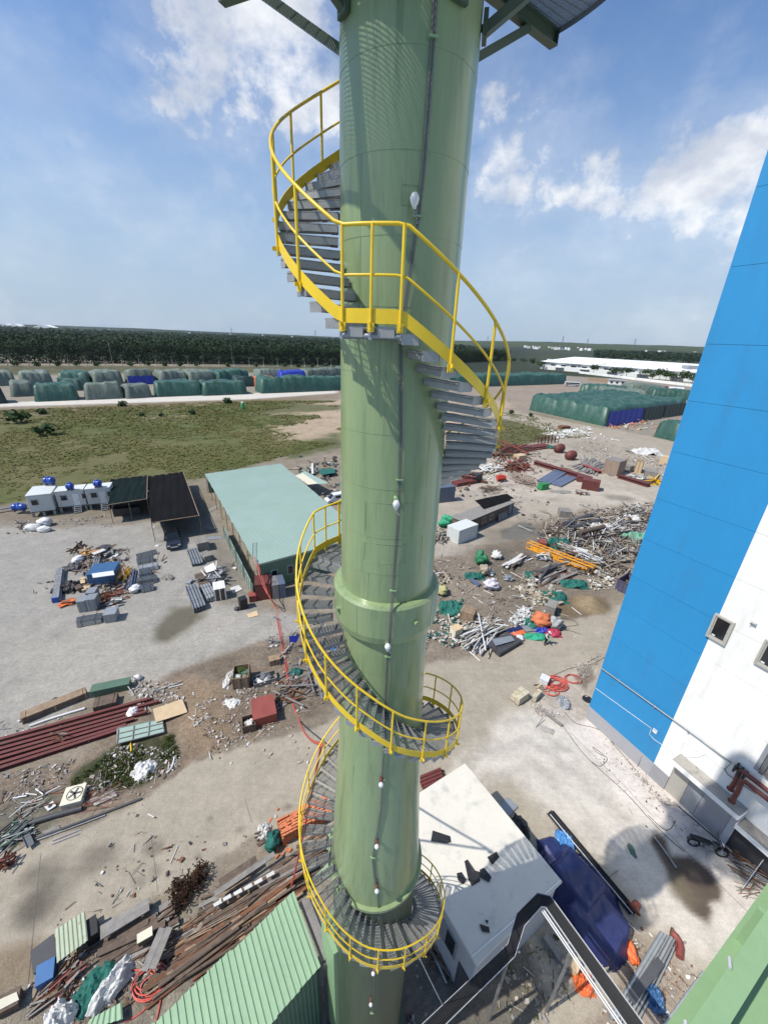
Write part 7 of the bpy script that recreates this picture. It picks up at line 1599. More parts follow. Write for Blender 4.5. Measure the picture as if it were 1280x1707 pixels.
net('teal netting heap on the left of the big heap', (928, 912), (4.2, 2.6, 1.7), m_teal, 'net_heap', 94); net('teal netting by the near end of the orange truss', (957, 975), (3.4, 2.0, .8), m_teal, 'net_heap', 95); net('dark teal netting in front of the white waste', (923, 996), (3.2, 2.6, .9), m_teal, 'net_heap', 96); net('strip of teal net at the left of the dark boards', (884, 962), (1.2, 3.0, .6), m_teal, 'net_heap', 97); net('big teal netting heap close to the collar of the stack', (754, 1016), (3.0, 3.2, 1.2), m_teal, 'net_heap', 98); net('teal cloth under the bags mid yard', (791, 962), (2.6, 1.6, .7), m_teal, 'net_heap', 99)
net('pale green cloth beside the hall on the big heap', (1062, 900), (5, 3, 1.5), mat('pale_green_cloth', (.12, .30, .20), rough=.7, bump=.4, bsc=4), 'cloth_heap', 100); net('white foam boards on top of the big heap', (1000, 884), (5, 2.6, 1.4), m_foam, 'foam_heap', 101); net('white cloth at the far end of the big heap', (1050, 868), (4, 2.6, 1.2), m_foam, 'foam_heap', 102)
steel_box('brick red block at the left end of the orange truss', (897, 915), (909, 917), 1.3, 1.0, m_redl, 'red_block', 'block')
rubble('rubble', [(890, 905), (1000, 850), (1100, 840), (1080, 900), (1040, 965), (980, 960), (900, 920)], 900, (.15, .9), [m_woodg, m_woodd, m_beige, m_foam, m_dark, m_pinkscrap], 'small waste filling the big heap', 103, .4, .9)
# orange truss
a, rz, L = fr2((877, 914), (985, 957)); tr_ = empty('orange_truss', (a.x, a.y, .0), rz, 'long orange yellow lattice girder lying by the big heap', 'girder'); hT = 1.0; wT = .8
for y in (0, wT):
    for z in (.1, hT): b = MB(); b.bar((0, y, z), (L, y, z), .13, .13); b.build('chord', [m_truss], tr_)
b = MB(); b.box((L/2, -.03, hT*.45), (L*.86, .03, hT*.62)); b.build('web_plate', [m_truss], tr_)
for k in range(11):
    x = L*k/10; b = MB(); b.bar((x, 0, .1), (x, 0, hT), .09, .09); b.build('upright', [m_truss], tr_)
    if k < 10: b = MB(); b.bar((x, 0, hT), (x+L/10, wT, hT), .07, .06); b.build('lacing_bar', [m_truss], tr_)
b = MB(); b.box((L+.06, wT/2, hT/2+.05), (.06, wT+.2, hT+.1)); b.build('end_plate', [m_truss], tr_)
skip('open indigo steel tipper body half hidden by the blue hall', (1024, 982), (1062, 1000), 3.0, 1.5, m_purple, 'tipper_body', 'tipper body')
bags = [((826, 930), (1.5, 1.4, 1.2), m_sack, 'white bag standing alone in the mud'), ((819, 981), (1.9, 1.6, 1.3), mat('lilac_white_sack', (.55, .52, .57), rough=.8, var=.2, bump=.4, bsc=12), 'lilac white bag pile nearer the viewer in the mud'), ((807, 958), (1.4, 1.3, 1.5), m_beige, 'cream sack beside the teal cloth mid yard'), ((801, 940), (1.6, 1.6, 1.9), mat('green_net_sack', (.03, .20, .09), rough=.7, var=.3, bump=.6, bsc=14), 'round green net sack mid yard'), ((817, 958), (.9, .9, .7), m_sack, 'small pale sack right of the cream one'), ((847, 966), (1.4, 1.2, .6), m_grey, 'flat grey bag in the wet mud'), ((737, 990), (1.6, 1.6, 1.2), mat('olive_bag', (.33, .31, .14), rough=.8, var=.2, bump=.4), 'olive yellow bag close to the stack collar')]
for i, (p_, s_, m_, l_) in enumerate(bags): sack(l_, p_, s_, m_, 'rubble_sack', 'sack', seed=110+i, lumps=.7)
panel('blue grey board lying in front of the teal cloth mid yard', [(781, 968), (796, 978), (802, 974), (787, 965)], m_bluegrey, 'board', 'board', .06, .2)
heap('short grey plank stack in the wet mud', (843, 950), (880, 928), 2.0, 18, ['box'], [m_woodg, m_foam, m_woodd], (.6, 1), (.2, .4), .8, .12, 'plank_stack', 'planks', 'plank', seed=120, flat=.25); heap('dark lumber heap behind the white waste', (888, 972), (942, 948), 3.4, 26, ['box'], [m_woodd, m_greyd, m_woodg], (.4, .8), (.2, .45), .9, .2, 'lumber_heap', 'heap', 'plank', seed=121, flat=.3)
coil('red wire coil on the dark lumber', (931, 958), 1.3, 8, .06, m_redl, 12, 'wire_coil', 'wire coil'); heap('small scrap cluster in front of the orange truss', (890, 935), (918, 928), 1.8, 16, ['box', 'tube'], [m_bluegrey, m_woodg, m_foam, m_dark], (.2, .6), (.1, .3), .7, .8, 'scrap_heap', 'heap', 'scrap_bar', seed=122)
heap('big sheaf of whitish poles by the stack', (768, 1085), (828, 1045), 3.0, 46, ['tube', 'box'], [m_foam, m_beige, m_plast, m_woodg], (.5, 1), (.08, .16), 1.2, .35, 'pole_heap', 'heap', 'pole', seed=123); heap('grey poles crossing behind the whitish sheaf', (785, 1052), (835, 1038), 2.4, 26, ['tube', 'box'], [m_beige, m_woodg, m_foam], (.5, 1), (.07, .14), 1.3, .6, 'pole_heap', 'heap', 'pole', seed=124); hose('single long white pole pointing out of the sheaf', [(768, 1078), (785, 1090), (800, 1103)], .06, m_foam, 'pole', 'pole', 6)
bundle('flat stack of black panels by the whitish poles', (820, 1088), (858, 1066), [3, 3, 3], 'box', m_greyd, .55, .14, 'panel_stack', 'panels', 'panel', straps=False); panel('shiny grey foil over the black panels', [(820, 1066), (852, 1060), (858, 1068), (826, 1077)], m_grey, 'foil_sheet', 'sheet', .03, .62)
crate('brown wooden crate behind the whitish poles', (765, 1035), (787, 1042), 1.3, 1.3, m_wood); crate('small cream crate left of the whitish poles', (757, 1068), (770, 1062), .8, 1.1, m_cream, m2=m_ply); steel_box('dark grey square block near the sand heap', (907, 1025), (922, 1030), 1.6, 1.2, m_woodg, 'grey_block', 'block')
sack('round orange net sack in the row of sheets', (900, 1043), (2.2, 1.8, 1.6), mat('orange_net_sack', (.50, .15, .06), rough=.75, var=.3, bump=.6, bsc=10), 'net_sack', 'sack', seed=130, lumps=.5); sack('grey net sack right of the orange one', (925, 1047), (1.5, 1.4, 1.5), mat('grey_net_sack', (.28, .29, .29), rough=.8, var=.3, bump=.5), 'net_sack', 'sack', seed=131, lumps=.5); sack('white small sack between orange and grey sacks', (917, 1038), (.9, .9, .7), m_foam, seed=132)
net('teal net draped left of the orange sack', (884, 1040), (1.6, 2.2, .7), m_teal, 'net_heap', 133)
panel('dark blue sheet on the ground, top of the row', [(838, 1052), (864, 1042), (880, 1046), (852, 1056)], m_violet, 'sheet', 'sheet', .05, .1); panel('orange red sheet on the ground below the dark blue one', [(836, 1060), (873, 1050), (876, 1057), (842, 1064)], m_orange, 'sheet', 'sheet', .05, .1); panel('grey sheet on the ground right of the dark blue one', [(868, 1045), (890, 1042), (895, 1052), (878, 1054)], m_grey, 'sheet', 'sheet', .05, .1)
net('green cloth spread at the worker\'s feet', (895, 1062), (2.6, 1.3, .4), mat('emerald_cloth', (.02, .26, .15), rough=.7, bump=.4, bsc=5), 'cloth_heap', 134); net('blue cloth behind the worker', (904, 1052), (1.6, 1.0, .5), m_tarpb, 'cloth_heap', 135); net('crimson cloth beside the worker', (921, 1056), (1.8, 1.5, .6), mat('crimson_cloth', (.36, .03, .07), rough=.7, bump=.4, bsc=5), 'cloth_heap', 136); sack('small white bag left of the worker', (866, 1066), (.8, .8, .5), m_sack, seed=137)
rubble('rubble', [(705, 1000), (760, 1010), (790, 1040), (770, 1075), (735, 1085), (705, 1070)], 520, (.10, .55), [m_foam, m_foam, m_pinkscrap, m_beige, m_teal], 'white plastic waste round the stack', 140, .12, .5); rubble('rubble', [(862, 970), (900, 968), (925, 985), (905, 1010), (870, 1000)], 260, (.15, .8), [m_foam, m_foam, m_beige], 'white foam waste in the middle of the yard', 141, .1, .5); rubble('rubble', [(845, 1015), (885, 1015), (880, 1045), (850, 1040)], 200, (.1, .5), [m_foam, m_foam, m_plast], 'white shredded plastic above the sheets', 142, .1, .5)
rubble('rubble', [(975, 960), (1010, 950), (1030, 985), (990, 985)], 140, (.15, .6), [m_foam, m_foam, m_beige], 'white waste at the end of the orange truss', 143, .15, .4); rubble('rubble', [(700, 930), (860, 920), (940, 960), (930, 1010), (860, 1070), (740, 1010)], 700, (.06, .42), [m_beige, m_woodg, m_foam, m_pinkscrap, m_woodd], 'fine waste trodden into the mud', 144, .3, .06); rubble('rubble', [(708, 945), (735, 945), (760, 965), (740, 975), (705, 965)], 120, (.2, .8), [m_beige, m_foam, m_woodd], 'broken boards right of the stack collar', 145, .3, .4)
for i, (pts, l_) in enumerate([([(788, 995), (805, 1007)], 'white stick lying on the brown mud, left of two'), ([(806, 985), (826, 993)], 'white stick lying on the brown mud below the bags'), ([(851, 954), (872, 966)], 'white stick by the flat grey bag'), ([(953, 1013), (970, 1026)], 'stick stuck in the wet sand heap')]): hose(l_, pts, .05, m_foam, 'stick', 'stick', 5)
hose('black cable loop on the concrete by the grey sack', [(935, 1030), (955, 1035), (963, 1042), (945, 1045), (930, 1050), (950, 1052), (968, 1058)], .025, m_black, 'cable', 'cable', 5); hose('cable curving from the grey sack to the road', [(900, 1068), (925, 1055), (950, 1048)], .02, m_black, 'cable', 'cable', 5)
# things by the hall
def brick_pallet(label, a_, c_, D, h):
    a, rz, L = fr2(a_, c_); t_ = empty('block_pallet', (a.x, a.y, base_z(a)), rz, label, 'block stack'); nx_, ny_, nz_ = max(2, int(L/.32)), max(2, int(D/.22)), max(2, int(h/.2)); k_ = ('cream_block',)
    me = unit('box', mat('cream_block', (.47, .42, .30), rough=.85, var=.15, sc=4))
    for z in range(nz_):
        for y in range(ny_):
            for x in range(nx_):
                if not (z == nz_-1 or y == 0 or x in (0, nx_-1)): continue
                if z == nz_-1 and kr.random() < .15: continue
                link('block', me, t_, M=Matrix.Translation(((x+.5)*L/nx_, (y+.5)*D/ny_, .08+(z+.5)*h/nz_)) @ Matrix.Rotation(kr.gauss(0, .03), 4, 'Z') @ Matrix.Diagonal((L/nx_*.94, D/ny_*.93, h/nz_*.95, 1)))
    b = MB(); b.box((L/2, D/2, .04), (L, D, .078)); b.build('pallet', [m_woodd], t_)
brick_pallet('larger stack of cream blocks on the concrete by the hall', (850, 1166), (864, 1178), 1.3, .75); brick_pallet('smaller stack of cream blocks beside the larger', (886, 1168), (892, 1172), 1.0, .6)
steel_box('white box with a black slot by the red hose coil', (898, 1140), (911, 1146), .75, .6, m_plast, 'white_box', 'box'); coil('big red hose coil left of the blue hall', (925, 1140), .95, 7, .045, seed=21); coil('second red hose loop nearer the hall wall', (952, 1134), .7, 2, .035, seed=22); coil('pale red hose loops in front of the big coil', (918, 1156), .6, 3, .03, seed=23)
net('grey cloth slumped by the hose coil', (940, 1172), (.9, 1.6, .5), m_grey, 'cloth_heap', 150); heap('boards and frames left of the hall corner', (893, 1150), (905, 1146), 1.2, 10, ['box', 'angle'], [m_ply, m_woodd, m_beige], (.4, 1), (.06, .2), .4, .5, 'board_heap', 'heap', 'board', seed=151); bundle('long grey timber lying in front of the hose coil', (902, 1185), (937, 1212), [1, 1], 'box', m_woodg, .2, .12, 'timber', 'timber', 'beam', straps=False, bear=False)
hose('thin stick propped on the concrete left of the hall', [(893, 1213), (905, 1196, .4)], .03, m_woodg, 'stick', 'stick', 5); panel('grey board on the dusty concrete', [(898, 1207), (925, 1218), (921, 1225), (903, 1218)], m_conc, 'board', 'board'); rubble('rubble', [(885, 1180), (925, 1172), (940, 1195), (900, 1195)], 160, (.05, .25), [m_foam, m_conc, m_pinkscrap], 'crushed stones below the cream blocks', 152, .1, .08); rubble('rubble', [(960, 1115), (1000, 1090), (998, 1130), (975, 1140)], 130, (.05, .3), [m_conc, m_woodg, m_earth], 'broken concrete by the hall corner', 153, .1, .1)
p_ = G(979, 1166); b = MB(); b.lathe([(.0, .012), (.34, .012), (.36, .02), (.42, .02), (.42, -.02)], 20); mh_ = b.build('manhole', [m_black], loc=(p_.x, p_.y, .0)); tag(mh_, 'round black open manhole at the hall corner', 'manhole')
for i, (pts, l_) in enumerate([([(941, 1188), (960, 1206), (1000, 1218), (1030, 1250), (1060, 1285)], 'black cable lying along the hall plinth'), ([(938, 1210), (975, 1260), (1040, 1320), (1100, 1385), (1140, 1420)], 'long black cable across the dusty concrete'), ([(915, 1130), (950, 1115), (985, 1108), (1010, 1095)], 'black cable from the hose coil to the hall'), ([(985, 1270), (1000, 1278), (1012, 1265), (995, 1255), (988, 1246), (1005, 1258)], 'loose black cable loop on the white dust'), ([(1080, 1360), (1110, 1385), (1126, 1370)], 'thin cable on the dust by the doors')]): hose(l_, pts, .018, m_black, 'cable', 'cable', 5)
rubble('rubble', [(960, 1180), (1010, 1220), (1120, 1330), (1200, 1400), (1160, 1400), (1060, 1330), (980, 1260)], 200, (.03, .16), [m_dark, m_woodg, m_pinkscrap, m_conc], 'crumbs on the white dust', 154, .2, .02); rubble('rubble', [(1060, 1290), (1100, 1310), (1130, 1345), (1100, 1340)], 160, (.04, .22), [m_foam, m_pinkscrap, m_conc], 'broken plaster under the work stand', 155, .1, .1)
ws_ = empty('work_stand', (0, 0, 0), 0, 'grey steel work stand with a plank against the hall wall', 'stand'); a, rz, L = fr2((1062, 1278), (1112, 1318)); ws_.location = (a.x, a.y, 0); ws_.rotation_euler = (0, 0, rz)
for x in (0, L):
    for y in (0, .8): piece('leg', 'tube', m_galv, ws_, (x, y, 0), (x, y+(.1 if y == 0 else -.1), 1.15), .05, .05)
    piece('crosspiece', 'tube', m_galv, ws_, (x, .1, 1.13), (x, .7, 1.13), .05, .05); piece('crosspiece', 'tube', m_galv, ws_, (x, 0, .1), (x, .75, 1.1), .04, .04)
for y in (.1, .7): piece('side_bar', 'tube', m_galv, ws_, (0, y, 1.15), (L, y, 1.15), .05, .05)
b = MB(); b.box((L/2, .4, 1.2), (L*.9, .45, .06)); b.build('plank', [m_wallgrey], ws_)
# motorcycle
q0_, q1_ = G(1152, 1410), G(1200, 1428); mo = empty('motorcycle', ((q0_.x+q1_.x)/2, (q0_.y+q1_.y)/2, 0), math.atan2((q1_-q0_).y, (q1_-q0_).x), 'black motorcycle parked by the hall beside the oil stain', 'motorcycle')
for x in (-.64, .64):
    b = MB(); b.tube([(x+.25*math.cos(t_), 0, .31+.25*math.sin(t_)) for t_ in [2*math.pi*k/20 for k in range(20)]], .055, 8, closed=True); w_ = b.build('wheel', [m_black], mo); b = MB(); b.tube([(x+.2*math.cos(t_), 0, .31+.2*math.sin(t_)) for t_ in [2*math.pi*k/20 for k in range(20)]], .012, 5, closed=True)
    for k in range(8): b.tube([(x, 0, .31), (x+.2*math.cos(k*.785), 0, .31+.2*math.sin(k*.785))], .006, 4)
    b.tube([(x, -.06, .31), (x, .06, .31)], .03, 8); b.build('rim', [m_chrome], w_)
b = MB(); b.tube([(-.64, .08, .31), (-.25, .1, .42), (.15, .08, .38), (.3, .05, .75), (.38, 0, .92)], .03, 6); b.tube([(-.64, -.08, .31), (-.25, -.1, .42), (.15, -.08, .38), (.3, -.05, .75), (.38, 0, .92)], .03, 6); b.build('frame', [m_dark], mo)
b = MB(); rows = [[(x, w_*math.cos(t_), z+hh2*math.sin(t_)) for t_ in [2*math.pi*k/12 for k in range(13)]] for x, w_, hh2, z in ((-.95, .02, .02, .74), (-.88, .10, .05, .74), (-.4, .13, .055, .73), (.0, .12, .05, .72), (.08, .02, .02, .74))]; b.grid(rows); b.build('seat', [m_black], mo)
b = MB(); rows = [[(x, w_*math.cos(t_), z+hh2*math.sin(t_)) for t_ in [2*math.pi*k/12 for k in range(13)]] for x, w_, hh2, z in ((.04, .03, .03, .72), (.12, .12, .10, .72), (.3, .13, .12, .76), (.42, .03, .04, .82))]; b.grid(rows); b.build('fuel_tank', [m_carblk], mo)
b = MB(); b.box((-.02, 0, .42), (.38, .24, .26)); b.tube([(.05, 0, .5), (.2, 0, .66)], .09, 8); b.build('engine', [m_steel], mo); b = MB(); b.tube([(.1, .13, .35), (-.2, .16, .26), (-.75, .17, .34)], [.025, .03, .05], 8); b.build('exhaust', [m_chrome], mo)
for y in (-.07, .07): b = MB(); b.tube([(.64, y, .31), (.42, y, .95)], .022, 6); b.build('fork', [m_chrome], mo)
b = MB(); b.tube([(.30, -.36, 1.02), (.40, -.12, 1.0), (.40, .12, 1.0), (.30, .36, 1.02)], .017, 6); b.build('handlebar', [m_dark], mo); b = MB(); b.lathe([(0, .0), (.09, .03), (.09, .1), (0, .12)], 12); o = b.build('headlight', [m_chrome], mo); o.matrix_local = Matrix.Translation((.46, 0, .9)) @ Matrix.Rotation(R(80), 4, 'Y')
b = MB(); b.grid([[(.64+.34*math.cos(t_), y, .31+.34*math.sin(t_)) for t_ in (.3, .8, 1.3, 1.8, 2.4)] for y in (-.07, .07)]); b.build('front_mudguard', [m_carblk], mo); b = MB(); b.grid([[(-.64+.35*math.cos(t_), y, .31+.35*math.sin(t_)) for t_ in (.8, 1.3, 1.8, 2.4, 2.9)] for y in (-.08, .08)]); b.build('rear_mudguard', [m_carblk], mo)
for y in (-.3, .3): b = MB(); b.tube([(.34, y, 1.02), (.32, y*1.1, 1.16)], .008, 4); b.box((.32, y*1.15, 1.18), (.02, .12, .08)); b.build('mirror', [m_dark], mo)
b = MB(); b.tube([(-.05, -.1, .3), (-.1, -.36, .01)], .014, 5); b.build('side_stand', [m_steel], mo)
hose('white capped pipe lying in the oil stain', [(1090, 1396), (1108, 1420), (1127, 1448)], .06, m_steel, 'pipe', 'pipe', 8); net('green rope rag on the shaded concrete', (1053, 1418), (.35, .9, .12), m_shedw, 'rope_rag', 160)
heap('bundle of thin poles leaning by the dark doorway', (1205, 1425), (1300, 1480), 1.6, 40, ['tube', 'box'], [m_woodg, m_galv, m_woodd, m_rust], (.4, .9), (.03, .07), .5, .25, 'pole_heap', 'heap', 'pole', seed=161); hose('long galvanised pole standing out from the pole heap', [(1236, 1484, .05), (1262, 1448, .9), (1290, 1410, 1.8)], .03, m_galv, 'pole', 'pole', 8); hose('black hose along the foot of the hall', [(1130, 1345), (1165, 1375), (1205, 1410), (1240, 1445), (1260, 1470)], .035, m_black, 'hose', 'hose', 6); heap('short rusty bars at the foot of the long pole', (1228, 1490), (1262, 1480), .8, 14, ['tube'], [m_rust, m_woodg], (.5, 1), (.02, .04), .15, .5, 'bar_heap', 'heap', 'bar', seed=162)
coil('black cable coil behind the motorcycle', (1200, 1385), .4, 4, .02, m_black, 31, 'cable_coil', 'cable')
# channel sheaf, tarp heap and pipes lower right
bundle('long sheaf of steel channels beside the violet tarp', (1058, 1528), (915, 1355), [3, 1], 'channel', m_dark, .16, .12, 'channel_sheaf', 'steel bundle', 'channel', straps=False)
for i, (a_, c_) in enumerate([((925, 1385), (942, 1375)), ((1012, 1465), (1030, 1452))]): hose(['upper cross pipe under the steel channels', 'lower cross pipe under the steel channels'][i], [a_, c_], .03, m_woodg, 'pipe', 'pipe', 6)
hose('bright tube lying on the steel channels', [(917, 1358, .42), (985, 1440, .42), (1055, 1524, .42)], .03, m_chrome, 'pipe', 'pipe', 8)
tp = [(893, 1400), (922, 1396), (962, 1422), (990, 1436), (1018, 1470), (1036, 1520), (1048, 1570), (1042, 1612), (1022, 1622), (985, 1600), (950, 1560), (925, 1510), (905, 1455)]
tw = gp(tp); c_ = tw.mean(0); b = MB(); lo, hi = tw.min(0)-.1, tw.max(0)+.1; nn = 70; xs_, ys_ = np.linspace(lo[0], hi[0], nn), np.linspace(lo[1], hi[1], nn); gx, gy = np.meshgrid(xs_, ys_, indexing='ij'); PP = np.column_stack([gx.ravel(), gy.ravel()])
sd_ = sdist(PP, tw)+.18*(fbm(PP[:, 0]*2, PP[:, 1]*2, 3)-.5); rid = np.abs(fbm(PP[:, 0]*.9+3, PP[:, 1]*.9+7, 3)-.5)*2; hz_ = np.clip(sd_/.3, 0, 1)*.10
for (bx_, by_, bl_, bw_, br_, bh_) in ((918, 1432, 1.7, 1.5, .5, .75), (965, 1462, 2.1, 1.7, -.98, 1.15), (1000, 1528, 2.3, 1.9, -.9, .95), (1018, 1590, 1.5, 1.3, -.6, .5)):
    o_ = G(bx_, by_, bh_); dx_, dy_ = PP[:, 0]-o_.x, PP[:, 1]-o_.y; u_, v_ = np.abs(dx_*math.cos(br_)+dy_*math.sin(br_)), np.abs(-dx_*math.sin(br_)+dy_*math.cos(br_)); d_ = np.maximum(u_-bl_/2, v_-bw_/2)+.10*(fbm(PP[:, 0]*1.5, PP[:, 1]*1.5, 2)-.5)
    hz_ = np.maximum(hz_, bh_*np.clip(1-d_/.75, 0, 1)**1.25*np.clip(sd_/.18, 0, 1))
hz_ = hz_+(.16*(.5-rid)+.05*fbm(PP[:, 0]*3.2, PP[:, 1]*3.2, 3))*np.clip(sd_/.3, 0, 1)
hz_ = np.maximum(hz_, .015)
ok = (sd_ > -.05).reshape(nn, nn); idm = np.arange(nn*nn).reshape(nn, nn); fs_ = [(idm[i, j], idm[i+1, j], idm[i+1, j+1], idm[i, j+1]) for i in range(nn-1) for j in range(nn-1) if ok[i, j] and ok[i+1, j] and ok[i, j+1] and ok[i+1, j+1]]
use = sorted({k for f_ in fs_ for k in f_}); mp2 = {k: i for i, k in enumerate(use)}
b.add([(PP[k, 0]-c_[0], PP[k, 1]-c_[1], hz_[k]) for k in use], [[mp2[k] for k in f_] for f_ in fs_], 0, True)
tpo = empty('tarp_heap', (c_[0], c_[1], 0), 0, 'big heap under a violet blue tarpaulin with two pale patches', 'tarp heap'); b.build('tarpaulin', [m_violet], tpo)
def hgt(x, y):
    i = int(np.clip(round((x-lo[0])/(hi[0]-lo[0])*(nn-1)), 0, nn-1)); j = int(np.clip(round((y-lo[1])/(hi[1]-lo[1])*(nn-1)), 0, nn-1)); return hz_[i*nn+j]
m_patch = mat('pale_violet_patch', (.10, .10, .19), rough=.4, bump=.3, bsc=5)
for (px, py, w_, h_, rz_) in ((913, 1424, .62, .85, .4), (974, 1436, .55, .55, .6)):
    o_ = G(px, py, 1.0); P_ = []
    for i in range(9):
        row = []
        for j in range(9):
            u, v = (i/8-.5)*w_, (j/8-.5)*h_; x, y = o_.x+u*math.cos(rz_)-v*math.sin(rz_), o_.y+u*math.sin(rz_)+v*math.cos(rz_); row.append((x-c_[0], y-c_[1], hgt(x, y)+.03))
        P_.append(row)
    b = MB(); b.grid(P_); b.build('patch', [m_patch], tpo)
net('bright blue plastic sheet tucked under the violet tarp', (942, 1404), (1.0, 1.7, .5), m_lblue, 'plastic_sheet', 170); net('dark net slumped along the wall of the pale roofed block', (868, 1388), (1.0, 2.3, .6), m_black, 'net_heap', 171); steel_box('flat grey slab against the wall of the pale roofed block', (832, 1345), (848, 1362), .9, .15, m_grey, 'slab', 'slab', lid=False)
bundle('dark red corrugated sheets behind the pale roofed block', (700, 1312), (738, 1296), [4, 4], 'tube', m_red, .22, .22, 'sheet_stack', 'sheets', 'rolled_sheet', straps=False); panel('brown board next to the dark red sheets', [(722, 1290), (738, 1283), (745, 1296), (730, 1302)], m_woodd, 'board', 'board')
fl_ = empty('flanged_pipe_end', (*G(1052, 1522)[:2], 0), .6, 'dark red wide flange at the end of the steel channels', 'pipe end'); b = MB(); b.lathe([(.0, 0), (.36, 0), (.36, .05), (.0, .05)], 24); o = b.build('flange', [m_rust], fl_); o.matrix_local = Matrix.Translation((0, 0, .38)) @ Matrix.Rotation(R(70), 4, 'Y'); b = MB(); b.tube([(.02, 0, .38), (.5, 0, .2)], .2, 16); b.build('pipe', [m_redl], fl_)
vl = empty('pipe_elbow', (*G(1132, 1580)[:2], 0), .9, 'brick red pipe elbow with a fin lying on the pale concrete', 'pipe elbow'); b = MB(); b.tube([(-.55, 0, .2), (-.1, 0, .2), (.12, .06, .2), (.26, .22, .2), (.28, .42, .2)][::-1], .17, 14); b.build('elbow', [m_redl], vl); b = MB(); b.tube([(.28, .42, .2), (.28, .46, .2)], .24, 16); b.build('flange', [m_rust], vl); b = MB(); b.box((-.2, .2, .3), (.3, .02, .3)); b.build('fin', [m_redl], vl)
for i in range(6):
    ox, oy = 9*i, 5*i; hose('galvanised pipe in the sloping sheaf at the lower right', [(1103+ox*.6, 1556+oy*.5, .35-.04*i), (1062+ox*.75, 1624+oy*.6, .32-.03*i), (1018+ox*.85, 1698+oy*.7, .3-.02*i)], [.1, .085, .05, .075, .06, .05][i], [m_galv, m_galv, m_steel, m_galv, m_steel, m_galv][i], 'steel_pipe', 'pipe', 10); bpy.data.objects['steel_pipe' if i == 0 else 'steel_pipe.%03d' % i]['group'] = 'galvanised pipes at the lower right'
bundle('flat black plate strip lying on the galvanised pipes', (1050, 1668), (1102, 1602), [1], 'box', m_greyd, .36, .05, 'plate', 'plate', 'plate', straps=False, bear=False, z=.42)
for i, pts in enumerate([[(1172, 1622), (1140, 1665), (1105, 1712)], [(1180, 1628), (1150, 1670), (1118, 1716)]]): hose(['upper long grey pipe next to the green girder', 'lower long grey pipe next to the green girder'][i], pts, .06, m_galv, 'pipe', 'pipe', 8)
sack('orange box bag by the violet tarp', (1050, 1592), (.55, .9, .5), m_orange, 'orange_bag', 'bag', seed=180, lumps=.4); net('blue and white rag on the galvanised pipes', (1088, 1662), (.8, 1.2, .6), m_bluet, 'blue_rag', 181); crate('pale timber beam end under the cable tray', (938, 1612), (958, 1632), .45, .5, m_ply, battens=False, name='timber_block', cat='block'); net('bright orange plastic under the cable tray', (972, 1640), (.9, 1.0, .5), m_orange, 'plastic_heap', 182)
bundle('long pale timber beam below the cable tray', (905, 1560), (950, 1625), [1], 'box', m_woodg, .35, .3, 'timber_beam', 'beam', 'beam', straps=False, bear=False)
rubble('rubble', [(1030, 1540), (1060, 1540), (1190, 1640), (1150, 1720), (1010, 1720), (1040, 1620)], 480, (.03, .2), [m_foam, m_conc, m_woodg, m_rust, m_beige], 'small waste round the galvanised pipes', 183, .25, .05); rubble('rubble', [(780, 1700), (860, 1600), (930, 1560), (960, 1650), (900, 1720)], 140, (.04, .25), [m_conc, m_woodg, m_weed, m_beige], 'litter in the shade under the cable tray', 184, .3, .05); rubble('rubble', [(690, 1560), (740, 1600), (760, 1700), (680, 1720)], 200, (.04, .3), [m_woodd, m_foam, m_dark, m_steel], 'litter in the shade at the foot of the stack', 185, .3, .05)
heap('dark scrap bars under the lowest stair', (690, 1540), (760, 1620), 1.2, 22, ['tube', 'angle', 'box'], [m_woodd, m_steel, m_galv], (.2, .7), (.04, .12), .3, .6, 'scrap_heap', 'heap', 'scrap_bar', seed=186); hose('thin guy wire slanting from the stair to the cable tray', [(700, 1600, 12.0), (722, 1645, 9.2), (737, 1675, 6.5)], .012, m_chrome, 'wire', 'wire', 4)
# the worker
from math import sin, cos
def skin(name, verts, edges, radii, m, parent, lv=2):
    me = bpy.data.meshes.new(name); me.from_pydata(verts, edges, []); o = link(name, me, parent)
    md = o.modifiers.new('skin', 'SKIN'); 
    for i, r_ in enumerate(radii): d = me.skin_vertices[0].data[i]; d.radius = (r_, r_) if not isinstance(r_, tuple) else r_; d.use_root = (i == 0)
    sb_ = o.modifiers.new('sub', 'SUBSURF'); sb_.levels = lv; sb_.render_levels = lv; md.use_smooth_shade = True
    me.materials.append(m); return o
m_skin = mat('skin_tone', (.36, .20, .13), rough=.6, bump=0); m_trou = mat('dark_trousers', (.018, .019, .024), rough=.9)
q = G(908, 1074); wk = empty('person', (q.x, q.y, 0), R(-60), 'worker in a white shirt, dark trousers and cap bending over the coloured cloths', 'person')
V_ = [(0, 0, .94), (.03, 0, 1.12), (.10, 0, 1.32), (.14, 0, 1.42), (.18, 0, 1.50), (.215, 0, 1.59), (.22, 0, 1.68),      # spine, neck, head
      (.11, .19, 1.37), (.20, .27, 1.12), (.40, .22, .98), (.47, .21, .95), (.11, -.19, 1.37), (.18, -.27, 1.12), (.38, -.20, .96), (.45, -.19, .93),
      (.0, .10, .88), (.04, .12, .48), (-.02, .13, .09), (.12, .14, .05), (.0, -.10, .88), (.10, -.13, .48), (.02, -.14, .09), (.17, -.15, .05)]
E_ = [(0, 1), (1, 2), (2, 3), (3, 4), (4, 5), (5, 6), (2, 7), (7, 8), (8, 9), (9, 10), (2, 11), (11, 12), (12, 13), (13, 14), (0, 15), (15, 16), (16, 17), (17, 18), (0, 19), (19, 20), (20, 21), (21, 22)]
skin('body', V_, E_, [.13, .125, .13, .06, .055, .095, .085, .06, .045, .036, .035, .06, .045, .036, .035, .085, .06, .04, .04, .085, .06, .04, .04], m_skin, wk)
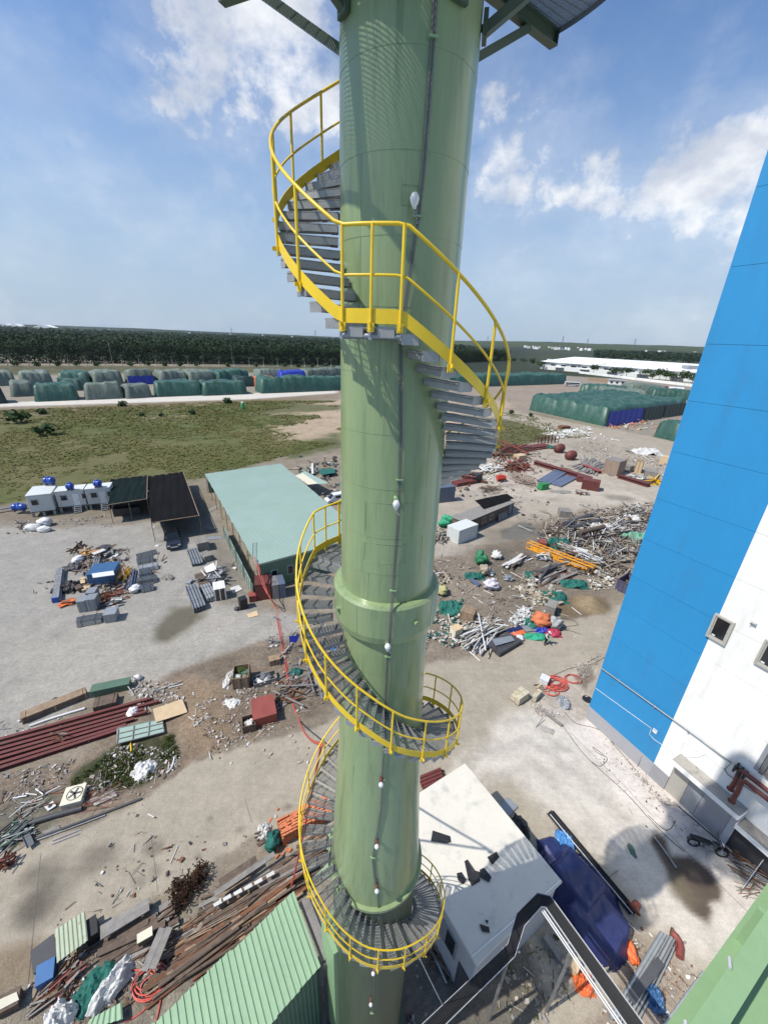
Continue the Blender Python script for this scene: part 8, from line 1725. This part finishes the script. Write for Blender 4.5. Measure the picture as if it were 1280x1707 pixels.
skin('shirt', [V_[0], V_[1], V_[2], (.12, 0, 1.39), V_[7], V_[8], (.33, .235, 1.03), V_[11], V_[12], (.31, -.22, 1.02)], [(0, 1), (1, 2), (2, 3), (2, 4), (4, 5), (5, 6), (2, 7), (7, 8), (8, 9)], [.155, .155, .16, .09, .085, .07, .06, .085, .07, .06], m_sack, wk)
skin('trousers', [(0, 0, .97), V_[15], V_[16], (-.015, .13, .13), V_[19], V_[20], (.025, -.14, .13)], [(0, 1), (1, 2), (2, 3), (0, 4), (4, 5), (5, 6)], [.15, .11, .085, .07, .11, .085, .07], m_trou, wk)
b = MB(); b.lathe([(.125, 0), (.12, .06), (.08, .11), (0, .125)], 16, c=(.22, 0, 1.66)); b.add([(.32, -.09, 1.665), (.32, .09, 1.665), (.43, .05, 1.645), (.43, -.05, 1.645)], [(0, 1, 2, 3)]); b.build('cap', [m_carwht], wk)
for s_ in (.21, -.19):                    # hands: palm, four fingers and a thumb
    x0, z0 = (.47, .95) if s_ > 0 else (.45, .93)
    vs = [(x0, s_, z0), (x0+.045, s_, z0-.02)]; es = [(0, 1)]; rs = [.03, .034]
    for k, l_ in enumerate((.055, .07, .066, .05)):
        dy = (k-1.5)*.022; n0 = len(vs); vs += [(x0+.075, s_+dy, z0-.03), (x0+.075+l_*.5, s_+dy*1.1, z0-.05), (x0+.075+l_*.75, s_+dy*1.1, z0-.085)]; es += [(1, n0), (n0, n0+1), (n0+1, n0+2)]; rs += [.011, .009, .008]
    n0 = len(vs); sg = -1 if s_ > 0 else 1; vs += [(x0+.03, s_+sg*.04, z0-.03), (x0+.065, s_+sg*.06, z0-.055)]; es += [(0, n0), (n0, n0+1)]; rs += [.012, .009]
    skin('hand', vs, es, rs, m_skin, wk, 1)
for s_, x in ((.14, .0), (-.15, .05)): b = MB(); b.lathe([(0, 0), (.05, 0), (.055, .05), (.03, .09), (0, .1)], 12); o = b.build('shoe', [m_black], wk); o.matrix_local = Matrix.Translation((x+.05, s_, 0)) @ Matrix.Diagonal((2.4, 1, 1, 1))
mo.scale = (1.12, 1.25, 1.15)
# green litter bin in the field, field bushes, grass
t_ = empty('green_figure_bin', G(405, 682), 0, 'small bright green portable bin standing in the meadow', 'bin'); b = MB(); b.lathe([(.6, 0), (.75, 2.1), (.5, 2.3), (.2, 2.5)], 14); b.build('bin_body', [m_green_bin], t_); b = MB(); b.lathe([(.5, 2.5), (.35, 2.95), (0, 3.0)], 12); b.build('dome_lid', [m_foam], t_)
for i, (px, py, s_, l_) in enumerate([(80, 725, 2.0, 'dark round bush alone in the left meadow'), (379, 672, 1.5, 'small dark shrub near the green bin'), (322, 691, 1.1, 'little shrub in the middle of the meadow'), (28, 705, 2.4, 'wide low bush at the left meadow edge'), (205, 677, 1.4, 'bare brown shrub beside the white track'), (268, 694, .8, 'tiny shrub by the sandy path'), (237, 694, .9, 'tiny shrub left of the sandy path'), (70, 690, 1.2, 'low brown bush in the rough grass'), (885, 694, .9, 'small shrub by the roadside right of the stack'), (852, 690, 1.0, 'low shrub on the verge right of the stack')]):
    q = G(px, py); t_ = empty('bush', (q.x, q.y, gz(q.x, q.y)), i*1.1, l_, 'bush'); o = link('foliage', bushes[i % 3], t_); o.scale = (s_, s_, s_*.95); b = MB(); b.tube([(0, 0, 0), (.05, 0, s_*.8)], .07, 5); b.build('stem', [m_bark], t_)
gm = MB(); gr = random.Random(77); fld = gp([(-120, 720), (0, 684), (200, 676), (420, 668), (560, 668), (575, 735), (470, 762), (330, 798), (180, 815), (0, 840), (-120, 860)]); fld2 = gp([(740, 745), (800, 715), (830, 686), (900, 696), (960, 716), (985, 728), (905, 735), (830, 752)])
sandp = gp([(430, 690), (480, 676), (570, 668), (575, 742), (480, 733), (455, 712), (530, 697)])
def tufts(fp, n):
    lo_, hi_ = fp.min(0), fp.max(0); k = 0
    pts = np.column_stack([[gr.uniform(lo_[0], hi_[0]) for _ in range(n*2)], [lo_[1]+(hi_[1]-lo_[1])*gr.random()**1.35 for _ in range(n*2)]]); ins = (sdist(pts, fp) > 0) & (sdist(pts, sandp)+4*(fbm(pts[:, 0]*.15, pts[:, 1]*.15, 3)-.5)*4 < 0)
    dens_ = fbm(pts[:, 0]*.11+5, pts[:, 1]*.11+2, 4)+.5*(fbm(pts[:, 0]*.5, pts[:, 1]*.5, 3)-.5)
    for (x, y), i_, d_ in zip(pts, ins, dens_):
        if not i_ or gr.random() > (d_-.26)*3.2: continue
        s_ = gr.uniform(.25, .75)*(1+y/160); z = gz(x, y)
        s_ *= .45
        for q in range(3):
            a_ = gr.uniform(0, 6.28); dx, dy = math.cos(a_)*s_, math.sin(a_)*s_; ox, oy = gr.gauss(0, .5)*s_, gr.gauss(0, .5)*s_; h_ = s_*gr.uniform(.15, .55)
            gm.add([(x+ox-dx*.3, y+oy-dy*.3, z+.01), (x+ox+dy*.4, y+oy-dx*.4, z+h_*.5), (x+ox+dx, y+oy+dy, z+h_), (x+ox-dy*.4, y+oy+dx*.4, z+h_*.5)], [(0, 1, 2, 3)])
tufts(fld, 42000); tufts(fld2, 3000)
tag(gm.build('grass', [m_grass]), 'rough meadow grass with straw coloured patches', kind='stuff')
